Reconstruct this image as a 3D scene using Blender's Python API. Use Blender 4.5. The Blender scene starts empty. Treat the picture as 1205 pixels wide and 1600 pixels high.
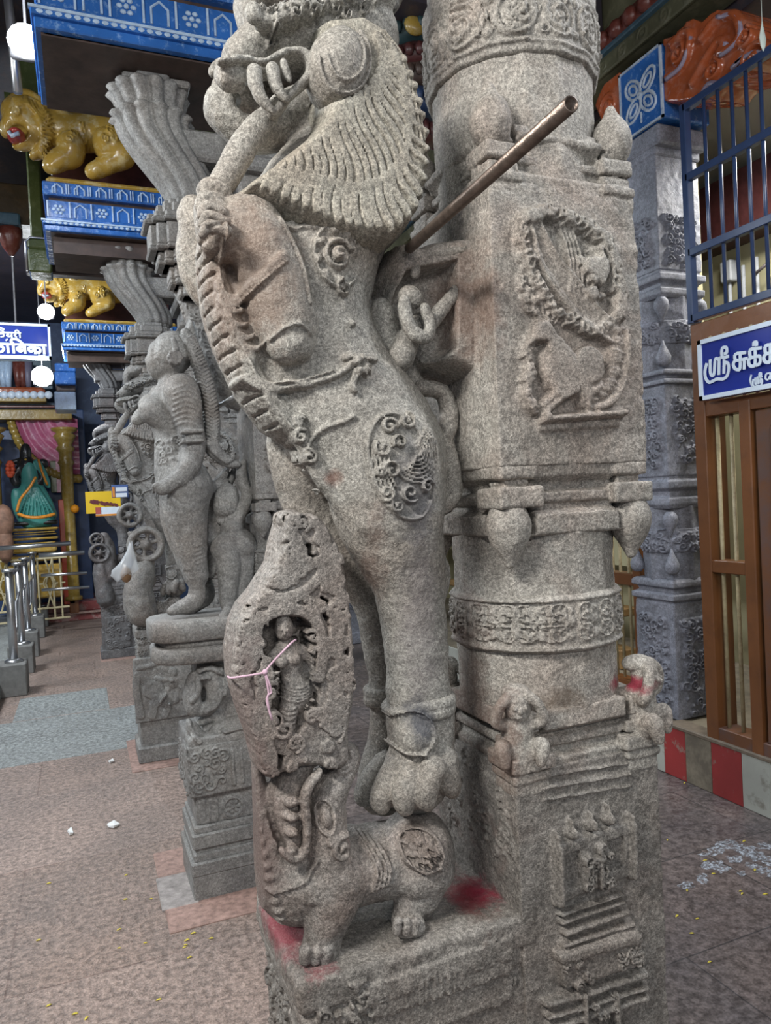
import bpy, math, random
import numpy as np
from mathutils import Vector, Matrix

# ------------------------------------------------------------------ camera
FPX = 1150.0
YAW, PIT, ROL = math.radians(22.4), math.radians(1.0), math.atan(.049)
CAM = np.array([0, 0, 1.5])
_F = np.array([math.sin(YAW)*math.cos(PIT), math.cos(YAW)*math.cos(PIT), -math.sin(PIT)])
_R0 = np.array([math.cos(YAW), -math.sin(YAW), 0.0])
_U0 = np.cross(_R0, _F)
_R = math.cos(ROL)*_R0 - math.sin(ROL)*_U0
_U = math.sin(ROL)*_R0 + math.cos(ROL)*_U0
SC = bpy.context.scene
COL = SC.collection
cd = bpy.data.cameras.new('camera')
cd.sensor_fit = 'VERTICAL'; cd.sensor_height = 36.0; cd.lens = FPX/1600*36.0
cd.clip_start = .05; cd.clip_end = 100
cam = bpy.data.objects.new('camera', cd); COL.objects.link(cam)
m = Matrix.Identity(4)
for i in range(3):
    m[i][0] = _R[i]; m[i][1] = _U[i]; m[i][2] = -_F[i]; m[i][3] = CAM[i]
cam.matrix_world = m
SC.camera = cam
# ------------------------------------------------------------------ world, lights, exposure
SC.view_settings.view_transform = 'Standard'; SC.view_settings.look = 'None'
SC.view_settings.gamma = 1; SC.view_settings.use_curve_mapping = False
SC.view_settings.exposure = 0.3
wd = bpy.data.worlds.new('world'); SC.world = wd; wd.use_nodes = True
wd.node_tree.nodes['Background'].inputs[0].default_value = (.78, .88, 1.0, 1)
wd.node_tree.nodes['Background'].inputs[1].default_value = .27
def area(name, loc, target, sx, sy, power, col=(1, 1, 1)):
    l = bpy.data.lights.new(name, 'AREA'); l.shape = 'RECTANGLE'; l.size = sx; l.size_y = sy
    l.energy = power; l.color = col
    o = bpy.data.objects.new(name, l); COL.objects.link(o); o.location = loc
    o.rotation_euler = (Vector(target)-Vector(loc)).to_track_quat('-Z', 'Y').to_euler()
    return o
area('tube_light_left', (-1.0, .35, 2.75), (.6, 1.2, 1.3), .9, .15, 48, (1, .97, .92))
area('fill_light_behind', (.1, -1.6, 2.6), (.7, 1.3, 1.0), 1.2, .15, 21, (1, .98, .95))  # added fill from behind the camera, no lamp seen there
area('tube_light_corridor', (-1.7, 3.2, 3.3), (.2, 2.6, .8), 1.3, .2, 75, (.93, .97, 1.0))
area('tube_light_corridor_far', (-2.2, 6.2, 4.1), (-.2, 9.0, .6), 1.2, .2, 170, (.9, .96, 1.0))
area('tube_light_gate_aisle', (1.9, .6, 3.0), (2.4, 2.6, .4), 1.2, .15, 30, (.95, .97, 1.0))
area('fill_light_inner_room', (3.6, 2.6, 3.3), (3.9, 2.8, .5), .9, .2, 42, (1, .98, .92))  # added to brighten the cream room, no fixture seen
area('tube_light_back_aisle', (1.9, 4.4, 3.1), (2.0, 3.2, .6), .8, .15, 16, (.8, .92, 1.0))

# ------------------------------------------------------------------ helpers
def ray(x, y): return _F + _R*((x-602.5)/FPX) - _U*((y-800)/FPX)
def PY(x, y, Y):
    d = ray(x, y); return CAM + d*(Y/d[1])
def PX(x, y, X):
    d = ray(x, y); return CAM + d*(X/d[0])
def PZ(x, y, Z=0.0):
    d = ray(x, y); return CAM + d*((Z-1.5)/d[2])
def mpp(P): return float((np.asarray(P)-CAM) @ _F)/FPX      # metres per pixel at P

def tag(o, label=None, cat=None, group=None, kind=None):
    if label: o['label'] = label
    if cat: o['category'] = cat
    if group: o['group'] = group
    if kind: o['kind'] = kind
    return o
def thing(name, label, cat, loc, group=None, rotz=0):
    o = bpy.data.objects.new(name, None); COL.objects.link(o); o.location = loc
    o.rotation_euler = (0, 0, rotz); o.empty_display_size = .05
    return tag(o, label, cat, group)
def wloc(o):
    v = Vector((0, 0, 0))
    while o is not None: v = v + o.location; o = o.parent
    return v
def link(name, V, Fc, mat, parent=None, smooth=True):
    """one mesh object; V are world coordinates, stored relative to the parent"""
    V = np.asarray(V, dtype=np.float32).reshape(-1, 3)
    if parent is not None: V = V - np.array(wloc(parent), dtype=np.float32)
    me = bpy.data.meshes.new(name)
    if isinstance(Fc, np.ndarray) and Fc.ndim == 2 and Fc.shape[1] == 4:
        n = len(Fc)
        me.vertices.add(len(V)); me.vertices.foreach_set('co', V.ravel())
        me.loops.add(n*4); me.loops.foreach_set('vertex_index', Fc.ravel().astype(np.int32))
        me.polygons.add(n); me.polygons.foreach_set('loop_start', np.arange(0, n*4, 4, dtype=np.int32))
        me.update(calc_edges=True)
    else:
        me.from_pydata(V.tolist(), [], [list(map(int, f)) for f in Fc]); me.update()
    if smooth: me.polygons.foreach_set('use_smooth', [True]*len(me.polygons))
    mats = mat if isinstance(mat, (list, tuple)) else [mat]
    for mm in mats: me.materials.append(mm)
    o = bpy.data.objects.new(name, me); COL.objects.link(o)
    if parent is not None: o.parent = parent
    return o
def copy_tree(o, parent=None):
    c = o.copy(); COL.objects.link(c)
    if parent is not None: c.parent = parent
    for ch in list(o.children): copy_tree(ch, c)
    return c

class MB:
    """plain mesh collector: boxes, tubes, lathes, prisms"""
    def __init__(s): s.V = []; s.F = []; s.M = []
    def add(s, V, F, mi=0):
        n = len(s.V); s.V += [tuple(map(float, v)) for v in V]; s.F += [[i+n for i in f] for f in F]; s.M += [mi]*len(F)
        return s
    def box(s, x0, x1, y0, y1, z0, z1, b=0.0, mi=0):
        if b <= 0:
            V = [(x, y, z) for x in (x0, x1) for y in (y0, y1) for z in (z0, z1)]
            return s.add(V, [(0, 1, 3, 2), (4, 6, 7, 5), (0, 4, 5, 1), (2, 3, 7, 6), (0, 2, 6, 4), (1, 5, 7, 3)], mi)
        b = min(b, (x1-x0)*.45, (y1-y0)*.45, (z1-z0)*.45)
        rings = []
        for z, e in ((z0, b), (z0+b, 0), (z1-b, 0), (z1, b)):
            X0, X1, Y0, Y1 = x0+e, x1-e, y0+e, y1-e; c = b if e == 0 else b*.4
            rings.append([(X0+c, Y0, z), (X1-c, Y0, z), (X1, Y0+c, z), (X1, Y1-c, z), (X1-c, Y1, z), (X0+c, Y1, z), (X0, Y1-c, z), (X0, Y0+c, z)])
        V = [v for r in rings for v in r]; F = [tuple(range(7, -1, -1)), tuple(range(24, 32))]
        for r in range(3):
            for i in range(8):
                j = (i+1) % 8; F.append((r*8+i, r*8+j, r*8+8+j, r*8+8+i))
        return s.add(V, F, mi)
    def tube(s, pts, r, n=8, caps=True, mi=0):
        P = [np.array(p, float) for p in pts]; R = r if hasattr(r, '__len__') else [r]*len(P)
        V = []; prev = None
        for i, p in enumerate(P):
            t = P[min(i+1, len(P)-1)]-P[max(i-1, 0)]; t = t/(np.linalg.norm(t)+1e-12)
            if prev is None:
                a = np.array([0, 0, 1.]) if abs(t[2]) < .9 else np.array([1., 0, 0])
            else: a = prev
            u = a-t*(a@t); u /= np.linalg.norm(u)+1e-12; prev = u; w = np.cross(t, u)
            for k in range(n):
                q = 2*math.pi*k/n; V.append(p+R[i]*(math.cos(q)*u+math.sin(q)*w))
        F = []
        for i in range(len(P)-1):
            for k in range(n):
                j = (k+1) % n; F.append((i*n+k, i*n+j, (i+1)*n+j, (i+1)*n+k))
        if caps: F.append(tuple(range(n-1, -1, -1))); F.append(tuple(range((len(P)-1)*n, len(P)*n)))
        return s.add(V, F, mi)
    def lathe(s, c, prof, n=16, sy=1.0, mi=0):
        V = []; F = []
        for z, r in prof:
            for k in range(n):
                q = 2*math.pi*k/n; V.append((c[0]+r*math.cos(q), c[1]+r*sy*math.sin(q), c[2]+z))
        m_ = len(prof)
        for i in range(m_-1):
            for k in range(n):
                j = (k+1) % n; F.append((i*n+k, i*n+j, (i+1)*n+j, (i+1)*n+k))
        F.append(tuple(range(n-1, -1, -1))); F.append(tuple(range((m_-1)*n, m_*n)))
        return s.add(V, F, mi)
    def ball(s, c, r, n=12, mi=0):
        rr = r if hasattr(r, '__len__') else (r, r, r); m_ = n//2+1
        V = []; F = []
        for i in range(m_+1):
            a = math.pi*(.02+.96*i/m_)
            for k in range(n):
                q = 2*math.pi*k/n
                V.append((c[0]+rr[0]*math.sin(a)*math.cos(q), c[1]+rr[1]*math.sin(a)*math.sin(q), c[2]-rr[2]*math.cos(a)))
        for i in range(m_):
            for k in range(n):
                j = (k+1) % n; F.append((i*n+k, i*n+j, (i+1)*n+j, (i+1)*n+k))
        F.append(tuple(range(n-1, -1, -1))); F.append(tuple(range(m_*n, (m_+1)*n)))
        return s.add(V, F, mi)
    def build(s, name, mat, parent=None, smooth=False):
        o = link(name, s.V, s.F, mat, parent, smooth)
        if any(s.M): o.data.polygons.foreach_set('material_index', s.M)
        return o

def catmull(P, n=6):
    P = [np.array(p, float) for p in P]
    if len(P) < 3: return P
    Q = [2*P[0]-P[1]]+P+[2*P[-1]-P[-2]]; out = []
    for i in range(1, len(Q)-2):
        for k in range(n):
            t = k/n; a, b, c, d = Q[i-1], Q[i], Q[i+1], Q[i+2]
            out.append(.5*((2*b)+(-a+c)*t+(2*a-5*b+4*c-d)*t*t+(-a+3*b-3*c+d)*t**3))
    out.append(P[-1]); return out

class HM:
    """height map drawn on a plane (u, z) for shallow carving"""
    def __init__(s, u, z): s.u = u; s.z = z; s.D = np.zeros((len(u), len(z)), np.float32); s.E = s.D.copy(); s.h = u[1]-u[0]
    def _w(s, u0, u1, z0, z1):
        i0, i1 = np.searchsorted(s.u, (u0, u1)); k0, k1 = np.searchsorted(s.z, (z0, z1))
        return slice(i0, i1), slice(k0, k1), s.u[i0:i1][:, None], s.z[k0:k1][None, :]
    def seg(s, a, b, ra, rb, h):
        r = max(ra, rb)
        I, K, U, Z = s._w(min(a[0], b[0])-r, max(a[0], b[0])+r, min(a[1], b[1])-r, max(a[1], b[1])+r)
        if U.size == 0 or Z.size == 0: return
        dx, dz = b[0]-a[0], b[1]-a[1]; L = dx*dx+dz*dz+1e-12
        t = np.clip(((U-a[0])*dx+(Z-a[1])*dz)/L, 0, 1)
        d = np.sqrt((U-a[0]-t*dx)**2+(Z-a[1]-t*dz)**2)/(ra+t*(rb-ra))
        p = h*np.sqrt(np.clip(1-d*d, 0, 1)); W = s.E[I, K]
        s.E[I, K] = np.maximum(W, p) if h > 0 else np.where(np.abs(p) > 1e-6, np.minimum(W, p), W)
    def stroke(s, pts, r, h, taper=False, smooth=True):
        P = catmull(pts, 5) if smooth and len(pts) > 2 else [np.array(p, float) for p in pts]
        n = len(P)-1
        for i in range(n):
            ra = r*(1-.7*i/n) if taper else r; rb = r*(1-.7*(i+1)/n) if taper else r
            s.seg(P[i], P[i+1], ra, rb, h)
    def blob(s, c, ru, rz, h, rot=0, base=0.0, pw=.5):
        R = max(ru, rz); I, K, U, Z = s._w(c[0]-R, c[0]+R, c[1]-R, c[1]+R)
        if U.size == 0 or Z.size == 0: return
        ca, sa = math.cos(rot), math.sin(rot); x = ((U-c[0])*ca+(Z-c[1])*sa)/ru; y = (-(U-c[0])*sa+(Z-c[1])*ca)/rz
        q = 1-x*x-y*y; p = np.where(q > 0, base+h*np.clip(q, 0, 1)**pw, 0)
        s.D[I, K] = np.maximum(s.D[I, K], p) if h > 0 else np.minimum(s.D[I, K], p)
    def ring(s, c, ru, rz, r, h, rot=0, a0=0, a1=2*math.pi):
        n = 22; ca, sa = math.cos(rot), math.sin(rot); P = []
        for i in range(n+1):
            a = a0+(a1-a0)*i/n; x, y = ru*math.cos(a), rz*math.sin(a); P.append((c[0]+x*ca-y*sa, c[1]+x*sa+y*ca))
        s.stroke(P, r, h, smooth=False)
    def spiral(s, c, R, turns, rot, r, h, sgn=1):
        n = int(14*turns)+4; P = []
        for i in range(n+1):
            t = i/n; a = rot+sgn*2*math.pi*turns*t; q = R*(1-.85*t); P.append((c[0]+q*math.cos(a), c[1]+q*math.sin(a)))
        s.stroke(P, r, h, smooth=False)
    def rosette(s, c, R, n, h):
        s.ring(c, R, R, R*.12, h)
        for i in range(n):
            a = 2*math.pi*i/n; s.blob((c[0]+.55*R*math.cos(a), c[1]+.55*R*math.sin(a)), R*.3, R*.17, h*.8, a)
        s.blob(c, R*.2, R*.2, h*1.1)
    def rect(s, u0, u1, z0, z1, h):
        I, K, U, Z = s._w(u0, u1, z0, z1); s.D[I, K] = np.maximum(s.D[I, K], h) if h > 0 else np.minimum(s.D[I, K], h)
    def add(s, u0, u1, z0, z1, h):
        I, K, U, Z = s._w(u0, u1, z0, z1); s.D[I, K] += h
    def poly(s, P, h, soft=.004):
        d, I, K = poly_sd(P, s.u, s.z, .0)
        if d is None: return
        s.D[I, K] = np.maximum(s.D[I, K], np.where(d < 0, h*np.clip(-d/soft, 0, 1)**.5, 0))
    def filler(s, P, n, size, h, rng, r=None):
        P = np.array(P); lo = P.min(0); hi = P.max(0); k = 0; done = []
        while k < n*30 and len(done) < n:
            k += 1; c = lo+(hi-lo)*rng.random(2)
            if not inpoly(c, P): continue
            if any((c[0]-d[0])**2+(c[1]-d[1])**2 < (size*1.25)**2 for d in done): continue
            done.append(c); q = rng.random()
            if q < .75: s.spiral(c, size*(.7+.5*rng.random()), 1.1+.6*rng.random(), 6.28*rng.random(), r or size*.17, h, 1 if rng.random() < .5 else -1)
            else: s.blob(c, size*.45, size*.3, h, 6.28*rng.random())
    def tot(s): return s.D+1.0*s.E
    def mask(s, P, soft=.004):
        d, I, K = poly_sd(P, s.u, s.z, 0); M = np.zeros_like(s.D); M[I, K] = np.clip(-d/soft, 0, 1); s.D *= M; s.E *= M
    def blur(s, n=1):
        for _ in range(n):
            for nm in 'DE':
                D = getattr(s, nm); D = (np.roll(D, 1, 0)+D*2+np.roll(D, -1, 0))/4; setattr(s, nm, (np.roll(D, 1, 1)+D*2+np.roll(D, -1, 1))/4)
    def scale(s, k): s.D *= k; s.E *= k
def inpoly(c, P):
    x, y = c; r = False; n = len(P)
    for i in range(n):
        x0, y0 = P[i]; x1, y1 = P[(i+1) % n]
        if (y0 > y) != (y1 > y) and x < (x1-x0)*(y-y0)/(y1-y0)+x0: r = not r
    return r
def poly_sd(P, ua, za, pad):
    P = np.array(P, float); u0, z0 = P.min(0)-pad; u1, z1 = P.max(0)+pad
    i0, i1 = np.searchsorted(ua, (u0, u1)); k0, k1 = np.searchsorted(za, (z0, z1))
    if i1 <= i0 or k1 <= k0: return None, None, None
    U = ua[i0:i1][:, None]; Z = za[k0:k1][None, :]; n = len(P)
    d = np.full((i1-i0, k1-k0), 1e9); ins = np.zeros(d.shape, bool)
    for i in range(n):
        a = P[i]; b = P[(i+1) % n]; dx, dz = b-a; L = dx*dx+dz*dz+1e-12
        t = np.clip(((U-a[0])*dx+(Z-a[1])*dz)/L, 0, 1)
        d = np.minimum(d, (U-a[0]-t*dx)**2+(Z-a[1]-t*dz)**2)
        if a[1] != b[1]:
            ins ^= ((a[1] > Z) != (b[1] > Z)) & (U < dx*(Z-a[1])/dz+a[0])
    d = np.sqrt(d); return np.where(ins, -d, d).astype(np.float32), slice(i0, i1), slice(k0, k1)

NRNG = np.random.default_rng(5)
class Vol:
    """a block of stone on a grid: shapes are merged into it, carved, then turned into one mesh"""
    def __init__(s, lo, hi, h=.003):
        s.h = h; lo = np.array(lo, float)-2*h; hi = np.array(hi, float)+2*h
        s.ax = [np.arange(lo[i], hi[i]+h, h).astype(np.float32) for i in range(3)]
        s.F = np.full([len(a) for a in s.ax], .05, np.float32)
    def win(s, lo, hi):
        sl = []; g = []
        for i in range(3):
            a, b = np.searchsorted(s.ax[i], (lo[i], hi[i])); sl.append(slice(a, b))
            sh = [1, 1, 1]; sh[i] = -1; g.append(s.ax[i][a:b].reshape(sh))
        return tuple(sl), g[0], g[1], g[2]
    def put(s, sl, d, k, cut=False):
        W = s.F[sl]
        if W.size == 0: return
        if cut:
            h = np.clip(.5-.5*(W+d)/k, 0, 1) if k > 0 else None
            s.F[sl] = np.maximum(W, -d) if k <= 0 else W*(1-h)+(-d)*h+k*h*(1-h)
        else:
            if k <= 0: s.F[sl] = np.minimum(W, d)
            else:
                h = np.clip(.5+.5*(W-d)/k, 0, 1); s.F[sl] = W*(1-h)+d*h-k*h*(1-h)
    def cone(s, a, b, ra, rb, ys=1.0, k=.012, cut=False):
        a = np.array(a, float); b = np.array(b, float); r = max(ra, rb); p = r*max(1, ys)+k+.004
        sl, X, Y, Z = s.win(np.minimum(a, b)-p, np.maximum(a, b)+p)
        ba = b-a; ba2 = ba.copy(); ba2[1] /= ys; L = float(ba2@ba2)+1e-12
        x = X-a[0]; y = (Y-a[1])/ys; z = Z-a[2]
        t = np.clip((x*ba2[0]+y*ba2[1]+z*ba2[2])/L, 0, 1)
        d = np.sqrt((x-t*ba2[0])**2+(y-t*ba2[1])**2+(z-t*ba2[2])**2)-(ra+t*(rb-ra))
        s.put(sl, (d*min(1, ys)).astype(np.float32), k, cut)
    def chain(s, pts, ys=1.0, k=.012, cut=False, sm=4):
        """pts: (x, y, z, r)"""
        P = catmull(pts, sm) if len(pts) > 2 and sm > 1 else [np.array(p, float) for p in pts]
        for i in range(len(P)-1): s.cone(P[i][:3], P[i+1][:3], P[i][3], P[i+1][3], ys, k, cut)
    def ell(s, c, r, rot=0, k=.012, cut=False):
        R = max(r)+k+.004; c = np.array(c, float); sl, X, Y, Z = s.win(c-R, c+R)
        ca, sa = math.cos(rot), math.sin(rot); x = (X-c[0])*ca+(Z-c[2])*sa; z = -(X-c[0])*sa+(Z-c[2])*ca; y = Y-c[1]
        k0 = np.sqrt((x/r[0])**2+(y/r[1])**2+(z/r[2])**2); k1 = np.sqrt((x/r[0]**2)**2+(y/r[1]**2)**2+(z/r[2]**2)**2)+1e-6
        s.put(sl, (k0*(k0-1)/k1).astype(np.float32), k, cut)
    def box(s, lo, hi, rnd=.004, k=.004, cut=False):
        lo = np.array(lo, float); hi = np.array(hi, float); p = k+.006; sl, X, Y, Z = s.win(lo-p, hi+p)
        c = (lo+hi)/2; e = (hi-lo)/2-rnd
        qx, qy, qz = np.abs(X-c[0])-e[0], np.abs(Y-c[1])-e[1], np.abs(Z-c[2])-e[2]
        d = np.sqrt(np.maximum(qx, 0)**2+np.maximum(qy, 0)**2+np.maximum(qz, 0)**2)+np.minimum(np.maximum(qx, np.maximum(qy, qz)), 0)-rnd
        s.put(sl, d.astype(np.float32), k, cut)
    def prism(s, c, zr, n=4, k=0.0, rot=0.0):
        """polygonal shaft about the vertical axis c; zr = [(z, apothem)] piecewise linear"""
        zz = [q[0] for q in zr]; rr = [q[1] for q in zr]; R = max(rr)*1.5+.01
        sl, X, Y, Z = s.win((c[0]-R, c[1]-R, zz[0]), (c[0]+R, c[1]+R, zz[-1]))
        d2 = None; x = X-c[0]; y = Y-c[1]
        if n == 0: d2 = np.sqrt(x*x+y*y)
        else:
            for i in range(n//2):
                a = rot+2*math.pi*i/n; q = np.abs(x*math.cos(a)+y*math.sin(a)); d2 = q if d2 is None else np.maximum(d2, q)
        d = d2-np.interp(Z, zz, rr); s.put(sl, (d*.85).astype(np.float32), k)
    def poly(s, P, y0, T, R, k=.006, cut=False, xi=0):
        """outline P in (X, Z) thickened by T (half) about y0, edges rounded over R"""
        d, I, K = poly_sd(P, s.ax[0], s.ax[2], .012)
        if d is None: return
        J = slice(*np.searchsorted(s.ax[1], (y0-T-k-.006, y0+T+k+.006))); Y = s.ax[1][J][None, :, None]
        g = np.sqrt(np.clip(1-(1-np.clip(-d/R, 0, 1))**2, 0, 1))
        f = np.maximum(np.abs(Y-y0)-T*g[:, None, :], d[:, None, :]*.8 if True else 0)
        s.put((I, J, K), f.astype(np.float32), k, cut)
    def hm(s): return HM(s.ax[0], s.ax[2])
    def hmx(s): return HM(s.ax[1], s.ax[2])
    def carve(s, hm, yc=None, both=False):
        D = hm.tot()[:, None, :]; Y = s.ax[1][None, :, None]
        if yc is None or both: s.F -= D
        else: s.F -= D*(Y < yc)
    def carvex(s, hm, xc):
        D = hm.tot()[None, :, :]; X = s.ax[0][:, None, None]; s.F -= D*(X < xc)
    def rough(s, amp=.0006, wl=.012):
        for w, a in ((wl, amp), (wl*4, amp*1.6)):
            st = max(2, int(round(w/s.h))); sh = [n//st+3 for n in s.F.shape]
            N = NRNG.standard_normal(sh).astype(np.float32)
            for i in range(3):
                q = np.arange(s.F.shape[i])/st; i0 = q.astype(int); t = (q-i0).astype(np.float32); t = t*t*(3-2*t)
                b = [1, 1, 1]; b[i] = -1; t = t.reshape(b)
                N = np.take(N, i0, i)*(1-t)+np.take(N, i0+1, i)*t
            s.F += a*N
        return s
    def build(s, name, mat, parent=None, closed=True):
        F = s.F
        if closed:
            for i in range(3):
                q = [slice(None)]*3
                for e in (0, -1):
                    q[i] = e; F[tuple(q)] = np.maximum(F[tuple(q)], s.h*.3)
        ins = F < 0
        n = F.shape; c = None; alln = None
        for a in (0, 1):
            for b in (0, 1):
                for d in (0, 1):
                    q = ins[a:n[0]-1+a, b:n[1]-1+b, d:n[2]-1+d]
                    c = q.copy() if c is None else c; alln = q.copy() if alln is None else alln
                    c |= q; alln &= q
        act = c & ~alln; I, J, K = np.nonzero(act)
        idx = np.full(act.shape, -1, np.int32); idx[I, J, K] = np.arange(len(I), dtype=np.int32)
        S = np.zeros((len(I), 3), np.float32); cnt = np.zeros(len(I), np.float32)
        corners = [(a, b, d) for a in (0, 1) for b in (0, 1) for d in (0, 1)]
        val = {q: F[I+q[0], J+q[1], K+q[2]] for q in corners}
        for q in corners:
            for ax in range(3):
                if q[ax] == 0:
                    r = list(q); r[ax] = 1; r = tuple(r); a, b = val[q], val[r]; m_ = (a < 0) != (b < 0)
                    t = np.where(m_, a/np.where(m_, a-b, 1), 0)
                    for e in range(3):
                        S[:, e] += np.where(m_, (q[e]+t if e == ax else q[e]), 0)
                    cnt += m_
        S /= cnt[:, None]; V = np.stack([s.ax[0][0]+s.h*(I+S[:, 0]), s.ax[1][0]+s.h*(J+S[:, 1]), s.ax[2][0]+s.h*(K+S[:, 2])], 1)
        Q = []
        for ax in range(3):
            o1, o2 = (ax+1) % 3, (ax+2) % 3
            sa = [slice(1, -1)]*3; sb = [slice(1, -1)]*3; sa[ax] = slice(0, -1); sb[ax] = slice(1, None)
            a = ins[tuple(sa)]; b = ins[tuple(sb)]; g = np.nonzero(a != b); fl = a[g]
            g = [x.copy() for x in g]
            for e in range(3):
                if e != ax: g[e] += 1
            def cell(d1, d2):
                p = [x.copy() for x in g]; p[o1] -= d1; p[o2] -= d2; return idx[p[0], p[1], p[2]]
            q = np.stack([cell(0, 0), cell(1, 0), cell(1, 1), cell(0, 1)], 1)
            q[~fl] = q[~fl][:, ::-1]; Q.append(q)
        Q = np.concatenate(Q); s.F = None
        return link(name, V, Q, mat, parent)
# ------------------------------------------------------------------ materials
def nodes(name):
    mt = bpy.data.materials.new(name); mt.use_nodes = True; nt = mt.node_tree
    return mt, nt, nt.nodes['Principled BSDF'], nt.nodes.new, nt.links.new
def ramp(nt, src, stops, lk):
    r = nt.nodes.new('ShaderNodeValToRGB'); el = r.color_ramp.elements
    while len(el) < len(stops): el.new(.5)
    for e, (p, c) in zip(el, stops):
        e.position = p; e.color = (c[0], c[1], c[2], 1) if hasattr(c, '__len__') else (c, c, c, 1)
    lk(src, r.inputs[0]); return r.outputs[0]
def noise(nt, vec, scale, detail, lk, rough=.55, dist=0):
    n = nt.nodes.new('ShaderNodeTexNoise'); n.inputs['Scale'].default_value = scale; n.inputs['Detail'].default_value = detail
    n.inputs['Roughness'].default_value = rough; n.inputs['Distortion'].default_value = dist; lk(vec, n.inputs['Vector']); return n.outputs['Fac']
def mix(nt, fac, a, b, lk, mode='MIX'):
    n = nt.nodes.new('ShaderNodeMix'); n.data_type = 'RGBA'; n.blend_type = mode
    for sck, v in ((n.inputs[0], fac), (n.inputs[6], a), (n.inputs[7], b)):
        if hasattr(v, 'is_linked'): lk(v, sck)
        else: sck.default_value = v if not hasattr(v, '__len__') else (v[0], v[1], v[2], 1)
    return n.outputs[2]
def stone(name, dark, light, warm=(.30, .20, .15), warm_amt=.35, speck=1.0, rough=.72, fine=170., bump=.5, stains_shade=(), spec=.35):
    mt, nt, B, new, lk = nodes(name)
    tc = new('ShaderNodeTexCoord').outputs['Object']
    big = noise(nt, tc, 5.0, 6, lk, .6); mid = noise(nt, tc, 28., 5, lk, .6); fi = noise(nt, tc, fine, 3, lk, .7); gr = noise(nt, tc, fine*2.7, 2, lk, .6)
    c = mix(nt, ramp(nt, big, [(.3, 0), (.7, 1)], lk), dark, light, lk)
    wm = ramp(nt, noise(nt, tc, 3.1, 5, lk, .65, .6), [(.48, 0), (.68, warm_amt)], lk)
    c = mix(nt, wm, c, warm, lk)
    md = ramp(nt, mid, [(.3, .8), (.7, 1.18)], lk); c = mix(nt, 1.0, c, md, lk, 'MULTIPLY')
    lo, hi = 1-.36*speck, 1+.46*speck
    sp = ramp(nt, fi, [(.36, lo), (.50, 1.0), (.64, hi)], lk); c = mix(nt, 1.0, c, sp, lk, 'MULTIPLY')
    sp2 = ramp(nt, gr, [(.38, 1-.25*speck), (.62, 1+.32*speck)], lk); c = mix(nt, 1.0, c, sp2, lk, 'MULTIPLY')
    for (cx, cy, cz), (rx, ry, rz), colr, amt in stains_shade:
        mp = new('ShaderNodeMapping'); mp.vector_type = 'TEXTURE'; mp.inputs['Location'].default_value = (cx, cy, cz)
        mp.inputs['Scale'].default_value = (rx, ry, rz); lk(tc, mp.inputs[0])
        ln = new('ShaderNodeVectorMath'); ln.operation = 'LENGTH'; lk(mp.outputs[0], ln.inputs[0])
        nz = noise(nt, tc, 22., 5, lk, .7)
        ad = new('ShaderNodeMath'); ad.operation = 'MULTIPLY_ADD'; lk(nz, ad.inputs[0]); ad.inputs[1].default_value = 1.5; lk(ln.outputs['Value'], ad.inputs[2])
        f = ramp(nt, ad.outputs[0], [(.0, amt), (.95, amt*.85), (1.0, amt*.5)], lk)
        md2 = new('ShaderNodeMath'); md2.operation = 'SUBTRACT'; lk(ad.outputs[0], md2.inputs[0]); md2.inputs[1].default_value = .75
        f = ramp(nt, md2.outputs[0], [(0.35, amt), (.9, 0)], lk)
        c = mix(nt, f, c, colr, lk)
    lk(c, B.inputs['Base Color']); B.inputs['Roughness'].default_value = rough; B.inputs['Specular IOR Level'].default_value = spec
    b1 = new('ShaderNodeBump'); b1.inputs['Strength'].default_value = bump; b1.inputs['Distance'].default_value = .004; lk(fi, b1.inputs['Height'])
    b2 = new('ShaderNodeBump'); b2.inputs['Strength'].default_value = bump*.8; b2.inputs['Distance'].default_value = .008; lk(mid, b2.inputs['Height']); lk(b1.outputs[0], b2.inputs['Normal'])
    lk(b2.outputs[0], B.inputs['Normal'])
    return mt
def plain(name, col, rough=.5, metal=0., var=.12, scale=30., bump=.0, emit=None, spec=.5):
    mt, nt, B, new, lk = nodes(name); tc = new('ShaderNodeTexCoord').outputs['Object']
    if var > 0:
        f = ramp(nt, noise(nt, tc, scale, 5, lk, .65), [(.3, 1-var), (.7, 1+var)], lk)
        c = mix(nt, 1.0, col, f, lk, 'MULTIPLY'); lk(c, B.inputs['Base Color'])
    else: B.inputs['Base Color'].default_value = (*col, 1)
    B.inputs['Roughness'].default_value = rough; B.inputs['Metallic'].default_value = metal; B.inputs['Specular IOR Level'].default_value = spec
    if bump > 0:
        b = new('ShaderNodeBump'); b.inputs['Strength'].default_value = bump; b.inputs['Distance'].default_value = .004
        lk(noise(nt, tc, scale*2, 4, lk), b.inputs['Height']); lk(b.outputs[0], B.inputs['Normal'])
    if emit: B.inputs['Emission Color'].default_value = (*emit[0], 1); B.inputs['Emission Strength'].default_value = emit[1]
    return mt
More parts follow.
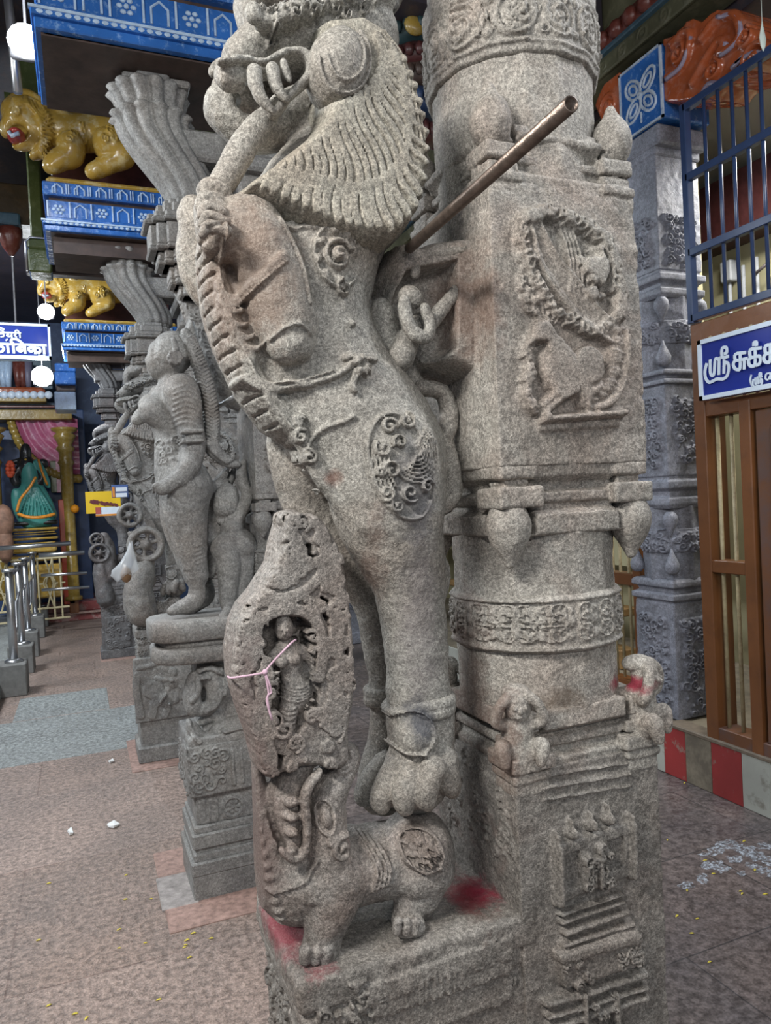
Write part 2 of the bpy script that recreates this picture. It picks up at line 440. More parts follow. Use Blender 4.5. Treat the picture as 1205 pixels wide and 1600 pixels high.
def painted(name, col, rub=(.75, .85, .9), amt=.5, rough=.3, scale=40., lo=.5, hi=.66):
    """gloss paint with rubbed pale patches"""
    mt, nt, B, new, lk = nodes(name); tc = new('ShaderNodeTexCoord').outputs['Object']
    f = ramp(nt, noise(nt, tc, scale, 6, lk, .7), [(lo, 0), (hi, amt)], lk)
    c = mix(nt, f, col, rub, lk); v = ramp(nt, noise(nt, tc, scale*.2, 4, lk), [(.3, .7), (.7, 1.2)], lk)
    c = mix(nt, 1.0, c, v, lk, 'MULTIPLY'); lk(c, B.inputs['Base Color']); B.inputs['Roughness'].default_value = rough
    b = new('ShaderNodeBump'); b.inputs['Strength'].default_value = .5; b.inputs['Distance'].default_value = .006
    lk(noise(nt, tc, scale, 4, lk), b.inputs['Height']); lk(b.outputs[0], B.inputs['Normal'])
    return mt

PC = (.79, 1.195)                         # axis of the near pillar
BLACK = (.03, .03, .035); RED = (.30, .02, .05); GRIME = (.16, .085, .06)
def rel(x, y, Y):
    p = PY(x, y, Y); return (p[0]-PC[0], p[1]-PC[1], p[2])
ST_Y = stone('carved_granite', (.20, .185, .165), (.305, .30, .275), (.23, .175, .135), .42, 1.0, .62, 190., .55,
    stains_shade=[(rel(385, 440, 1.1), (.10, .3, .16), (.20, .13, .095), .55), (rel(660, 960, 1.09), (.05, .2, .22), (.17, .15, .155), .5),
            (rel(665, 1130, 1.08), (.035, .1, .05), (.055, .06, .075), .8), (rel(590, 1000, 1.1), (.03, .2, .25), GRIME, .45),
            (rel(640, 760, 1.08), (.06, .08, .12), (.13, .13, .145), .55), (rel(530, 745, 1.08), (.02, .1, .02), (.14, .06, .04), .7)])
ST_M = stone('carved_granite_mane', (.22, .21, .18), (.33, .32, .275), (.26, .20, .15), .4, 1.0, .65, 190., .5)
ST_P = stone('pillar_granite', (.21, .195, .175), (.33, .315, .285), (.25, .185, .15), .5, 1.0, .68, 180., .5,
    stains_shade=[(rel(730, 480, 1.1), (.05, .3, .13), (.15, .085, .06), .6), (rel(880, 1095, 1.05), (.06, .06, .03), (.11, .075, .05), .6),
            (rel(770, 1230, 1.05), (.06, .2, .25), (.22, .155, .12), .45), (rel(720, 1100, 1.2), (.04, .3, .3), (.14, .075, .055), .5), (rel(990, 1070, 1.05), (.05, .05, .02), RED, .9)])  # the tall patch behind the hind leg paints in its cast shadow
ST_B = stone('base_granite_dimmed', (.125, .115, .105), (.23, .215, .195), (.18, .135, .11), .42, 1.0, .7, 170., .6,  # stone colour darkened for light falling off towards the floor
    stains_shade=[(rel(738, 1405, 1.15), (.07, .085, .04), RED, 1.0), (rel(440, 1440, 1.2), (.08, .14, .05), (.20, .03, .045), .85), (rel(500, 1480, 1.07), (.04, .06, .05), (.22, .02, .04), .95),
            (rel(700, 1300, 1.2), (.06, .3, .16), (.13, .06, .045), .6)])  # last patch paints the leg's shadow onto the side of the base
ST_L = stone('makara_granite', (.15, .14, .13), (.28, .265, .245), (.17, .115, .09), .45, 1.0, .62, 180., .6,
    stains_shade=[(rel(395, 1300, 1.15), (.05, .2, .2), (.14, .095, .085), .65), (rel(375, 1080, 1.15), (.035, .2, .16), (.16, .115, .105), .6), (rel(580, 1300, 1.08), (.03, .06, .04), (.05, .05, .065), .7), (rel(560, 1310, 1.1), (.03, .06, .02), (.24, .09, .09), .6)])
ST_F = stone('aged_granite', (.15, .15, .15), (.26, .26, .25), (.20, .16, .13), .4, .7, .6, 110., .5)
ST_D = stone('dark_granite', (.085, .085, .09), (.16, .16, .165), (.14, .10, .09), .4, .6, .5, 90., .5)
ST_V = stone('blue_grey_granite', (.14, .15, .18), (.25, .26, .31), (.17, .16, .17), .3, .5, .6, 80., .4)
M_PIPE = plain('rusty_steel_pipe', (.16, .125, .105), .38, .75, .3, 60., .3)

# ------------------------------------------------------------------ the near pillar with its rearing beast
rng = np.random.default_rng(11)
pillar = thing('yali_pillar', 'nearest carved granite pillar with a rearing beast biting a trunk above a small elephant-headed creature', 'pillar', (PC[0], PC[1], 0), 'carved pillars along the corridor'); pillar['kind'] = 'thing'
PXC, PYC = PC
FY = 1.043                                 # front face of the square blocks
XL = PXC-.152
def zf(y, x=885): return float(PY(x, y, FY)[2])
def fr(x, y, Y=FY):
    p = PY(x, y, Y); return (p[0], p[2])
def mfr(px, Y=FY): return px*mpp(PY(880, 800, Y))
corners = [(-1, -1), (1, -1), (-1, 1), (1, 1)]

def prism_part(name, y_prof, n, mat, fn=None, h=.003, rot=0., parent=None, cut_notch=None, R=None, extra=None):
    """y_prof: [(pixel y at the front, apothem)] from bottom to top"""
    zr = [(zf(y), a) for y, a in y_prof]; r = R or max(a for _, a in zr)+.02; r *= 1.0 if n == 4 else 1.03
    v = Vol((PXC-r, PYC-r, zr[0][0]-.002), (PXC+r, PYC+r, zr[-1][0]+.002), h)
    v.prism((PXC, PYC), zr, n, 0, rot)
    if extra: extra(v)
    if fn: fn(v)
    v.rough(.0005, .010)
    return v.build(name, mat, parent or pillar)

# base block, carved with a tiered temple on the front
def base_fn(v):
    H = v.hm(); hh = .0065
    def L(pts, r=2.2, h=hh, **k): H.stroke([fr(*p) for p in pts], mfr(r), h, smooth=False, **k)
    def R_(x0, y0, x1, y1, x2, y2, x3, y3, h=hh): H.poly([fr(x0, y0), fr(x1, y1), fr(x2, y2), fr(x3, y3)], h, .003)
    # upper shrine panel
    R_(863, 1318, 984, 1278, 986, 1366, 868, 1410, .006)
    for a in ((878, 1334, 902, 1326, 904, 1378, 882, 1386), (946, 1312, 970, 1302, 972, 1350, 950, 1360)):
        P = [fr(a[i], a[i+1]) for i in (0, 2, 4, 6)]; d, I, K = poly_sd(P, H.u, H.z, 0); H.D[I, K] = np.where(d < 0, .001, H.D[I, K])
    for x, y in ((890, 1300), (920, 1287), (947, 1277)):
        c = fr(x, y); H.blob(c, mfr(9), mfr(11), .010); H.stroke([c, fr(x-1, y-22)], mfr(4), .008, taper=True)
    for x, y0, y1 in ((866, 1302, 1410), (981, 1272, 1368)): L([(x, y0), (x+2, y1)], 5, .010)
    H.filler([fr(908, 1325), fr(946, 1310), fr(950, 1375), fr(906, 1390)], 14, mfr(9), .011, rng)
    L([(928, 1318), (930, 1375)], 3, .013)
    # stepped tiers below
    for k, (y, x0, x1, w) in enumerate([(1412, 872, 968, 3), (1424, 874, 970, 4), (1440, 880, 976, 6), (1458, 876, 984, 5), (1474, 868, 990, 8)]):
        L([(x0, y+14), (x1, y-18)], w, .008)
    R_(862, 1482, 988, 1442, 1004, 1500, 876, 1540, .0085)
    H.filler([fr(872, 1490), fr(905, 1480), fr(915, 1525), fr(878, 1538)], 10, mfr(8), .014, rng)
    H.filler([fr(958, 1462), fr(992, 1452), fr(1002, 1500), fr(962, 1508)], 12, mfr(8), .014, rng)
    for y, x0, x1, w in [(1552, 852, 1004, 7), (1572, 850, 1006, 4), (1588, 858, 1004, 7)]: L([(x0, y+12), (x1, y-34)], w, .009)
    for x in (905, 955): L([(x, 1545), (x+4, 1640)], 4, .013)
    H.filler([fr(908, 1560), fr(955, 1545), fr(962, 1640), fr(912, 1650)], 16, mfr(8), .013, rng)
    L([(860, 1660), (1010, 1620)], 8, .010)
    R_(850, 1680, 1010, 1640, 1012, 1760, 852, 1800, .006)
    H.filler([fr(865, 1700), fr(1000, 1665), fr(1000, 1740), fr(865, 1780)], 40, mfr(10), .010, rng)
    # worn arris and faint courses near the top
    for y in (1215, 1232, 1250): L([(850, y), (985, y-22)], 2, .003)
    H.scale(1.75)
    v.carve(H, PYC-.05)
    # the side facing the corridor: faint strip of scroll beside the pedestal
    Hx = v.hmx(); Hx.filler([(PYC-.12, .85), (PYC+.12, .85), (PYC+.12, 1.02), (PYC-.12, 1.02)], 26, .016, .004, rng); v.carvex(Hx, PXC-.05)
    for sx, sy in corners: v.cone((PXC+sx*.160, PYC+sy*.160, .1), (PXC+sx*.160, PYC+sy*.160, 1.15), .010, .010, 1, .004, cut=True)
zb0 = .0
v = Vol((PXC-.17, PYC-.17, .35), (PXC+.17, PYC+.17, zf(1200)), .003)
v.prism((PXC, PYC), [(.30, .150), (zf(1225), .150), (zf(1222), .147), (zf(1195), .146)], 4)
base_fn(v); v.rough(.0007, .012); v.build('base_block', ST_B, pillar)
MB().box(PXC-.165, PXC+.165, PYC-.165, PYC+.165, 0, .12, .01).box(PXC-.15, PXC+.15, PYC-.15, PYC+.15, .11, .36, .006).build('plinth', ST_B, pillar)

# stepped mouldings above the base
def notch(v, z0, z1, w=.012, dep=.05):
    for s in (-1, 1):
        for ax in (0, 1):
            for t in (-1, 1):
                c = [PXC, PYC]; lo = [0, 0, z0]; hi = [0, 0, z1]
                o = 1-ax; lo[ax] = c[ax]+t*.092-w/2; hi[ax] = c[ax]+t*.092+w/2
                a = c[o]+s*.11; b = c[o]+s*.25; lo[o] = min(a, b); hi[o] = max(a, b)
                v.box(lo, hi, .002, .003, cut=True)
def low_mould(v):
    notch(v, zf(1222), zf(1105))
    for sx, sy in corners:
        x, y = PXC+sx*.117, PYC+sy*.117
        for y0, y1, r in ((1232, 1212, .034), (1211, 1196, .038), (1194, 1170, .043), (1168, 1148, .032)):
            v.box((x-r, y-r, zf(y0)), (x+r, y+r, zf(y1)), .004, .003)
prism_part('lower_moulding', [(1236, .146), (1222, .146), (1218, .133), (1205, .130), (1203, .140), (1186, .143), (1180, .128), (1172, .127), (1166, .137), (1156, .137), (1150, .120), (1146, .130), (1136, .150), (1108, .146), (1104, .10)], 4, ST_P, low_mould, R=.178)

# faceted shafts
SH = 16
band_rng = np.random.default_rng(3)
def band_carve(y0, y1, kind):
    def fn(v):
        H = v.hm(); Hx = v.hmx(); z0, z1 = sorted((zf(y0), zf(y1))); zm = (z0+z1)/2; hh = (z1-z0)/2
        for HH, c in ((H, PXC), (Hx, PYC)):
            for z in (z0+.006, z1-.006): HH.stroke([(c-.2, z), (c+.2, z)], .004, .0035, smooth=False)
            n = 7 if kind == 'flower' else 5
            for i in range(n):
                u = c-.15+.30*i/(n-1)
                if kind == 'flower':
                    for dz in (-.3, 0.1, .45): HH.rosette((u, zm+dz*hh), hh*.30, 5, .0045)
                    HH.blob((u+.022, zm+.1*hh), .008, .012, .004); HH.blob((u+.022, zm-.4*hh), .008, .008, .004); HH.blob((u+.022, zm+.5*hh), .006, .008, .004)
                else:
                    HH.ring((u, zm), .030, hh*.66, .0035, .005); HH.spiral((u, zm), hh*.5, 1.6, i*1.3, .0038, .005, (-1)**i)
                    HH.filler([(u-.03, zm-hh*.5), (u+.03, zm-hh*.5), (u+.03, zm+hh*.5), (u-.03, zm+hh*.5)], 8, .010, .005, band_rng)
                    HH.blob((u+.037, zm+.5*hh), .007, .008, .005); HH.blob((u+.037, zm-.5*hh), .007, .008, .005)
        v.carve(H, PYC-.06); v.carvex(Hx, PXC-.06)
    return fn
prism_part('shaft', [(1125, .147), (828, .147)], SH, ST_P, None, .0035, math.pi/16)
prism_part('carved_band', [(1022, .147), (1020, .155), (932, .155), (930, .147)], SH, ST_P, band_carve(1020, 932, 'flower'), .003, math.pi/16, R=.170)
prism_part('shaft', [(320, .143), (120, .147), (-30, .147)], SH, ST_P, None, .0035, math.pi/16)
prism_part('carved_band', [(88, .146), (84, .156), (-60, .158), (-62, .150)], SH, ST_P, band_carve(78, -20, 'scroll'), .003, math.pi/16, R=.170)

# mouldings with drop buds under the square block
def bud_mould(v):
    notch(v, zf(832), zf(722))
    for sx, sy in corners:
        x, y = PXC+sx*.117, PYC+sy*.117
        for y0, y1, r in ((724, 745, .036), (746, 756, .026), (757, 790, .042)):
            v.box((x-r, y-r, zf(y1)), (x+r, y+r, zf(y0)), .005, .003)
prism_part('bud_moulding', [(836, .138), (832, .150), (802, .152), (794, .134), (786, .131), (782, .141), (768, .141), (764, .126), (752, .130), (742, .146), (722, .150), (710, .150)], 4, ST_P, bud_mould, R=.18)
for sx, sy in corners:
    x, y = PXC+sx*.128, PYC+sy*.128
    v = Vol((x-.05, y-.05, zf(892)), (x+.05, y+.05, zf(785)), .003)
    v.chain([(x, y, zf(796), .026), (x, y, zf(815), .037), (x, y, zf(836), .030), (x, y, zf(856), .017), (x, y, zf(876), .008)], k=.004)
    v.rough(.0004); v.build('drop_bud', ST_P, pillar)

# square block with a carved bird
def bird_fn(v):
    H = v.hm()
    def S(pts, r, h, **k): H.stroke([fr(*p) for p in pts], mfr(r), h, **k)
    def Bl(x, y, rx, ry, h, rot=0, base=0.0): H.blob(fr(x, y), mfr(rx), mfr(ry), h, rot, base)
    # ledge it stands on
    H.poly([fr(838, 650), fr(972, 640), fr(972, 652), fr(838, 664)], .012, .003); H.poly([fr(838, 664), fr(966, 656), fr(966, 668), fr(840, 676)], .004, .003)
    # body, neck, head, wing
    Bl(868, 578, 36, 46, .011, .2, .004); Bl(900, 590, 40, 34, .010, .0, .003)
    S([(862, 560), (858, 540), (846, 520), (836, 520)], 15, .013); Bl(838, 524, 17, 15, .014); S([(828, 528), (820, 540)], 6, .012, taper=True)
    Bl(908, 570, 24, 26, .014, .4, .003)
    for k in range(6): H.ring(fr(912, 572), mfr(24-3.6*k), mfr(26-4*k), mfr(1.6), .0185-.0*k, .3)
    S([(900, 600), (910, 640)], 6, .012); S([(886, 610), (850, 640), (845, 648)], 8, .012); S([(860, 618), (842, 634)], 7, .011)
    # long tail curling up behind, ribbed
    S([(905, 628), (935, 615), (952, 580), (956, 540), (950, 505)], 15, .009)
    S([(912, 640), (948, 625), (966, 580), (968, 530)], 6, .010)
    for k in range(18):
        t = k/17; P = catmull([(905, 628), (935, 615), (952, 580), (956, 540), (950, 505)], 6); q = P[int(t*(len(P)-1))]; S([(q[0]-8, q[1]-3), (q[0]+8, q[1]+3)], 2, .0125, smooth=False)
    # diagonal foliage stem sweeping over the bird, thick edge rolls of curls
    for off, r, h in ((0, 22, .007), (-22, 4, .012), (20, 4, .012), (-14, 2, .011), (12, 2, .011)):
        S([(828+off*.3, 350-off*.1), (850+off*.6, 410-off*.3), (882+off*.6, 455-off*.6), (915+off*.3, 495-off*.8), (945, 520-off*.8)], r, h)
    chain1 = catmull([(812, 350), (815, 390), (830, 430), (845, 465), (880, 500), (915, 520), (940, 510)], 6)
    for i, q in enumerate(chain1):
        if i % 2 == 0: H.spiral(fr(q[0], q[1]), mfr(10), 1.2, i*.7, mfr(2.6), .0135, (-1)**i)
    chain2 = catmull([(820, 345), (845, 335), (880, 345), (915, 360), (940, 385), (952, 425), (962, 470), (955, 500)], 7)
    for i, q in enumerate(chain2):
        if i % 2 == 0: H.spiral(fr(q[0], q[1]), mfr(13), 1.2, i*.9, mfr(3), .013, (-1)**i); H.blob(fr(q[0], q[1]), mfr(11), mfr(10), .006)
    for off in (0, 6, 12, 18): S([(868+off, 352), (880+off, 385), (886+off, 425), (884+off, 460)], 2.4, .011)
    Bl(922, 425, 22, 25, .012, 0, .003); Bl(916, 462, 12, 11, .016); S([(926, 390), (935, 420), (930, 450)], 4, .015)
    H.filler([fr(905, 365), fr(945, 390), fr(952, 470), fr(918, 480), (fr(900, 420))], 16, mfr(9), .013, rng)
    H.filler([fr(812, 430), fr(830, 440), fr(870, 495), fr(850, 512), fr(815, 480)], 16, mfr(9), .011, rng)
    # curls before the bird
    for i, q in enumerate(catmull([(826, 535), (822, 560), (826, 585), (820, 600), (822, 625), (832, 642)], 3)): H.spiral(fr(q[0]-2, q[1]), mfr(9), 1.2, i, mfr(2.6), .010, (-1)**i)
    H.filler([fr(800, 340), fr(815, 340), fr(822, 420), fr(805, 420)], 6, mfr(8), .010, rng)
    # outer scalloped edge of the tail
    for i, q in enumerate(catmull([(972, 520), (974, 560), (968, 600), (950, 628), (925, 642)], 5)): H.blob(fr(q[0], q[1]), mfr(7), mfr(7), .009)
    H.blur(1); H.scale(1.7)
    v.carve(H, PYC-.06)
    Hx = v.hmx(); v.carvex(Hx, PXC-.06)
    for sx, sy in corners: v.cone((PXC+sx*.165, PYC+sy*.165, 1.4), (PXC+sx*.165, PYC+sy*.165, 2.2), .012, .012, 1, .006, cut=True)
v = Vol((PXC-.172, PYC-.172, zf(722)), (PXC+.172, PYC+.172, zf(292)), .0026)
v.prism((PXC, PYC), [(zf(722)-.01, .1525), (zf(700), .1525), (zf(440), .152), (zf(300), .148), (zf(290), .146)], 4)
bird_fn(v); v.rough(.0007, .012); v.build('relief_block', ST_P, pillar)

# mouldings with finials over the square block
def fin_mould(v):
    notch(v, zf(306), zf(190))
    for sx, sy in corners:
        x, y = PXC+sx*.117, PYC+sy*.117
        for y0, y1, r in ((294, 278, .036), (277, 262, .030), (260, 234, .034), (232, 224, .026)):
            v.box((x-r, y-r, zf(y0)), (x+r, y+r, zf(y1)), .005, .003)
prism_part('finial_moulding', [(308, .140), (302, .147), (278, .148), (270, .134), (262, .128), (258, .138), (246, .138), (243, .125), (238, .128), (222, .147), (214, .148), (210, .138), (196, .132), (190, .10)], 4, ST_P, fin_mould, R=.17)
for sx, sy in corners:
    x, y = PXC+sx*.126, PYC+sy*.126
    v = Vol((x-.05, y-.05, zf(232)), (x+.05, y+.05, zf(120)), .003)
    v.chain([(x, y, zf(222), .020), (x, y, zf(206), .033), (x, y, zf(190), .033), (x, y, zf(172), .020), (x, y, zf(158), .012), (x, y, zf(144), .007)], k=.004)
    v.rough(.0004); v.build('finial', ST_P, pillar)

# little squatting dwarfs on the lower corners
def dwarf(cx, cy, zb, s, rot, parent, mat, name='dwarf_figure'):
    ca, sa = math.cos(rot), math.sin(rot)
    v = Vol((cx-.06*s, cy-.06*s, zb-.01), (cx+.06*s, cy+.06*s, zb+.13*s), .0022)
    def P(x, y, z, r): return (cx+s*(x*ca-y*sa), cy+s*(x*sa+y*ca), zb+s*z, r*s)
    v.chain([P(0, 0, .0, .030), P(0, 0, .03, .026), P(0, 0, .062, .024)], k=.008)
    v.chain([P(0, -.012, .088, .023), P(0, -.010, .100, .022)], k=.006)
    for t in (-1, 1):
        v.chain([P(t*.022, -.01, .06, .010), P(t*.04, -.02, .07, .009), P(t*.032, -.025, .098, .008), P(t*.012, -.018, .115, .008)], k=.004)
        v.chain([P(t*.016, -.01, .008, .014), P(t*.034, -.03, .03, .012), P(t*.030, -.036, .002, .009)], k=.005)
        v.ell(P(t*.009, -.033, .093, 0)[:3], (.0045*s,)*3, k=.002)
    v.ell(P(0, -.036, .088, 0)[:3], (.004*s, .004*s, .006*s), k=.002); v.ell(P(0, -.031, .079, 0)[:3], (.009*s, .004*s, .003*s), k=.002)
    v.ell(P(0, 0, .115, 0)[:3], (.026*s, .024*s, .014*s), k=.003)
    v.rough(.0004, .008)
    return v.build(name, mat, parent)
for (sx, sy), s in zip(corners, (1.0, 1.12, 1.0, 1.0)):
    dwarf(PXC+sx*.130, PYC+sy*.130, zf(1172)-.005, s*.98, math.radians(-20 if sx < 0 else 35), pillar, ST_P)

# ------------------------------------------------------------------ pedestal of the beast
PD = dict(x0=.256, x1=XL+.02, y0=1.045, y1=1.335, z1=.795)
def ped_fn(v):
    H = v.hm(); Y0 = PD['y0']
    def S(pts, r, h, **k): H.stroke([fr(*p, Y0) for p in pts], mfr(r), h, smooth=False, **k)
    H.poly([fr(478, 1600, Y0), fr(560, 1575, Y0), fr(575, 1640, Y0), fr(480, 1680, Y0)], .004)
    H.poly([fr(570, 1540, Y0), fr(800, 1460, Y0), fr(802, 1565, Y0), fr(600, 1650, Y0)], .005)
    for i in range(7):
        x = 612+i*22; y = 1530-i*7.5
        S([(x, y), (x+2, y+66)], 3.2, .010); S([(x+9, y+2), (x+11, y+60)], 2, .008)
    for i in range(6):
        x = 618+i*22; y = 1598-i*7.5; S([(x, y), (x+12, y+10), (x+22, y-6)], 3, .009)
    S([(700, 1600), (800, 1555)], 4, .010); S([(590, 1650), (690, 1605)], 4, .010)
    H.filler([fr(745, 1478, Y0), fr(797, 1462, Y0), fr(800, 1560, Y0), fr(752, 1575, Y0)], 26, mfr(11), .0125, rng)
    H.filler([fr(500, 1590, Y0), fr(598, 1545, Y0), fr(610, 1660, Y0), fr(480, 1700, Y0)], 44, mfr(11), .0125, rng)
    H.rosette(fr(556, 1518, Y0), mfr(18), 6, .012); S([(556, 1500), (556, 1545)], 5, .011)
    H.filler([fr(560, 1700, Y0), fr(800, 1610, Y0), fr(800, 1800, Y0), fr(560, 1860, Y0)], 80, mfr(11), .009, rng)
    H.D[:, H.z > .775] = 0; H.E[:, H.z > .775] = 0; H.scale(1.7)
    v.carve(H, Y0+.1)
    Hx = v.hmx(); Hx.filler([(PD['y0']+.03, .35), (PD['y1']-.03, .35), (PD['y1']-.03, .70), (PD['y0']+.03, .70)], 90, .016, .008, rng); v.carvex(Hx, PD['x0']+.1)
v = Vol((PD['x0']-.01, PD['y0']-.012, .28), (PD['x1'], PD['y1']+.01, PD['z1']+.012), .003)
v.box((PD['x0']+.012, PD['y0']+.010, .2), (PD['x1']+.1, PD['y1']-.010, .765), .004)
v.box((PD['x0'], PD['y0'], .742), (PD['x1']+.1, PD['y1'], PD['z1']), .010, .002)
v.box((PD['x0']+.004, PD['y0']+.004, .715), (PD['x1']+.1, PD['y1']-.004, .738), .006, .002)
v.box((PD['x0']+.004, PD['y0']+.004, .52), (PD['x1']+.1, PD['y1']-.004, .548), .008, .002)
ped_fn(v)
for i in range(6): v.ell((PD['x0']+.07*i+.02*(i % 2), PD['y0']-.004, .800), (.03, .008, .007), 0, .006, cut=True)
v.rough(.0013, .014); v.build('pedestal', ST_B, pillar)
MB().box(PD['x0']-.02, PD['x1'], PD['y0']-.02, PD['y1']+.02, 0, .1, .01).box(PD['x0'], PD['x1'], PD['y0'], PD['y1'], .09, .285, .008).build('pedestal_foot', ST_B, pillar)
# ------------------------------------------------------------------ the rearing beast
YM, YN, YF = 1.195, 1.135, 1.265           # middle, near and far planes of the beast
def q3(px, py, rpx, Y=YM):
    p = PY(px, py, Y); return (p[0], p[1], p[2], rpx*mpp(p))
def qc(pts, Y=YM, default=None): return [q3(a[0], a[1], a[2], a[3] if len(a) > 3 else Y) for a in pts]
def q2(px, py, Y): p = PY(px, py, Y); return (p[0], p[2])
def MPX(n, Y=YN): return n*mpp(PY(560, 700, Y))

v = Vol((.10, 1.02, .78), (.72, 1.38, 2.42), .003)
# neck, chest, belly and hip: an S-shaped trunk
v.chain(qc([(545, 120, 66), (556, 200, 66), (530, 290, 92), (485, 385, 108), (468, 480, 100), (492, 560, 98), (535, 640, 102)]), .92, .02)
v.chain(qc([(395, 340, 40), (392, 420, 56), (420, 520, 60), (465, 610, 62)]), 1.35, .015)
v.chain(qc([(535, 640, 102), (585, 700, 98), (600, 740, 88)]), 1.05, .02)
# near hind leg
v.chain(qc([(598, 715, 92), (606, 790, 84), (622, 850, 64), (640, 905, 52), (648, 980, 46), (655, 1080, 44), (662, 1150, 42), (655, 1200, 46)], YN+.01), .9, .015)
v.chain(qc([(676, 870, 16), (684, 905, 17), (672, 940, 14)], YN+.01), 1.2, .01)
# far hind leg
v.chain(qc([(465, 640, 40), (470, 710, 46), (490, 790, 44), (530, 860, 42), (585, 930, 34), (602, 1010, 30), (612, 1090, 30), (610, 1160, 34), (600, 1230, 44)], YF+.01), .9, .012)
# front edge of the thigh: a long strap running down to the knee
v.chain(qc([(440, 640, 9), (480, 705, 11), (520, 770, 12), (560, 830, 12), (600, 865, 8)], YN-.005), 1.3, .008)
# head: skull, cheek and upper jaw
v.chain(qc([(560, 74, 58), (500, 68, 54), (445, 68, 42), (402, 78, 32), (370, 96, 22)]), 1.5, .014)
v.ell(q3(530, 105, 0)[:3], (MPX(54), .080, MPX(66)), k=.02)
v.chain(qc([(357, 119, 21), (366, 119, 21)], YN-.01), 1.1, .006, sm=1); v.chain(qc([(366, 119, 20), (420, 108, 16)], YN), 1.1, .008, sm=1)
v.chain(qc([(335, 112, 9), (345, 104, 12)], YF-.03), 1.1, .006)
# lower jaw ending in a rounded lip
v.chain(qc([(500, 165, 34), (455, 182, 32), (418, 205, 26), (388, 206, 24), (362, 188, 22), (346, 166, 25)], YM+.015), 1.5, .012)
# far cheek closing the mouth from behind
v.chain(qc([(352, 140, 20), (400, 145, 30), (460, 135, 34)], YF+.03), .8, .01)
# open mouth
v.chain(qc([(392, 158, 14), (425, 152, 14), (450, 142, 9)], YN-.02), 1.6, .006, cut=True)
v.ell(q3(412, 151, 0, YN+.02)[:3], (MPX(40), .10, MPX(19)), .25, .006, cut=True)
v.ell(q3(465, 105, 0, YN-.05)[:3], (MPX(11), .05, MPX(17)), k=.004, cut=True)
v.ell(q3(449, 130, 0, YN-.05)[:3], (MPX(6), .05, MPX(14)), rot=.4, k=.003, cut=True)
v.ell(q3(424, 150, 0, YN-.05)[:3], (MPX(6), .05, MPX(16)), rot=.4, k=.003, cut=True)
# lip rim around the teeth
v.chain(qc([(343, 97, 4), (385, 92, 4), (412, 97, 4), (433, 88, 5), (454, 82, 6), (475, 87, 7), (486, 105, 7), (479, 124, 7), (454, 148, 7), (433, 174, 6), (423, 182, 5)], YN-.04), 2.0, .004)
# brow scroll and crown lumps above the head
v.chain(qc([(405, 40, 6), (430, 34, 9), (470, 22, 12), (510, 10, 14), (560, 4, 18), (600, -4, 20)], YN-.02), 1.8, .01)
v.chain(qc([(400, -16, 30), (470, -30, 40), (540, -30, 50), (590, -16, 40)]), 1.7, .015)
v.chain(qc([(388, 40, 12), (388, 20, 16), (392, -5, 24)], YM), 1.8, .010)
v.ell(q3(397, 22, 0, YN-.03)[:3], (MPX(13), MPX(13), MPX(15)), k=.003)
# shoulder and folded near foreleg ending in a knee
v.chain(qc([(385, 345, 40), (408, 380, 46), (430, 440, 46), (448, 500, 42), (455, 532, 34)], YN-.035), .95, .012)
v.ell(q3(456, 538, 0, YN-.045)[:3], (MPX(34), MPX(30), MPX(30)), .4, .004)
# near paw gripping the trunk
v.chain(qc([(385, 340, 34), (350, 372, 32), (338, 352, 28), (330, 325, 22)], YN-.03), 1.1, .010)
for dx, dy in ((0, 0), (9, 14), (16, 28), (20, 44)):
    v.chain(qc([(342+dx*.7, 318+dy, 9), (322+dx*.3, 308+dy, 9), (312+dx*.2, 322+dy, 8)], YN-.05-.001*dy), 1.1, .003)
v.chain(qc([(350, 300, 12), (332, 292, 13), (318, 298, 11)], YN-.03), 1.1, .004)
# far paw and foreleg behind
v.chain(qc([(395, 350, 30), (330, 380, 26), (306, 350, 20), (302, 320, 13)], YF), 1.1, .01)
v.chain(qc([(306, 360, 22), (300, 400, 22), (312, 440, 22), (330, 470, 18)], YF+.01), 1.0, .01)
# paw of the near hind leg with spread toes
v.chain(qc([(652, 1190, 40), (642, 1218, 42), (655, 1225, 38)], YN+.02), 1.0, .012)
v.ell(q3(656, 1148, 0, YN-.012)[:3], (MPX(38), .034, MPX(42)), 0, .004)
for a, b, c, d, Y in ((600, 1195, 568, 1252, YM+.03), (618, 1205, 594, 1262, YN+.0), (644, 1212, 632, 1262, YN-.035), (676, 1200, 664, 1256, YN-.05), (698, 1188, 704, 1236, YN-.03)):
    v.chain(qc([(a, b, 20), ((a+c)/2-4, (b+d)/2-2, 20), (c, d-10, 16), (c+4, d+2, 8)], Y), 1.0, .003)
# scaled belly strap
belly = [(322, 385, 13), (330, 440, 15), (345, 500, 17), (368, 560, 18), (400, 620, 18), (440, 675, 15)]
v.chain(qc(belly, YM-.01), 3.2, .014)
H = v.hm()
def S(pts, r, h, Y=1.09, **k): H.stroke([q2(a, b, Y) for a, b in pts], MPX(r), h, **k)
# rungs on the strap
bp = catmull([b[:2] for b in belly], 5)
for i in range(0, len(bp)-1, 2):
    x, y = bp[i]; S([(x-12, y+3), (x+12, y-4)], 2.6, -.003, 1.12, smooth=False)
S([(b[0]+15, b[1]-5) for b in belly], 2.5, .004, 1.12)
S([(374, 455), (402, 434), (444, 400)], 7, .005, 1.06, smooth=True); S([(378, 464), (406, 443), (447, 410)], 2.5, .005, 1.06)
for x, y, r in [(362, 445, 14), (366, 468, 14), (374, 490, 14), (384, 511, 13), (394, 530, 12)]: c = q2(x, y, 1.10); H.ring(c, MPX(r+3), MPX(r-2), MPX(4), .004, -.4, 2.8, 6.0)
S([(425, 527), (445, 512), (470, 508), (487, 520)], 3, .005, 1.06)
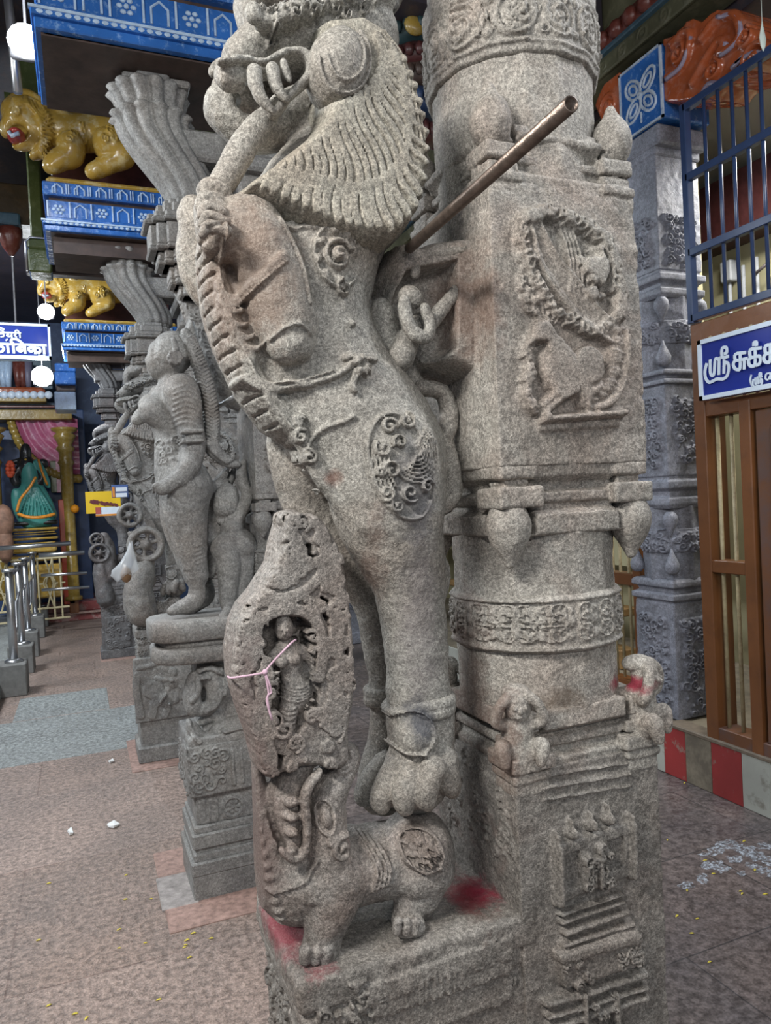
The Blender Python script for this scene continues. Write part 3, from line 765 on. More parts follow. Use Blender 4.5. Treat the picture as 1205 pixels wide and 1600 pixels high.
# shoulder whorl
c = q2(528, 400, 1.08); H.ring(c, MPX(36), MPX(44), MPX(3), .006, .2, .4, 5.4); H.spiral(c, MPX(24), 1.8, .5, MPX(4), .009); H.blob(c, MPX(9), MPX(9), .011)
for i in range(7): a = i*.75+.3; H.blob((c[0]+MPX(30)*math.cos(a), c[1]+MPX(34)*math.sin(a)), MPX(9), MPX(6), .007, a+1.2)
H.spiral(q2(540, 448, 1.08), MPX(12), 1.4, 2, MPX(3), .009)
S([(450, 360), (480, 352), (520, 362), (560, 372)], 3, .004, 1.08); S([(430, 350), (452, 385), (470, 430), (480, 480)], 3, .004, 1.09)
# rope belt with bow
S([(385, 585), (420, 600), (470, 600), (520, 588), (548, 570), (560, 560)], 6, .009, 1.08); S([(392, 580), (425, 593), (470, 593), (520, 580)], 2, .012, 1.08)
for a in (-2.4, -1.9, -1.2, -.6, 0, .7, 1.4, 2.2, 2.9): H.blob((q2(562, 572, 1.08)[0]+MPX(10)*math.cos(a), q2(562, 572, 1.08)[1]+MPX(10)*math.sin(a)), MPX(10), MPX(4), .012, a)
S([(556, 580), (548, 605), (552, 612)], 5, .009, 1.08); S([(570, 560), (590, 560)], 5, .009, 1.08); S([(540, 560), (550, 555), (560, 556)], 5, .010, 1.08); H.blob(q2(560, 500, 1.07), MPX(6), MPX(6), .008)
# thigh disc: whorl of locks
Yt = 1.05
S([(500, 690), (520, 665), (548, 655), (560, 648)], 4, .004, Yt); S([(497, 700), (494, 740), (505, 780)], 3, .003, Yt)
H.ring(q2(632, 728, Yt), MPX(50), MPX(82), MPX(3.5), .006, .25)
cc = q2(650, 705, Yt)
for k in range(7): H.ring(cc, MPX(8+5.5*k), MPX(8+6.5*k), MPX(2.4), .010-.0006*k, 0, -1.9-.1*k, 1.2-.05*k)
for k, (x, y, r, t) in enumerate([(612, 665, 14, 1), (640, 655, 14, -1), (600, 700, 13, 1), (612, 735, 15, -1), (605, 770, 12, 1), (640, 770, 15, -1), (668, 760, 12, 1), (596, 735, 10, -1), (622, 790, 10, 1), (625, 690, 12, -1)]):
    H.spiral(q2(x, y, Yt), MPX(r), 1.3, k*1.1, MPX(3), .010, t)
for k in range(5): S([(590+5*k, 690+4*k), (586+5*k, 730), (600+5*k, 780-5*k)], 2, .007, Yt)
# scrolls on the far thigh
for x, y, r, t in ((448, 690, 12, 1), (460, 720, 12, -1), (450, 750, 13, 1), (470, 775, 10, -1), (445, 668, 9, 1)): H.spiral(q2(x, y, 1.2), MPX(r), 1.3, x*.1, MPX(3), .007, t)
# jaw creases
for k in range(3): S([(500+6*k, 95), (506+6*k, 118), (498+6*k, 138)], 1.8, .004, 1.10)
H.blob(q2(655, 1152, 1.07), MPX(34), MPX(34), .006); H.ring(q2(655, 1152, 1.07), MPX(34), MPX(34), MPX(2.5), .008)
H.filler([q2(a, b, 1.1) for a, b in ((410, 0), (570, -30), (590, 20), (430, 50))], 24, MPX(10), .006, rng)
H.scale(1.4); v.carve(H, YM); v.rough(.0006, .009); v.rough(.0012, .035)
beast = v.build('rearing_beast', ST_Y, pillar)

# tusks
for pts in ([(398, 112, 12), (400, 132, 11), (409, 154, 9), (427, 176, 4)], [(426, 108, 10), (430, 128, 9), (438, 145, 7), (449, 157, 4)], [(443, 96, 6), (447, 112, 6), (453, 126, 4)]):
    v = Vol(PY(385, 185, YN-.05)-.06, PY(465, 80, YN-.05)+.06, .0025); v.chain(qc(pts, YN-.062), 1.0, .003); v.rough(.0004)
    v.build('tusk', ST_Y, beast)
# round ear
e = PY(538, 90, YN-.085); v = Vol((e[0]-.08, e[1]-.05, e[2]-.09), (e[0]+.08, e[1]+.085, e[2]+.09), .0026)
v.ell((e[0], e[1]+.03, e[2]), (MPX(45), .050, MPX(58)), -.3, .003); Hh = v.hm(); Hh.ring((e[0], e[2]), MPX(40), MPX(53), MPX(3.4), .007, -.25, -2.8, 1.2)
Hh.ring((e[0], e[2]), MPX(28), MPX(38), MPX(2), .005, -.25, -2.8, 1.0); v.carve(Hh); v.rough(.0005); v.build('ear', ST_Y, beast)

# mane: two tiers of wavy locks
mo = [(495, 25), (560, 20), (600, 44), (632, 88), (655, 146), (672, 224), (670, 292), (650, 350), (612, 384), (562, 388), (515, 376), (470, 356), (420, 334), (368, 314), (356, 298), (398, 268), (438, 240), (478, 208), (498, 178), (505, 120)]
Ym = 1.19; Ymt = 1.085; Ymn = 1.06
v = Vol((q2(360, 370, Ymt)[0]-.02, 1.03, q2(560, 372, Ymt)[1]-.03), (q2(680, 200, Ymt)[0]+.05, 1.37, q2(560, 10, Ymt)[1]+.03), .0027)
v.poly([q2(a, b, Ymt) for a, b in mo], Ym, .132, .028, .002)
H = v.hm()
def arc(P): return np.array(catmull(P, 12))
A = arc([(462, 230), (488, 212), (515, 188), (538, 164), (565, 146), (588, 118), (597, 85), (590, 56)])
B = arc([(424, 272), (470, 278), (510, 286), (552, 294), (590, 286), (622, 258), (638, 210), (632, 145), (612, 92)])
Cc = arc([(374, 306), (423, 324), (473, 346), (520, 366), (565, 377), (610, 370), (643, 334), (660, 280), (663, 218), (650, 155), (628, 100)])
def at(Q, t): return Q[int(round(t*(len(Q)-1)))]
NL = 24
for i in range(NL):
    t = i/(NL-1); a = at(A, t); b = at(B, t); n = b-a; n /= np.linalg.norm(n)+1e-6; w = np.array([-n[1], n[0]])
    pts = [a+(b-a)*s+w*6*math.sin(s*5.5+.4) for s in (0, .2, .4, .6, .8, 1.)]
    H.stroke([q2(p[0], p[1], Ymn) for p in pts], MPX(5.0), .013); H.blob(q2(b[0], b[1], Ymn), MPX(7), MPX(7), .013)
    H.stroke([q2(p[0]+w[0]*0, p[1], Ymn) for p in pts[:4]], MPX(2), .0145)
NM = 27
for i in range(NM):
    t = i/(NM-1); a2 = at(B, t); c = at(Cc, t); n = c-a2; n /= np.linalg.norm(n)+1e-6; w = np.array([-n[1], n[0]])
    pts = [a2+(c-a2)*s+w*5*math.sin(s*4.4+.2) for s in (0, .25, .5, .75, .97)]
    wd_ = 6.6 if t < .66 else 4.6
    H.stroke([q2(p[0], p[1], Ymn) for p in pts], MPX(wd_), .012); H.blob(q2(pts[-1][0], pts[-1][1], Ymn), MPX(wd_+1.5), MPX(wd_+1.5), .009)
for i in range(3): H.stroke([q2(a-6*i, b+2*i, Ymn) for a, b in ((600, 50), (632, 96), (652, 155), (664, 220))], MPX(2.2), .006)
v.carve(H, Ym); v.rough(.0006, .008); v.build('mane', ST_M, beast)

# anklets
def anklet(name, pts, Y, r, ys):
    xs = [PY(a, b, Y) for a, b in pts]; lo = np.min(xs, 0)-.05; hi = np.max(xs, 0)+.05
    v = Vol(lo, hi, .0026); 
    return v, lo, hi
for (x, y, rx, Y) in ((661, 1098, 53, YN+.01), (598, 1085, 30, YF+.01)):
    c = PY(x, y, Y); R = rx*mpp(c); v = Vol((c[0]-R-.02, c[1]-R-.02, c[2]-.03), (c[0]+R+.02, c[1]+R+.02, c[2]+.03), .0026)
    v.prism(c[:2], [(c[2]-.019, R*.88), (c[2]-.014, R*.97), (c[2]-.004, R), (c[2], R*.97), (c[2]+.004, R), (c[2]+.013, R*.97), (c[2]+.018, R*.85)], 0)
    v.rough(.0006); v.build('anklet', ST_Y, beast)

# ------------------------------------------------------------------ trunk bitten by the beast, seized in its paw
v = Vol(PY(330, 310, YN-.02)-.05, PY(430, 170, YN-.02)+.05, .003)
v.chain(qc([(420, 180, 16), (400, 200, 19), (378, 232, 21), (358, 268, 21), (340, 296, 20)], YN-.02), 1.0, .004); v.rough(.0005); v.build('seized_trunk', ST_Y, pillar)

# ------------------------------------------------------------------ crouching elephant-headed creature on the pedestal
v = Vol((.235, 1.03, .775), (.66, 1.36, 1.16), .003)
YB = 1.17
v.chain(qc([(392, 1170, 12), (398, 1240, 18), (415, 1310, 30), (440, 1370, 44), (468, 1395, 46)], 1.16), 1.0, .012)   # long left edge
v.chain(qc([(470, 1360, 50), (520, 1350, 50), (570, 1348, 44), (620, 1335, 46)], YB), 1.5, .015)                      # body
v.chain(qc([(655, 1318, 50), (658, 1345, 48)], YB-.03), 1.4, .012)                                                # haunch
v.chain(qc([(528, 1385, 36), (515, 1430, 28), (506, 1462, 23), (500, 1488, 24)], YN-.025), .95, .014)                  # near foreleg
v.chain(qc([(470, 1400, 40), (470, 1440, 34), (480, 1470, 24)], YF-.03), .95, .014)
v.ell(q3(648, 1372, 0, YN-.03)[:3], (MPX(28), MPX(30), MPX(30)), 0, .012)
v.chain(qc([(668, 1385, 24), (660, 1402, 21), (640, 1412, 20), (632, 1436, 20)], YN-.025), 1.0, .008)
v.chain(qc([(630, 1448, 17), (648, 1446, 17)], YN-.05), 1.1, .006)
for dx in (-12, 2, 16): v.chain(qc([(634+dx, 1440, 8), (632+dx, 1456, 7)], YN-.07), 1.1, .002)
for dx in (-22, -6, 10): v.chain(qc([(500+dx, 1486, 11), (498+dx, 1500, 9)], YN-.05), 1.1, .002)
# head thrown back: lower lobe, jaw edge, upper jaw and raised trunk
v.chain(qc([(462, 1325, 26), (446, 1285, 28), (446, 1240, 26), (462, 1205, 20), (482, 1180, 15)], YN+.01), 1.3, .008)
v.chain(qc([(505, 1345, 38), (503, 1290, 34), (508, 1245, 26), (524, 1212, 20), (538, 1190, 17), (543, 1174, 14)], YN+.01), 1.5, .010)
v.chain(qc([(478, 1186, 13), (500, 1178, 13), (520, 1168, 10)], YN), 1.3, .006)
v.chain(qc([(455, 1250, 10), (455, 1325, 12)], YN-.045), 1.2, .005, cut=True, sm=1)
for y in (1250, 1274, 1298, 1325): v.ell(q3(455, y, 0, YN-.03)[:3], (MPX(11), .018, MPX(7)), 0, .003)
v.chain(qc([(500, 1205, 5), (482, 1228, 6), (476, 1255, 6), (480, 1300, 6), (474, 1332, 6), (456, 1342, 6), (440, 1328, 6)], YN-.04), 1.6, .004)
v.ell(q3(544, 1178, 0, YN-.02)[:3], (MPX(4), .025, MPX(9)), 0, .003, cut=True)
v.chain(qc([(422, 1222, 4), (425, 1280, 5), (446, 1335, 5)], YN-.01), 2.5, .004, cut=True)
H = v.hm()
for k in range(16): y = 1185+k*17; x = 396+max(0, k-5)*4.2; H.blob(q2(x, y, 1.12), MPX(8), MPX(6), .005, .4)
c = q2(513, 1282, 1.08); H.ring(c, MPX(14), MPX(24), MPX(3), .007, .1); H.blob(c, MPX(9), MPX(16), .009, .1)
H.spiral(q2(538, 1328, 1.08), MPX(18), 1.3, 1., MPX(5), .010); H.spiral(q2(522, 1318, 1.08), MPX(9), 1.2, 0, MPX(4), .009)
H.rosette(q2(676, 1345, 1.04), MPX(28), 9, .008); H.filler([q2(a, b, 1.05) for a, b in ((650, 1325), (692, 1325), (692, 1370), (650, 1370))], 10, MPX(8), .009, rng)
for k in range(4): H.stroke([q2(585+9*k, 1330+4*k, 1.07), q2(596+7*k, 1365, 1.07), q2(588+7*k, 1400-3*k, 1.07)], MPX(3), .006)
H.stroke([q2(500, 1350, 1.08), q2(480, 1385, 1.08), q2(440, 1410, 1.08), q2(410, 1395, 1.1)], MPX(2.5), .005)
for k in range(2): H.stroke([q2(528+7*k, 1200+8*k, 1.08), q2(540+6*k, 1212+6*k, 1.08), q2(556, 1204+6*k, 1.08)], MPX(2), .004)
v.carve(H, YB); v.rough(.0007, .010); v.build('crouching_creature', ST_L, pillar)

# ------------------------------------------------------------------ pierced scroll frame around a goddess figure
YS = 1.15
out = [(442, 806), (456, 796), (470, 802), (492, 800), (514, 822), (530, 850), (540, 885), (547, 930), (553, 985), (556, 1045), (553, 1100), (546, 1140), (548, 1185), (530, 1205), (500, 1200), (470, 1200), (440, 1210), (418, 1220), (402, 1205), (392, 1160), (374, 1110), (360, 1060), (357, 1020), (364, 975), (378, 945), (396, 925), (424, 880), (430, 850)]
v = Vol((q2(350, 1230, 1.1)[0]-.02, 1.045, q2(500, 1230, YS)[1]), (q2(565, 900, YS)[0]+.03, 1.26, q2(480, 788, YS)[1]), .0026)
YO = 1.115
v.poly([q2(a, b, YO) for a, b in out], YS, .058, .018, .002)
for P in ([(396, 985), (402, 965), (440, 962), (482, 966), (498, 985), (504, 1030), (506, 1090), (492, 1128), (470, 1150), (434, 1140), (420, 1100), (424, 1050), (402, 1030)],):
    v.poly([q2(a, b, YS-.07) for a, b in P], YS-.062, .052, .012, .004, cut=True)
for P in ([(492, 926), (508, 935), (516, 958), (508, 978), (494, 952)], [(466, 958), (480, 962), (486, 976), (472, 975)], [(380, 944), (404, 946), (394, 958)], [(425, 905), (436, 890), (444, 896), (432, 912)], [(470, 850), (480, 846), (486, 872), (476, 876)], [(532, 1010), (540, 1012), (541, 1040), (533, 1036)], [(504, 1120), (514, 1118), (516, 1146), (506, 1144)], [(376, 1050), (384, 1046), (390, 1078), (380, 1074)], [(423, 1168), (440, 1175), (432, 1198), (418, 1200)], [(462, 1098), (478, 1090), (486, 1108), (470, 1120)], [(426, 1070), (436, 1040), (438, 1090)], [(474, 1010), (486, 1004), (490, 1040), (480, 1042)]):
    v.poly([q2(a, b, YO) for a, b in P], YS, .2, .006, .003, cut=True)
v.chain(qc([(455, 813, 17)], YS-.03)*2, 1.5, .003, sm=1)
H = v.hm()
def S(pts, r, h, Y=1.085, **k): H.stroke([q2(a, b, Y) for a, b in pts], MPX(r), h, **k)
for off, r, h in ((0, 6, .012), (-9, 2.5, .009), (9, 2.5, .009)):
    S([(496+off, 810), (510+off*.8, 850), (504+off*.6, 895), (478+off*.3, 925+off*.6), (440, 938+off), (400, 936+off)], r, h)     # upper crescent
S([(400, 1000), (398, 1030), (404, 980), (420, 962), (450, 952), (480, 958), (500, 980), (506, 1020), (500, 1060)], 8, .016); S([(396, 1040), (388, 1010), (396, 975)], 7, .016)
S([(434, 880), (412, 908), (392, 935), (376, 965), (368, 1010)], 5, .010)
S([(525, 850), (534, 900), (545, 960), (549, 1030), (546, 1100), (538, 1150)], 3, .006)
for i, qq in enumerate(catmull([(378, 990), (370, 1040), (382, 1085), (396, 1130), (408, 1175), (418, 1200)], 3)): H.spiral(q2(qq[0]+4*(-1)**i, qq[1], 1.085), MPX(13), 1.3, i*1.3, MPX(4), .012, (-1)**i)
for i, qq in enumerate(catmull([(520, 880), (528, 920), (530, 970), (530, 1020), (530, 1070), (525, 1110), (522, 1140)], 3)): H.spiral(q2(qq[0]+5*(-1)**i, qq[1], 1.085), MPX(13), 1.3, i*1.1, MPX(4), .012, (-1)**i)
for i, qq in enumerate(catmull([(452, 835), (470, 860), (455, 885), (430, 905), (460, 905), (480, 880)], 2)): H.spiral(q2(qq[0], qq[1], 1.085), MPX(11), 1.3, i*1.7, MPX(3.5), .012, (-1)**i)
for i, qq in enumerate(catmull([(412, 1060), (410, 1100), (420, 1130), (412, 1160)], 2)): H.spiral(q2(qq[0], qq[1], 1.085), MPX(13), 1.2, i*2, MPX(4), .012, (-1)**i)
for i in range(26): t_ = i/25; x_, y_ = catmull([(436, 872), (408, 905), (386, 938), (372, 975), (366, 1020), (368, 1065), (382, 1110), (396, 1155), (408, 1195)], 6)[int(t_*47)]; H.blob(q2(x_, y_, 1.085), MPX(9), MPX(6.5), .007, .6)
H.filler([q2(a, b, 1.085) for a, b in out], 75, MPX(12), .009, rng, MPX(3.2))
H.mask([q2(a, b, YO) for a, b in out], .005); H.scale(1.5)
H.spiral(q2(455, 813, 1.08), MPX(12), 1.2, 1, MPX(3), .006)
v.carve(H, YS+.02); v.rough(.0006, .008)
frame = v.build('pierced_scroll_frame', ST_L, pillar)
# goddess inside the arch
YG = 1.115
v = Vol(PY(400, 1170, YG)-.04, PY(510, 955, YG)+.04, .0022)
v.chain(qc([(444, 988, 13), (444, 978, 13), (442, 966, 9)], YG-.01), 1.0, .003)
v.chain(qc([(444, 1000, 7), (448, 1010, 12), (452, 1022, 19), (454, 1040, 15), (458, 1058, 15), (464, 1078, 21), (466, 1092, 20)], YG), .9, .006)
for x, y in ((440, 1034), (462, 1030)): v.ell(q3(x, y, 0, YG-.016)[:3], (MPX(9), MPX(9), MPX(9)), 0, .003)
v.chain(qc([(432, 1018, 9), (418, 1036, 8), (414, 1052, 7), (424, 1030, 6)], YG-.005), 1.0, .004)
v.chain(qc([(468, 1014, 9), (482, 1026, 8), (490, 1040, 7), (496, 1055, 7)], YG-.005), 1.0, .004)
v.chain(qc([(470, 1040, 7), (492, 1062, 7), (500, 1080, 8)], YG), 1.0, .004)
v.chain(qc([(456, 1095, 15), (450, 1115, 13), (448, 1140, 11), (452, 1160, 9)], YG-.006), 1.0, .005)
v.chain(qc([(474, 1095, 15), (478, 1115, 13), (474, 1140, 11), (470, 1160, 9)], YG+.004), 1.0, .005)
H = v.hm()
for k in range(5): H.stroke([q2(448-2*k, 1072+5*k, YG-.02), q2(466, 1076+5*k, YG-.02), q2(486, 1068+5*k, YG-.02)], MPX(1.6), .003)
for k in range(6): H.stroke([q2(438, 1105+8*k, YG-.02), q2(450, 1109+8*k, YG-.02), q2(463, 1106+8*k, YG-.02)], MPX(1.6), .0025)
for x in (439, 449): H.blob(q2(x, 984, YG-.02), MPX(2.6), MPX(1.8), .003)
H.blob(q2(444, 990, YG-.02), MPX(2), MPX(4), .004); H.stroke([q2(432, 1006, YG-.02), q2(444, 1014, YG-.02), q2(458, 1006, YG-.02)], MPX(2), .003)
v.carve(H); v.rough(.0003, .006); v.build('goddess_figure', ST_L, frame)

# ------------------------------------------------------------------ bracket slab between beast and pillar, hanging figure and loops
v = Vol((.44, 1.06, 1.42), (.665, 1.34, 2.03), .003)
slab = [(628, 402), (648, 394), (725, 384), (760, 395), (760, 660), (715, 665), (706, 600), (664, 580), (645, 575), (600, 520), (585, 440), (600, 395)]
v.poly([q2(a, b, 1.2) for a, b in slab], 1.21, .10, .02, .006)
v.poly([q2(a, b, 1.1) for a, b in ((640, 415), (722, 400), (722, 540), (690, 575), (645, 560), (612, 480))], 1.09, .075, .02, .006, cut=True)
v.chain(qc([(655, 606, 12), (690, 612, 12), (702, 640, 13), (698, 672, 14), (680, 690, 12)], 1.19), 1.3, .004)
v.chain(qc([(690, 690, 15), (700, 730, 16), (702, 770, 16), (680, 795, 16)], 1.20), 1.4, .008)
v.chain(qc([(640, 560, 16), (630, 590, 18), (650, 610, 14)], 1.22), 1.3, .01)
v.rough(.0008, .01); v.build('bracket_slab', ST_P, pillar)
v = Vol(PY(610, 580, 1.12)-.05, PY(730, 400, 1.12)+.06, .0026); YH = 1.12
v.chain(qc([(640, 462, 18), (646, 466, 17)], YH), 1.0, .004, sm=1)
v.chain(qc([(664, 500, 14), (650, 512, 15), (636, 535, 16), (626, 560, 20)], YH+.02), 1.0, .008)
for k in range(6): v.chain(qc([(672+9*k, 505-11*k, 14-k), (676+9*k, 500-11*k, 14-k)], YH+.005), 1.0, .002, sm=1)
v.chain(qc([(632, 470, 9), (636, 500, 10), (648, 522, 10), (668, 526, 9), (672, 505, 8), (664, 480, 8)], YH-.02), 1.0, .004)
v.chain(qc([(648, 430, 8), (655, 405, 8), (690, 398, 9), (722, 390, 9)], YH), 1.2, .005)
v.chain(qc([(605, 540, 16), (600, 505, 18), (596, 480, 14)], YH+.05), 1.0, .008)
v.rough(.0006); v.build('climbing_figure', ST_Y, pillar)
# ------------------------------------------------------------------ floor, plinth, ceiling, walls
def slab_mat(name, c1, c2, c3, mort, bw, rh, scale=1.0, rough=.5, bumpd=.006, off=(0, 0, 0), nz=60.):
    mt, nt, B, new, lk = nodes(name); tc = new('ShaderNodeTexCoord').outputs['Object']
    mp = new('ShaderNodeMapping'); mp.inputs['Location'].default_value = off; lk(tc, mp.inputs[0])
    br = new('ShaderNodeTexBrick'); lk(mp.outputs[0], br.inputs['Vector']); br.inputs['Scale'].default_value = scale
    br.inputs['Brick Width'].default_value = bw; br.inputs['Row Height'].default_value = rh; br.inputs['Mortar Size'].default_value = .003
    br.inputs['Color1'].default_value = (*c1, 1); br.inputs['Color2'].default_value = (*c2, 1); br.inputs['Mortar'].default_value = (*mort, 1); br.offset = .37
    n1 = noise(nt, tc, 2.2, 7, lk, .65, .4); c = mix(nt, ramp(nt, n1, [(.4, 0), (.66, .7)], lk), br.outputs['Color'], c3, lk)
    n2 = noise(nt, tc, nz, 4, lk, .65); c = mix(nt, 1.0, c, ramp(nt, n2, [(.38, .62), (.62, 1.38)], lk), lk, 'MULTIPLY')
    n3 = noise(nt, tc, nz*3.3, 3, lk, .6); c = mix(nt, 1.0, c, ramp(nt, n3, [(.38, .78), (.62, 1.25)], lk), lk, 'MULTIPLY')
    lk(c, B.inputs['Base Color']); B.inputs['Specular IOR Level'].default_value = .5
    lk(ramp(nt, n2, [(.3, rough-.12), (.7, rough+.15)], lk), B.inputs['Roughness'])
    b1 = new('ShaderNodeBump'); b1.inputs['Strength'].default_value = .8; b1.inputs['Distance'].default_value = bumpd; lk(n2, b1.inputs['Height'])
    b0 = new('ShaderNodeBump'); b0.inputs['Strength'].default_value = .6; b0.inputs['Distance'].default_value = .01; b0.invert = True; lk(br.outputs['Fac'], b0.inputs['Height']); lk(b1.outputs[0], b0.inputs['Normal'])
    lk(b0.outputs[0], B.inputs['Normal']); return mt
M_FL = slab_mat('pink_granite_paving', (.255, .19, .16), (.30, .23, .20), (.185, .15, .135), (.19, .13, .11), 1.9, .9, 1.0, .5, .012, (.3, .12, 0), 42.)
M_FD = slab_mat('dark_granite_paving', (.125, .105, .10), (.17, .135, .125), (.10, .09, .095), (.05, .045, .045), .9, .5, 1.0, .42, .003, (.1, .2, 0), 30.)
M_FG = slab_mat('grey_granite_slab', (.23, .25, .25), (.30, .32, .32), (.18, .19, .19), (.1, .1, .1), 5., 5., 1.0, .5, .003, (2, 2, 0), 40.)
def struct(name, mb, mat, **k): return tag(mb.build(name, mat, None, **k), kind='structure')
struct('floor', MB().box(-5, .95, -1.5, 13, -.2, 0), M_FL)
struct('floor', MB().box(.95, 5, -1.5, 13, -.2, -.001), M_FD)
# grey slabs laid across the corridor
gy0 = float(PZ(100, 1185)[1]); gy1 = float(PZ(100, 1118)[1])
struct('floor', MB().box(-2.2, .34, gy0, gy1, -.05, .003, .004), M_FG)
struct('floor', MB().box(-.55, .12, gy1+.02, gy1+.75, -.05, .003, .004), M_FG)
M_PINK = plain('red_ochre_wash', (.31, .205, .175), .6, 0, .45, 40., .6)
M_LIME = plain('lime_spill', (.30, .275, .265), .6, 0, .4, 30., .3)
def trimbox(x0, x1, y0, y1, z0, z1, mat, b=.003): return struct('trim_1', MB().box(x0, x1, y0, y1, z0, z1, b), mat)
for k, (x0, x1, y0, y1) in enumerate(((.21, 1.0, 2.70, 3.36), (.19, 1.0, 4.46, 5.1), (.1, 1.0, 7.95, 8.5))):
    struct('trim_%d' % (k+1), MB().box(x0, x1, y0, y1, -.02, .006, .003), M_PINK)
struct('trim_4', MB().box(.20, .335, 2.86, 3.12, -.02, .009, .003), M_LIME)
M_DARKP = painted('dark_painted_plaster', (.035, .03, .04), (.09, .05, .04), .5, .5, 14.)
M_MAROON = plain('maroon_paint', (.06, .018, .018), .4, 0, .3, 20.)
struct('ceiling', MB().box(-5, 5, -1.5, 13, 4.5, 4.7), M_DARKP)
M_WBLUE = painted('dark_blue_wall_paint', (.025, .05, .12), (.08, .14, .25), .4, .5, 8.)
struct('wall_back', MB().box(-5, 5, 12.6, 12.8, 0, 4.5), M_WBLUE)
M_DGREY = plain('sooty_stone', (.10, .10, .11), .7, 0, .3, 12.)
struct('wall_left', MB().box(-5.2, -5, -1.5, 13, 0, 4.5), M_DGREY)
M_CREAM = painted('cream_wall_paint', (.36, .335, .21), (.27, .25, .14), .35, .5, 4., .45, .7)
M_CREAM2 = painted('cream_ceiling_paint', (.34, .33, .26), (.25, .235, .18), .4, .5, 5., .45, .7)
struct('wall_right', MB().box(4.1, 4.3, -1.5, 8, 0, 4.5), M_CREAM)
struct('wall_inner', MB().box(2.95, 4.1, 8, 8.1, 0, 4.5), M_CREAM)

# plinth under the gate, painted in red and white blocks
PLX = 2.75; zt = .262
yb = [float(PX(x, 1200, PLX)[1]) for x in (1040, 1073, 1113, 1160, 1235)]
M_PW = painted('chipped_white_paint', (.42, .43, .39), (.20, .185, .15), .8, .6, 9., .56, .68)
M_PR = painted('chipped_red_paint', (.30, .035, .035), (.26, .18, .15), .8, .55, 9., .60, .64)
M_PC = painted('bare_plaster', (.23, .20, .15), (.13, .11, .085), .9, .7, 9., .42, .6)
segs = [(8.0, yb[0]+.9, M_PW), (yb[0]+.9, yb[0]+.55, M_PR), (yb[0]+.55, yb[0], M_PW), (yb[0], yb[1], M_PR), (yb[1], yb[2], M_PC), (yb[2], yb[3], M_PR), (yb[3], yb[4], M_PW), (yb[4], yb[4]-.3, M_PR), (yb[4]-.3, -1.5, M_PW)]
for i, (a, b, mt) in enumerate(segs):
    struct('baseboard_%d' % (i+1), MB().box(PLX-.004, PLX+.05, b, a, 0, zt-.004, .003), mt)
struct('wall_plinth', MB().box(PLX+.01, 4.2, -1.5, 8, 0, zt, .0), M_PC)
M_CONC = plain('worn_concrete', (.15, .12, .09), .6, 0, .3, 18., .4)
struct('trim_5', MB().box(PLX-.008, PLX+.10, 1.2, 2.98, zt-.012, zt+.012, .006), M_CONC)

# room behind the gate: sloping cream ceiling and maroon beam
struct('ceiling', MB().add([(3.3, -1.5, 3.75), (4.1, -1.5, 3.45), (4.1, 8, 3.45), (3.3, 8, 3.75), (3.3, -1.5, 3.80), (4.1, -1.5, 3.5), (4.1, 8, 3.5), (3.3, 8, 3.80)],
       [(0, 1, 2, 3), (7, 6, 5, 4), (0, 4, 5, 1), (2, 6, 7, 3), (0, 3, 7, 4), (1, 5, 6, 2)]), M_CREAM2)
struct('beam_1', MB().box(3.9, 4.1, -1.5, 8, 3.05, 3.45), M_MAROON)
struct('beam_2', MB().box(3.02, 3.3, -1.5, 8, 3.74, 4.5), M_DARKP)

# ------------------------------------------------------------------ painted beam along the right aisle
M_RUST = painted('brown_red_paint', (.14, .035, .025), (.30, .16, .14), .5, .35, 20.)
M_OLIVE = painted('olive_paint', (.10, .10, .06), (.18, .17, .11), .7, .4, 16.)
M_TEAL = painted('blue_green_paint', (.05, .10, .14), (.12, .2, .25), .4, .35, 18.)
M_ORANGE = painted('orange_gloss_paint', (.42, .10, .035), (.5, .26, .2), .35, .15, 14., .5, .62)
M_LILAC = painted('lilac_trim_paint', (.30, .25, .33), (.42, .38, .45), .5, .3, 20.)
M_BLUE = painted('bright_blue_paint', (.03, .13, .42), (.35, .55, .8), .45, .25, 26., .56, .66)
M_PALE = painted('pale_blue_white_paint', (.50, .58, .68), (.12, .28, .55), .6, .3, 40., .52, .62)
XB = 2.80
def zx(px, py, X=XB): return float(PX(px, py, X)[2])
beamr = thing('painted_beam', 'long beam above the right aisle painted in brown-red, blue and olive bands', 'beam', (XB, 3.5, 3.9), None); beamr['kind'] = 'structure'
z0 = zx(950, 112); z1 = zx(950, 84); z2 = zx(950, 76); z3 = zx(950, 48); z4 = zx(950, 15)
H_ = HM(np.arange(1.0, 6.0, .006), np.arange(z0-.02, z1+.02, .006))
def reliefplate(name, X, u0, u1, w0, w1, hm_fn, mat, parent, h=.007, thick=.03, axis='x'):
    """vertical plate with shallow carving; axis 'x': face towards -X, u = Y;  axis 'y': face towards -Y, u = X"""
    if axis == 'x': v = Vol((X-.02, u0, w0), (X+thick, u1, w1), h); v.box((X, u0, w0), (X+thick, u1, w1), h*.7); H = v.hmx(); hm_fn(H); v.carvex(H, X+thick*.6)
    else: v = Vol((u0, X-.02, w0), (u1, X+thick, w1), h); v.box((u0, X, w0), (u1, X+thick, w1), h*.7); H = v.hm(); hm_fn(H); v.carve(H, X+thick*.6)
    return v.build(name, mat, parent)
def scrolls(u0, u1, w0, w1, n, hh):
    def f(H):
        for i in range(n):
            u = u0+(u1-u0)*(i+.5)/n; R = min((w1-w0)*.4, (u1-u0)/n*.45); H.spiral((u, (w0+w1)/2), R, 1.5, i*2.1, R*.16, hh, (-1)**i)
    return f
reliefplate('scroll_band', XB, 2.0, 6.0, z0, z1, scrolls(2.0, 6.0, z0, z1, 26, .012), M_OLIVE, beamr, .008)
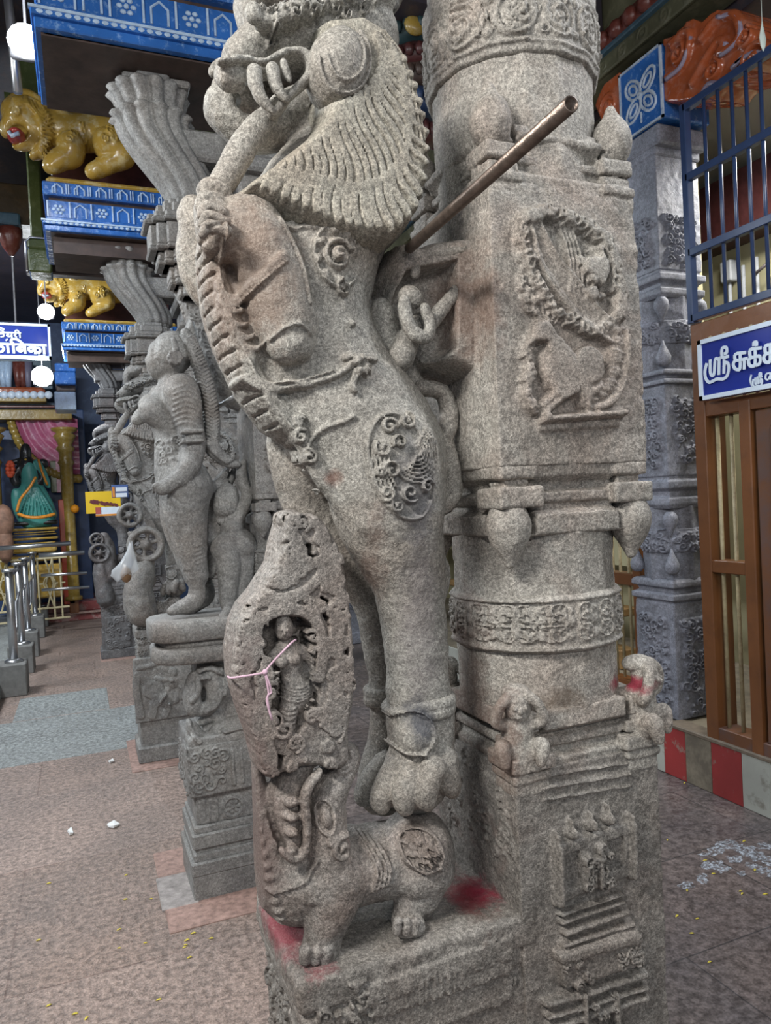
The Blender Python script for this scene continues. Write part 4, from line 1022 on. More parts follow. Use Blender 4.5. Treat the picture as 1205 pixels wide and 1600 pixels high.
MB().box(XB-.03, XB+.1, -1.5, 7.9, z1, z2, .006).build('blue_fillet', M_TEAL, beamr)
mb = MB()
for i in range(60): mb.ball((XB-.02, 1.3+i*.11, (z2+z3)/2), (.04, .052, (z3-z2)*.52), 8)
mb.box(XB-.02, XB+.1, -1.5, 7.9, z2, z3); mb.build('petal_band', M_RUST, beamr, True)
MB().box(XB+.02, XB+.2, -1.5, 7.9, z3, 4.49).box(XB+.002, XB+.2, -1.5, 7.9, z0, z1).build('beam_core', M_OLIVE, beamr)

# ------------------------------------------------------------------ right stone pillar
RX, RY, RH = 2.965, 3.115, .145
def rz(y): return float(PX(1035, y, RX-RH)[2])
rp_ = thing('stone_pillar', 'blue-grey carved stone pillar standing on the painted plinth beside the blue grille', 'pillar', (RX, RY, zt)); rp_['kind'] = 'thing'
rr = np.random.default_rng(4)
def rblock(name, y0, y1, n=4, a=RH, panel=None, prof=None, rot=0, mat=None):
    za, zb = rz(y0), rz(y1); v = Vol((RX-a-.03, RY-a-.03, max(za, zt+.015)), (RX+a+.03, RY+a+.03, zb), .0055)
    v.prism((RX, RY), prof or [(za-.1, a), (zb+.1, a)], n, 0, rot)
    if panel:
        for HH, c, fn in ((v.hm(), RX, lambda H: v.carve(H, RY)), (v.hmx(), RY, lambda H: v.carvex(H, RX))):
            p0, p1 = rz(panel[0]), rz(panel[1]); w = a*.62
            P = [(c-w, p0), (c+w, p0), (c+w, p1), (c-w, p1)]; HH.poly(P, .004)
            HH.ring((c, (p0+p1)/2), w*.55, (p1-p0)*.3, .006, .006); HH.filler(P, 44, .028, .016, rr); fn(HH)
    v.rough(.0012, .03); return v.build(name, mat or ST_V, rp_)
def rmould(y0, y1, up=False):
    za, zb = sorted((rz(y0), rz(y1))); h = zb-za; a = RH
    pr = [(0, .96), (.12, 1.06), (.3, 1.06), (.36, .9), (.5, .88), (.6, 1.08), (.8, 1.08), (.86, .95), (1, .95)]
    if up: pr = [(1-q, r) for q, r in pr][::-1]
    v = Vol((RX-a-.04, RY-a-.04, za), (RX+a+.04, RY+a+.04, zb), .005); v.prism((RX, RY), [(za+q*h, a*r) for q, r in pr], 4)
    v.rough(.001, .03); return v.build('moulding', ST_V, rp_)
rblock('base_block', 1145, 945, panel=(1110, 965)); rmould(945, 905, True)
for nm, y0, y1 in (('shaft', 905, 862), ('shaft', 830, 795), ('shaft', 575, 532), ('shaft', 500, 462)): rblock(nm, y0, y1, 8, RH*.96, rot=math.pi/8)
rblock('carved_band', 862, 830, 8, RH, panel=(860, 832), rot=math.pi/8); rblock('carved_band', 532, 500, 8, RH, panel=(530, 502), rot=math.pi/8)
rmould(795, 742); rblock('relief_block', 742, 605, panel=(725, 625)); rmould(605, 575, True)
rmould(462, 415); rblock('relief_block', 415, 225, panel=(405, 330))
for y, up in ((800, 0), (462, 0), (897, 1), (572, 1)):
    for sx, sy in corners:
        x, yy = RX+sx*.13, RY+sy*.13; z = rz(y); s = 1 if up else -1; m_ = MB()
        m_.lathe((x, yy, z), [(s*q, r) for q, r in ((0, .02), (.02, .036), (.05, .040), (.08, .026), (.11, .012), (.135, .004))], 12); m_.build('finial' if up else 'drop_bud', ST_V, rp_, True)
v = MB(); zc = rz(222); v.box(RX-.17, RX+.17, RY-.2, RY+.22, zc, zc+.10, .012); v.box(RX-.155, RX+.155, RY-.155, RY+.155, zc-.04, zc+.01, .008); v.build('abacus', ST_V, rp_)
# orange corbel with a blue flower block on the pillar
cb = thing('painted_corbel', 'orange and lilac scrolled corbel with a blue four-petalled flower block above the right pillar', 'corbel', (RX, RY, zc+.1)); cb['kind'] = 'thing'
q0 = PX(970, 182, 2.81); q1 = PX(1036, 147, 2.81); q2_ = PX(1033, 66, 2.81)
Ya, Yb, Za, Zb = float(q1[1]), float(q0[1]), float(zc+.115), float(q2_[2])
def flower(H):
    cy, cz = (Ya+Yb)/2, (Za+Zb)/2; R = (Yb-Ya)*.22
    for a in (.785, 2.356, 3.927, 5.498):
        c = (cy+R*1.1*math.cos(a), cz+R*1.1*math.sin(a)); H.ring(c, R*.95, R*.62, R*.13, .008, a); H.ring(c, R*.5, R*.3, R*.12, .008, a)
    H.blob((cy, cz), R*.28, R*.28, .012)
    H.stroke([(cy, cz-R*1.3), (cy, cz-R*2)], R*.1, .008)
v = Vol((2.81, Ya, Za), (3.12, Yb, Zb), .006); v.box((2.81, Ya, Za), (3.12, Yb, Zb), .006); v.build('flower_block', M_BLUE, cb)
# raised pale petals are their own part
v = Vol((2.79, Ya+.01, Za+.01), (2.82, Yb-.01, Zb-.01), .004); hx = v.hmx(); flower(hx)
v.F = (v.ax[0][:, None, None]-2.8115)*-1+.0*v.F; v.F = np.where(hx.tot()[None] > .001, np.maximum(np.abs(v.ax[0][:, None, None]-2.811)-hx.tot()[None], -.05), .02).astype(np.float32)
v.build('flower_petals', M_PALE, cb)
mb = MB(); e = .012
for (a, b, c, d) in ((Ya, Yb, Zb-e, Zb), (Ya, Yb, Za, Za+e), (Ya, Ya+e, Za, Zb), (Yb-e, Yb, Za, Zb)): mb.box(2.804, 2.815, a, b, c, d)
mb.build('white_border', M_PALE, cb)
def corbel(pts, X0, X1, name, parent):
    """outline in (Y, Z), thick along X"""
    v = Vol((X0-.02, min(p[0] for p in pts), min(p[1] for p in pts)), (X1+.02, max(p[0] for p in pts), max(p[1] for p in pts)), .007)
    d, J, K = poly_sd(pts, v.ax[1], v.ax[2], .02); X = v.ax[0][:, None, None]
    f = np.maximum(np.abs(X-(X0+X1)/2)-(X1-X0)/2, d[None]); v.F[:, J, K] = f.astype(np.float32)
    return v
def yz(px, py, X=2.82): p = PX(px, py, X); return (float(p[1]), float(p[2]))
cp = [yz(1036, 62), yz(1060, 48), yz(1082, 30), yz(1096, 34), yz(1120, 15), yz(1150, 14), yz(1166, 32), yz(1168, 52), yz(1195, 60), yz(1210, 85), yz(1180, 105), yz(1150, 118), yz(1120, 128), yz(1100, 150), yz(1075, 155), yz(1037, 158)]
v = corbel(cp, 2.82, 3.10, 'corbel', cb); H = v.hmx()
H.stroke([yz(*p) for p in ((1085, 130), (1105, 95), (1125, 65), (1135, 70), (1128, 82), (1150, 70), (1160, 50), (1150, 25), (1125, 28), (1100, 60))], .022, .03)
H.stroke([yz(*p) for p in ((1045, 120), (1070, 100), (1082, 60), (1075, 50), (1050, 68))], .020, .028)
H.spiral(yz(1185, 90), .07, 1.4, 0, .016, .03); H.spiral(yz(1060, 85), .06, 1.3, 1, .013, .024); H.spiral(yz(1115, 110), .05, 1.3, 2, .012, .024); H.spiral(yz(1165, 60), .05, 1.3, 2, .012, .024)
v.carvex(H, 2.95); v.rough(.002, .03); v.build('scroll_arm', M_ORANGE, cb)
mb = MB()
for P in (((1085, 130), (1105, 95), (1125, 65), (1140, 72)), ((1125, 28), (1150, 25), (1162, 48), (1150, 72), (1130, 88)), ((1045, 125), (1070, 102), (1084, 58)), ((1100, 150), (1112, 132), (1128, 130), (1150, 118)), ((1148, 108), (1170, 86)), ((1155, 100), (1180, 84), (1200, 86))):
    pp = catmull([(2.803, *yz(*p)) for p in P], 5); mb.tube(pp, .012, 6)
mb.build('lilac_tracery', M_LILAC, cb, True)
cp = [yz(968, 112), yz(945, 130), yz(935, 150), yz(930, 165), yz(945, 200), yz(970, 212)]
v = corbel(cp, 2.82, 3.08, 'c', cb); H = v.hmx(); H.spiral(yz(952, 165), .07, 1.5, 0, .014, .014); v.carvex(H, 2.95); v.build('scroll_arm', M_ORANGE, cb)
wf = PX(1192, 60, 2.6); m_ = MB(); m_.add([PX(1188, 72, 2.7), PX(1192, 28, 2.7), PX(1199, 60, 2.7), PX(1192, 78, 2.7)], [(0, 1, 2, 3)])
lf = MB().lathe((wf[0], wf[1], wf[2]-.05), [(0, .003), (.02, .014), (.05, .019), (.10, .006), (.12, .002), (4.49-wf[2]+.05, .0015)], 8, .3).build('hanging_tag', plain('pale_paper', (.55, .62, .55), .6), None, True); tag(lf, 'small pale leaf-shaped tag hanging in front of the orange corbel', 'tag')

# ------------------------------------------------------------------ gate with bars, grille above, sign
M_BROWN = painted('brown_gloss_paint', (.17, .065, .022), (.11, .045, .02), .5, .35, 9.)
M_BROWN2 = painted('brown_worn_paint', (.15, .06, .025), (.10, .07, .07), .6, .45, 5., .45, .6)
M_GBLUE = plain('blue_enamel', (.028, .05, .12), .28, 0, .15, 10.)
M_BAR = painted('cream_rod_paint', (.42, .36, .22), (.24, .17, .10), .6, .45, 60.)
GX = 2.75
def gy(px, py=700): return float(PX(px, py, GX)[1])
def gz(px, py): return float(PX(px, py, GX)[2])
gate = thing('barred_gate', 'brown painted gate frame with cream rods below the blue sign', 'gate', (GX, 2.5, zt))
for y0p, y1p, xd, ztop in ((2.645, 2.715, .13, 2.262), (2.395, 2.455, .09, 1.865), (1.42, 1.48, .09, 1.865), (.2, .27, .13, 2.262)): MB().box(GX, GX+xd, y0p, y1p, zt, ztop, .004).build('post', M_BROWN, gate)
for k in range(9): MB().tube([(GX+.05, 1.33-k*.125, zt+.05), (GX+.05, 1.33-k*.125, 1.83)], .0095, 8).build('rod', M_BAR, gate, True)
MB().box(GX, GX+.13, .2, 2.65, 2.165, 2.262, .004).build('top_rail', M_BROWN, gate)
MB().box(GX+.005, GX+.10, .2, 2.65, 1.815, 1.885, .004).build('lintel_rail', M_BROWN, gate)
MB().box(GX+.005, GX+.09, 2.45, 2.65, 1.075, 1.135, .004).build('middle_rail', M_BROWN, gate)
MB().box(GX+.005, GX+.12, .2, 2.65, zt+.005, zt+.07, .004).build('bottom_rail', M_BROWN2, gate)
for px in (1104, 1125, 1147):
    y = float(PX(px, 760, GX+.05)[1]); MB().tube([(GX+.05, y, zt+.05), (GX+.05, y, 1.83)], .0095, 8).build('rod', M_BAR, gate, True)
for i in range(9):
    y = 2.6-i*.07; MB().tube([(GX+.05, y, 1.88), (GX+.05, y, 2.17)], .0075, 8).build('rod', M_BAR, gate, True)
leaf = MB().box(GX+.01, GX+.06, 1.5, 2.375, zt+.07, 1.81, .004).build('door_leaf', M_BROWN2, gate)
for a, b in ((.42, 1.05), (1.12, 1.74)): MB().box(GX+.0, GX+.02, 1.6, 2.30, a, b, .012).build('door_panel', M_BROWN2, leaf)
# gate bay beyond the right pillar
g2 = thing('barred_gate', 'farther brown gate bay with cream rods, seen between the nearest pillar and the blue-grey pillar', 'gate', (3.0, 3.8, zt))
g2y = lambda px, py=900: float(PX(px, py, 3.0)[1])
MB().box(3.0, 3.09, g2y(1000), g2y(988), zt, 2.3, .004).build('post', M_BROWN, g2)
zr_ = float(PX(965, 905, 3.0)[2]); MB().box(3.0, 3.09, g2y(988), 5.2, zr_-.03, zr_+.04, .004).box(3.0, 3.09, g2y(988), 5.2, zt, zt+.07, .004).box(3.0, 3.09, g2y(988), 5.2, 1.8, 1.9, .004).build('rail', M_BROWN, g2)
for px in (950, 961, 974, 985): MB().tube([(3.045, g2y(px), zt), (3.045, g2y(px), 1.85)], .009, 8).build('rod', M_BAR, g2, True)
struct('wall_shutter', MB().box(3.5, 3.56, 3.4, 7.9, .95, 3.6), M_CREAM)
bn = MB().box(3.3, 3.48, 4.0, 6.5, .62, .68, .01).box(3.32, 3.46, 4.0, 6.5, zt, .40, .01).build('wooden_bench', plain('bench_wood', (.25, .15, .06), .5, 0, .3, 20.), None); tag(bn, 'low wooden bench behind the farther gate bay', 'bench')
cl = MB(); cl.ball((3.4, 4.55, .76), (.07, .13, .10), 12); cl.ball((3.4, 4.35, .74), (.06, .10, .07), 12); o = cl.build('cloth_bundle', plain('dark_red_cloth', (.22, .02, .04), .8, 0, .3, 30.), None, True); tag(o, 'dark red cloth bundle on the bench behind the farther gate bay', 'cloth')

gr = thing('window_grille', 'dark blue painted iron grille above the brown gate', 'grille', (GX, 2.5, 2.27))
gz0, gz1 = 2.268, 3.312; rails = [gz0+.025, gz(1079, 395), gz(1077, 276), gz1-.02]
MB().box(GX-.01, GX+.03, 2.685, 2.72, gz0, gz1, .003).build('grille_post', M_GBLUE, gr)
for z in rails: MB().box(GX-.01, GX+.025, .2, 2.70, z-.018, z+.018, .003).build('grille_rail', M_GBLUE, gr)
MB().box(GX-.01, GX+.03, .2, .235, gz0, gz1, .003).build('grille_post', M_GBLUE, gr)
ys_ = [gy(px, 300) for px in (1103, 1125, 1147, 1170, 1193)]; ys_ += [ys_[-1]-.09*k for k in range(1, 20)]
for y in ys_: MB().tube([(GX+.01, y, gz0+.02), (GX+.01, y, gz1-.02)], .0085, 8).build('grille_bar', M_GBLUE, gr, True)
# electrical box, conduits and hook on the inner wall
m1 = plain('grey_plastic', (.4, .42, .45), .5)
p = PX(1142, 425, 4.08); o = MB().box(4.03, 4.1, p[1]-.045, p[1]+.045, p[2]-.07, p[2]+.07, .008).build('switch_box', m1, None); tag(o, 'small grey electrical box on the cream wall seen through the blue grille', 'box')
for px, py, lb in ((1142, 440, 'grey cable conduit running down from the small electrical box'), (1163, 415, 'grey conduit in the middle behind the blue grille'), (1184, 402, 'rightmost grey conduit behind the blue grille beside the dark hook')):
    p = PX(px, py, 4.08); o = MB().tube([(4.07, p[1], p[2]), (4.07, p[1], p[2]-.75)], .012, 8).build('cable_conduit', m1, None, True); tag(o, lb, 'conduit')
p = PX(1185, 425, 4.05); o = MB().tube([(4.06, p[1]+.02, p[2]), (4.0, p[1], p[2]), (3.98, p[1]-.03, p[2]-.03), (4.0, p[1]-.12, p[2]+.02)], .01, 8).build('wall_hook', plain('dark_iron', (.05, .04, .04), .5), None, True); tag(o, 'dark iron hook on the cream wall near the rightmost conduit', 'hook')
# thin wires strung on the inner wall
p = PX(1110, 365, 4.05); q = PX(1205, 335, 4.05); o = MB().tube([(4.08, p[1], p[2]), (4.08, q[1]-.2, q[2]+.02)], .005, 6).tube([(4.08, p[1], p[2]-.05), (4.08, q[1]-.2, q[2]-.03)], .005, 6).build('wall_cable', plain('dark_cable', (.05, .045, .04), .5), None); tag(o, 'pair of dark cables strung along the cream wall behind the grille', 'cable')

# blue sign with white lettering
M_SBLUE = plain('sign_blue', (.012, .028, .26), .25, 0, .1, 3.); M_SWHITE = plain('sign_white', (.66, .76, .88), .3, 0, .05)
SXp = 2.70
s00 = PX(1091, 533, SXp); s01 = PX(1092, 627, SXp)
sy1 = float(s00[1]); sz1, sz0 = float(s00[2]), float(s01[2])
sign = thing('name_board', 'blue board with white Tamil lettering over the brown gate', 'sign', (SXp, sy1, sz0))
MB().box(SXp, SXp+.045, .95, sy1, sz0, sz1, .003).build('board', M_SBLUE, sign)
mb = MB()
for a, b, c, d in ((.95, sy1, sz1-.020, sz1), (.95, sy1, sz0, sz0+.020), (.95, .97, sz0, sz1), (sy1-.020, sy1, sz0, sz1)): mb.box(SXp-.008, SXp+.01, a, b, c, d)
mb.build('white_frame', M_SWHITE, sign)
def glyph(strokes, cvt, r, name, parent, mat, ax=0, lift=-.002):
    mb = MB(); mb_n = [0]
    for st in strokes:
        P = [cvt(*p) for p in st]; P = catmull(P, 4) if len(P) > 2 else P
        # flat ribbons with a little thickness
        P = [np.array(p, float) for p in P]
        for i in range(len(P)-1):
            d = P[i+1]-P[i]; L = np.linalg.norm(d)+1e-9; d = d/L; n = np.cross(d, (1, 0, 0) if ax == 0 else (0, 1, 0)); n /= np.linalg.norm(n)+1e-9
            k0 = .00006*(mb_n[0]); mb_n[0] += 1; off = np.array((-k0, 0, 0)) if ax == 0 else np.array((0, -k0, 0)); a = P[i]+off-d*r*.5; b = P[i+1]+off+d*r*.5; k = np.array((.0015, 0, 0) if ax == 0 else (0, .0015, 0))
            V = [a-n*r-k, a+n*r-k, b+n*r-k, b-n*r-k, a-n*r+k, a+n*r+k, b+n*r+k, b-n*r+k]
            mb.add(V, [(0, 1, 2, 3), (7, 6, 5, 4), (0, 4, 5, 1), (1, 5, 6, 2), (2, 6, 7, 3), (3, 7, 4, 0)])
    return mb.build(name, mat, parent)
def ct(u, v): p = PX(1085+u/10.04, 495+v/10.04, SXp-.003); return (SXp-.003, float(p[1]), float(p[2]))
sri = [[(250, 680), (252, 860), (280, 920), (315, 880), (330, 680), (370, 660), (400, 690)], [(395, 670), (390, 900)], [(400, 650), (470, 640), (470, 880)], [(470, 780), (500, 720), (540, 740), (548, 830), (520, 930), (460, 975), (370, 975), (300, 1010), (240, 1025), (190, 960), (180, 850), (205, 740)],
       [(545, 620), (470, 640), (445, 590), (450, 510), (480, 480), (520, 490), (525, 560), (490, 580)]]
cu = [[(820, 560), (665, 590), (662, 700)], [(740, 575), (738, 800), (700, 830), (650, 800), (635, 740), (670, 690), (740, 680), (850, 655)], [(810, 665), (808, 815)]]
kk = [[(1070, 490), (905, 520), (905, 660)], [(980, 505), (978, 740), (940, 775), (895, 760), (880, 700), (910, 650), (980, 630), (1050, 620), (1070, 680), (1050, 740), (1010, 760)], [(965, 450), (970, 410), (1005, 400), (1010, 450)], [(985, 440), (990, 420)]]
kk2 = [[(a+250, b-60) for a, b in st] for st in kk[:2]]
glyph(sri+cu+kk+kk2+[[(1450, 400), (1440, 620)], [(1520, 380), (1600, 360), (1600, 600)], [(1660, 500), (1700, 420), (1760, 440), (1760, 580)]], ct, .0070, 'lettering', sign, M_SWHITE)
sm = lambda S, s, ox, oy, sk: [[(ox+(a-180)*s, oy+(b-480)*s-(a-180)*s*sk) for a, b in st] for st in S]
glyph([[(895, 915), (880, 1000), (905, 1085)]]+sm(sri, .40, 930, 880, .0)+[[(1205, 880), (1150, 900), (1140, 970), (1180, 985), (1205, 940)], [(1215, 880), (1215, 980)], [(1260, 880), (1290, 860), (1300, 960)]], ct, .0035, 'small_lettering', sign, M_SWHITE)
for i in range(5):
    p = PX(1101+i*21, 529-i*7, SXp); MB().tube([(SXp+.02, p[1], sz1), (SXp+.04, p[1], 2.18)], .006, 6).build('hanger', M_BAR, sign)
# ------------------------------------------------------------------ capitals and lotus bracket (added to the near pillar, then copied along the row)
DY2 = 1.83                                  # pillar 2 stands this much farther on
def q2p(px, py, Y=3.03): return PY(px, py, Y)-np.array([0, DY2, 0])
topz = zf(-60)
v = Vol((PXC-.17, PYC-.17, topz-.01), (PXC+.17, PYC+.17, 2.62), .006); v.prism((PXC, PYC), [(topz-.1, .147), (2.7, .147)], SH, 0, math.pi/16); v.rough(.001, .02); v.build('upper_shaft', ST_P, pillar)
mb = MB(); 
for z, a, b in ((2.60, 2.66, .16), (2.66, 2.70, .185), (2.70, 2.80, .16), (2.80, 2.86, .20), (2.86, 3.12, .17)): mb.box(PXC-b, PXC+b, PYC-b, PYC+b, z, a, .012)
mb.box(.32, PXC, PYC-.09, PYC+.09, 2.86, 2.98, .01); mb.build('capital', ST_F, pillar)
bc = q2p(278, 290); BX, BY = .425, PYC
def oct_tier(c, prof, n, amp, mat, name, flutes=0, drift=None, parent=None, lip=0):
    """stack of scalloped rings; prof = [(z, r, dx)]"""
    V = []; F = []; N = n
    for i, pr_ in enumerate(prof):
        z, r, dx = pr_[:3]
        for k in range(N):
            a = 2*math.pi*k/N; s = 1+amp*(abs(math.cos(a*flutes/2))-.6) if flutes else 1+amp*(1 if (k//2) % 2 else 0)
            s = 1+(s-1)*(prof[i][3] if len(prof[i]) > 3 else 1)
            V.append((c[0]+dx+r*s*math.cos(a), c[1]+r*s*math.sin(a), z))
    for i in range(len(prof)-1):
        for k in range(N):
            j = (k+1) % N; F.append((i*N+k, i*N+j, (i+1)*N+j, (i+1)*N+k))
    F.append(tuple(range(N-1, -1, -1))); F.append(tuple(range((len(prof)-1)*N, len(prof)*N)))
    return link(name, V, F, mat, parent or pillar)
mb = MB()
for z0_t, z1_t, w_t, dx in ((2.34, 2.385, .075, .05), (2.38, 2.40, .10, .04), (2.40, 2.45, .095, .035), (2.45, 2.465, .125, .02), (2.465, 2.50, .115, .015), (2.50, 2.515, .140, .005), (2.515, 2.60, .128, .0), (2.60, 2.615, .150, 0), (2.615, 2.64, .135, .0), (2.64, 2.68, .118, .02), (2.68, 2.705, .10, .03)):
    for fx, fy in ((1, .55), (.55, 1), (.82, .82)): mb.box(BX+dx-w_t*fx, BX+dx+w_t*fx, BY-w_t*fy, BY+w_t*fy, z0_t, z1_t+.0004*fx, .006)
mb.build('bracket_base', ST_F, pillar)
P_ = []
for t in np.linspace(0, 1, 15):
    z = 2.70+.315*t; u_ = t*t*(3-2*t); r = .098+.022*math.sin(t*3.14)+.040*t**3; dx = .055-.145*u_
    P_.append((z, r, dx, .6+.4*t))
P_ += [(3.022, P_[-1][1]+.016, P_[-1][2], 1.2), (3.034, P_[-1][1]+.010, P_[-1][2], 1.1), (3.036, .120, P_[-1][2], .6)]
oct_tier((BX, BY), P_, 156, .15, ST_F, 'lotus_bracket', 13)
oct_tier((BX, BY), [(3.02, .118, -.085), (3.07, .122, -.09), (3.105, .138, -.095), (3.122, .150, -.10, 1.2), (3.132, .145, -.10), (3.136, .11, -.09)], 156, .15, ST_F, 'upper_petals', 13)
MB().box(BX-.20, BX+.05, BY-.10, BY+.10, 3.13, 3.158, .006).box(BX-.15, BX-.03, BY-.115, BY+.10, 3.12, 3.162, .006).build('abacus', ST_F, pillar)

# pipe stuck in the near pillar
p0_ = PY(640, 388, 1.10); p1_ = PY(893, 162, .62)
d_ = (p1_-p0_)/np.linalg.norm(p1_-p0_); rp2 = .0085
V = []; F = []
def ringv(c, r, d, n=20):
    u = np.cross(d, (0, 0, 1.)); u /= np.linalg.norm(u); w = np.cross(d, u); return [c+r*(math.cos(2*math.pi*k/n)*u+math.sin(2*math.pi*k/n)*w) for k in range(n)]
V += ringv(p0_, rp2, d_)+ringv(p1_, rp2, d_)+ringv(p1_, rp2*.8, d_)+ringv(p1_-d_*.15, rp2*.8, d_)
for s in range(3):
    for k in range(20): j = (k+1) % 20; F.append((s*20+k, s*20+j, s*20+20+j, s*20+20+k))
F.append(tuple(range(60, 80)))
o = link('metal_pipe', V, F, M_PIPE); tag(o, 'rusty hollow metal pipe sticking out of the gap between the rearing beast and nearest pillar', 'pipe')
for pl in o.data.polygons: pl.use_smooth = True
o = MB().tube([PY(392, 606, 2.6), PY(342, 634, 3.0)], .010, 12).build('metal_pipe', plain('pale_steel', (.38, .38, .38), .35, .6, .1), None, True); tag(o, 'short pale metal pipe sticking out behind the long plait of the stone woman', 'pipe')

# ------------------------------------------------------------------ copies of the pillar: third and fourth in view
BEAST = ('rearing_beast', 'crouching_creature', 'pierced_scroll_frame', 'seized_trunk')
def remat(o, mt):
    for s in o.material_slots: s.link = 'OBJECT'; s.material = mt
    for c in o.children: remat(c, mt)
def copy_pillar(y, label, mt, skip=()):
    r = pillar.copy(); COL.objects.link(r); r.location = (PC[0], y, 0); r['label'] = label
    for ch in list(pillar.children):
        if ch.name.split('.')[0] in skip: continue
        c = ch.copy(); COL.objects.link(c); c.parent = r
        for g in list(ch.children): d = g.copy(); COL.objects.link(d); d.parent = c
    if mt: remat(r, mt)
    return r
Y3, Y5 = PYC+3.55, PYC+7.02
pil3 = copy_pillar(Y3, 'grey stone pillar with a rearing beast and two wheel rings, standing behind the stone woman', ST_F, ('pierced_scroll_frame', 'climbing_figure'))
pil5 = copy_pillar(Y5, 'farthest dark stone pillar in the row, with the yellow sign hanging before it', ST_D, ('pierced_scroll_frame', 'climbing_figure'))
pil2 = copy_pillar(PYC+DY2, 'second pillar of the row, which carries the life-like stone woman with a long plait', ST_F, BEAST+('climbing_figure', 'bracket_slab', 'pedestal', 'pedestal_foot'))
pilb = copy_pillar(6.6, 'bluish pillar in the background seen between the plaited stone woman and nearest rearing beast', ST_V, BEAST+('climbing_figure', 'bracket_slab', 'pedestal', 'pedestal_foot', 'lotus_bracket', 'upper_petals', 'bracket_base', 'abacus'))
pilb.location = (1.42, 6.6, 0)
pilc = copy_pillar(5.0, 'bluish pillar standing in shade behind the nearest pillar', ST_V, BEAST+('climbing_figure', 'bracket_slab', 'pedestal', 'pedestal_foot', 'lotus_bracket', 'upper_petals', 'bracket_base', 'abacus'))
pilc.location = (2.52, 7.4, 0)
def shift(p, dz):
    for ch in p.children:
        if ch.name.split('.')[0] in ('lotus_bracket', 'upper_petals', 'bracket_base', 'abacus')+(('capital',) if dz < 0 else ()): ch.location.z += dz
shift(pil3, -.065); shift(pil5, .085); pil5.location.x -= .13; pilc.location.z = .0
# wheels before the beast on pillar 3 (and 5)
def wheel(px, py, rpx, Y, parent, mat):
    c = PY(px, py, Y); R = rpx*mpp(c); v = Vol(c-(R*1.3, .09, R*1.3), c+(R*1.3, .09, R*1.3), .006)
    X = v.ax[0][:, None, None]-c[0]; Yy = v.ax[1][None, :, None]-c[1]; Z = v.ax[2][None, None, :]-c[2]; r = np.sqrt(X*X+Z*Z)
    d = np.sqrt((r-R*.83)**2+(Yy*.5)**2)-R*.2; v.F = np.minimum(v.F, d.astype(np.float32))
    for k in range(6):
        a = k*1.047+.3; v.cone(c, c+np.array((math.cos(a)*R*.8, 0, math.sin(a)*R*.8)), R*.13, R*.09, 1.5, .01)
    v.ell(c, (R*.3, .05, R*.3), 0, .01); v.rough(.001, .03); return v.build('wheel_ring', mat, parent)
wheel(228, 851, 28, Y3-.13, pil3, ST_F); wheel(203, 805, 19, Y3-.13, pil3, ST_F)
v = Vol(PY(190, 970, Y3-.1)-.15, PY(260, 870, Y3-.1)+.15, .008)
v.chain(qc([(226, 880, 14), (222, 900, 16), (215, 925, 20), (222, 955, 24)], Y3-.1), 1.3, .02); v.chain(qc([(205, 820, 10), (210, 840, 9)], Y3-.1), 1.3, .02); v.rough(.002, .03); v.build('wheel_support', ST_F, pil3)
wheel(151, 843, 11, Y5-.15, pil5, ST_D); wheel(156, 864, 16, Y5-.15, pil5, ST_D)
v = Vol(PY(130, 940, Y5-.1)-.1, PY(185, 830, Y5-.1)+.1, .012); v.chain(qc([(158, 882, 10), (160, 905, 12), (166, 935, 14)], Y5-.1), 1.3, .02); v.chain(qc([(162, 840, 8), (170, 860, 10), (172, 900, 12)], Y5-.08), 1.3, .02); v.rough(.003, .04); v.build('wheel_support', ST_D, pil5)
# rider relief on the pedestal of pillar 3
def relief_Y(name, Y, pxpoly, fn, mat, parent, h=.005, t=.01):
    P = [PY(a, b, Y) for a, b in pxpoly]; xs = [p[0] for p in P]; zs = [p[2] for p in P]
    v = Vol((min(xs), Y-.03, min(zs)), (max(xs), Y+.04, max(zs)), h); v.poly([(p[0], p[2]) for p in P], Y+.02, .02, .008, 0); H = v.hm(); fn(H, lambda a, b: (float(PY(a, b, Y)[0]), float(PY(a, b, Y)[2]))); v.carve(H, Y+.01); v.rough(.001, .02)
    return v.build(name, mat, parent)
def rider(H, g):
    m = mpp(PY(250, 1080, 4.6)); B = lambda x, y, rx, ry, h=.03, rot=0: H.blob(g(x, y), rx*m, ry*m, h, rot); S = lambda pts, r, h=.03: H.stroke([g(*p) for p in pts], r*m, h)
    B(240, 1078, 16, 14); B(262, 1092, 16, 12); B(270, 1066, 8, 9); B(270, 1050, 6, 7, .035); S([(268, 1062), (252, 1062), (244, 1060)], 3, .035); S([(262, 1078), (252, 1090), (246, 1100)], 4, .035)
    S([(232, 1068), (222, 1058), (214, 1056), (212, 1075), (216, 1100), (220, 1118)], 6, .03); S([(244, 1090), (238, 1118)], 6); S([(264, 1100), (258, 1118)], 5); S([(276, 1095), (280, 1075), (284, 1090)], 3); S([(215, 1045), (235, 1040), (250, 1034)], 3)
P3Y = Y3-.155
relief_Y('rider_relief', P3Y-.012, [(208, 1030), (300, 1018), (302, 1118), (212, 1132)], rider, ST_F, pil3)
relief_Y('rider_relief', P3Y-.012-(Y3-Y5), [(163, 965), (205, 960), (205, 1010), (165, 1018)], lambda H, g: H.filler([g(165, 967), g(203, 962), g(203, 1008), g(167, 1015)], 16, .035, .025, rng), ST_D, pil5)

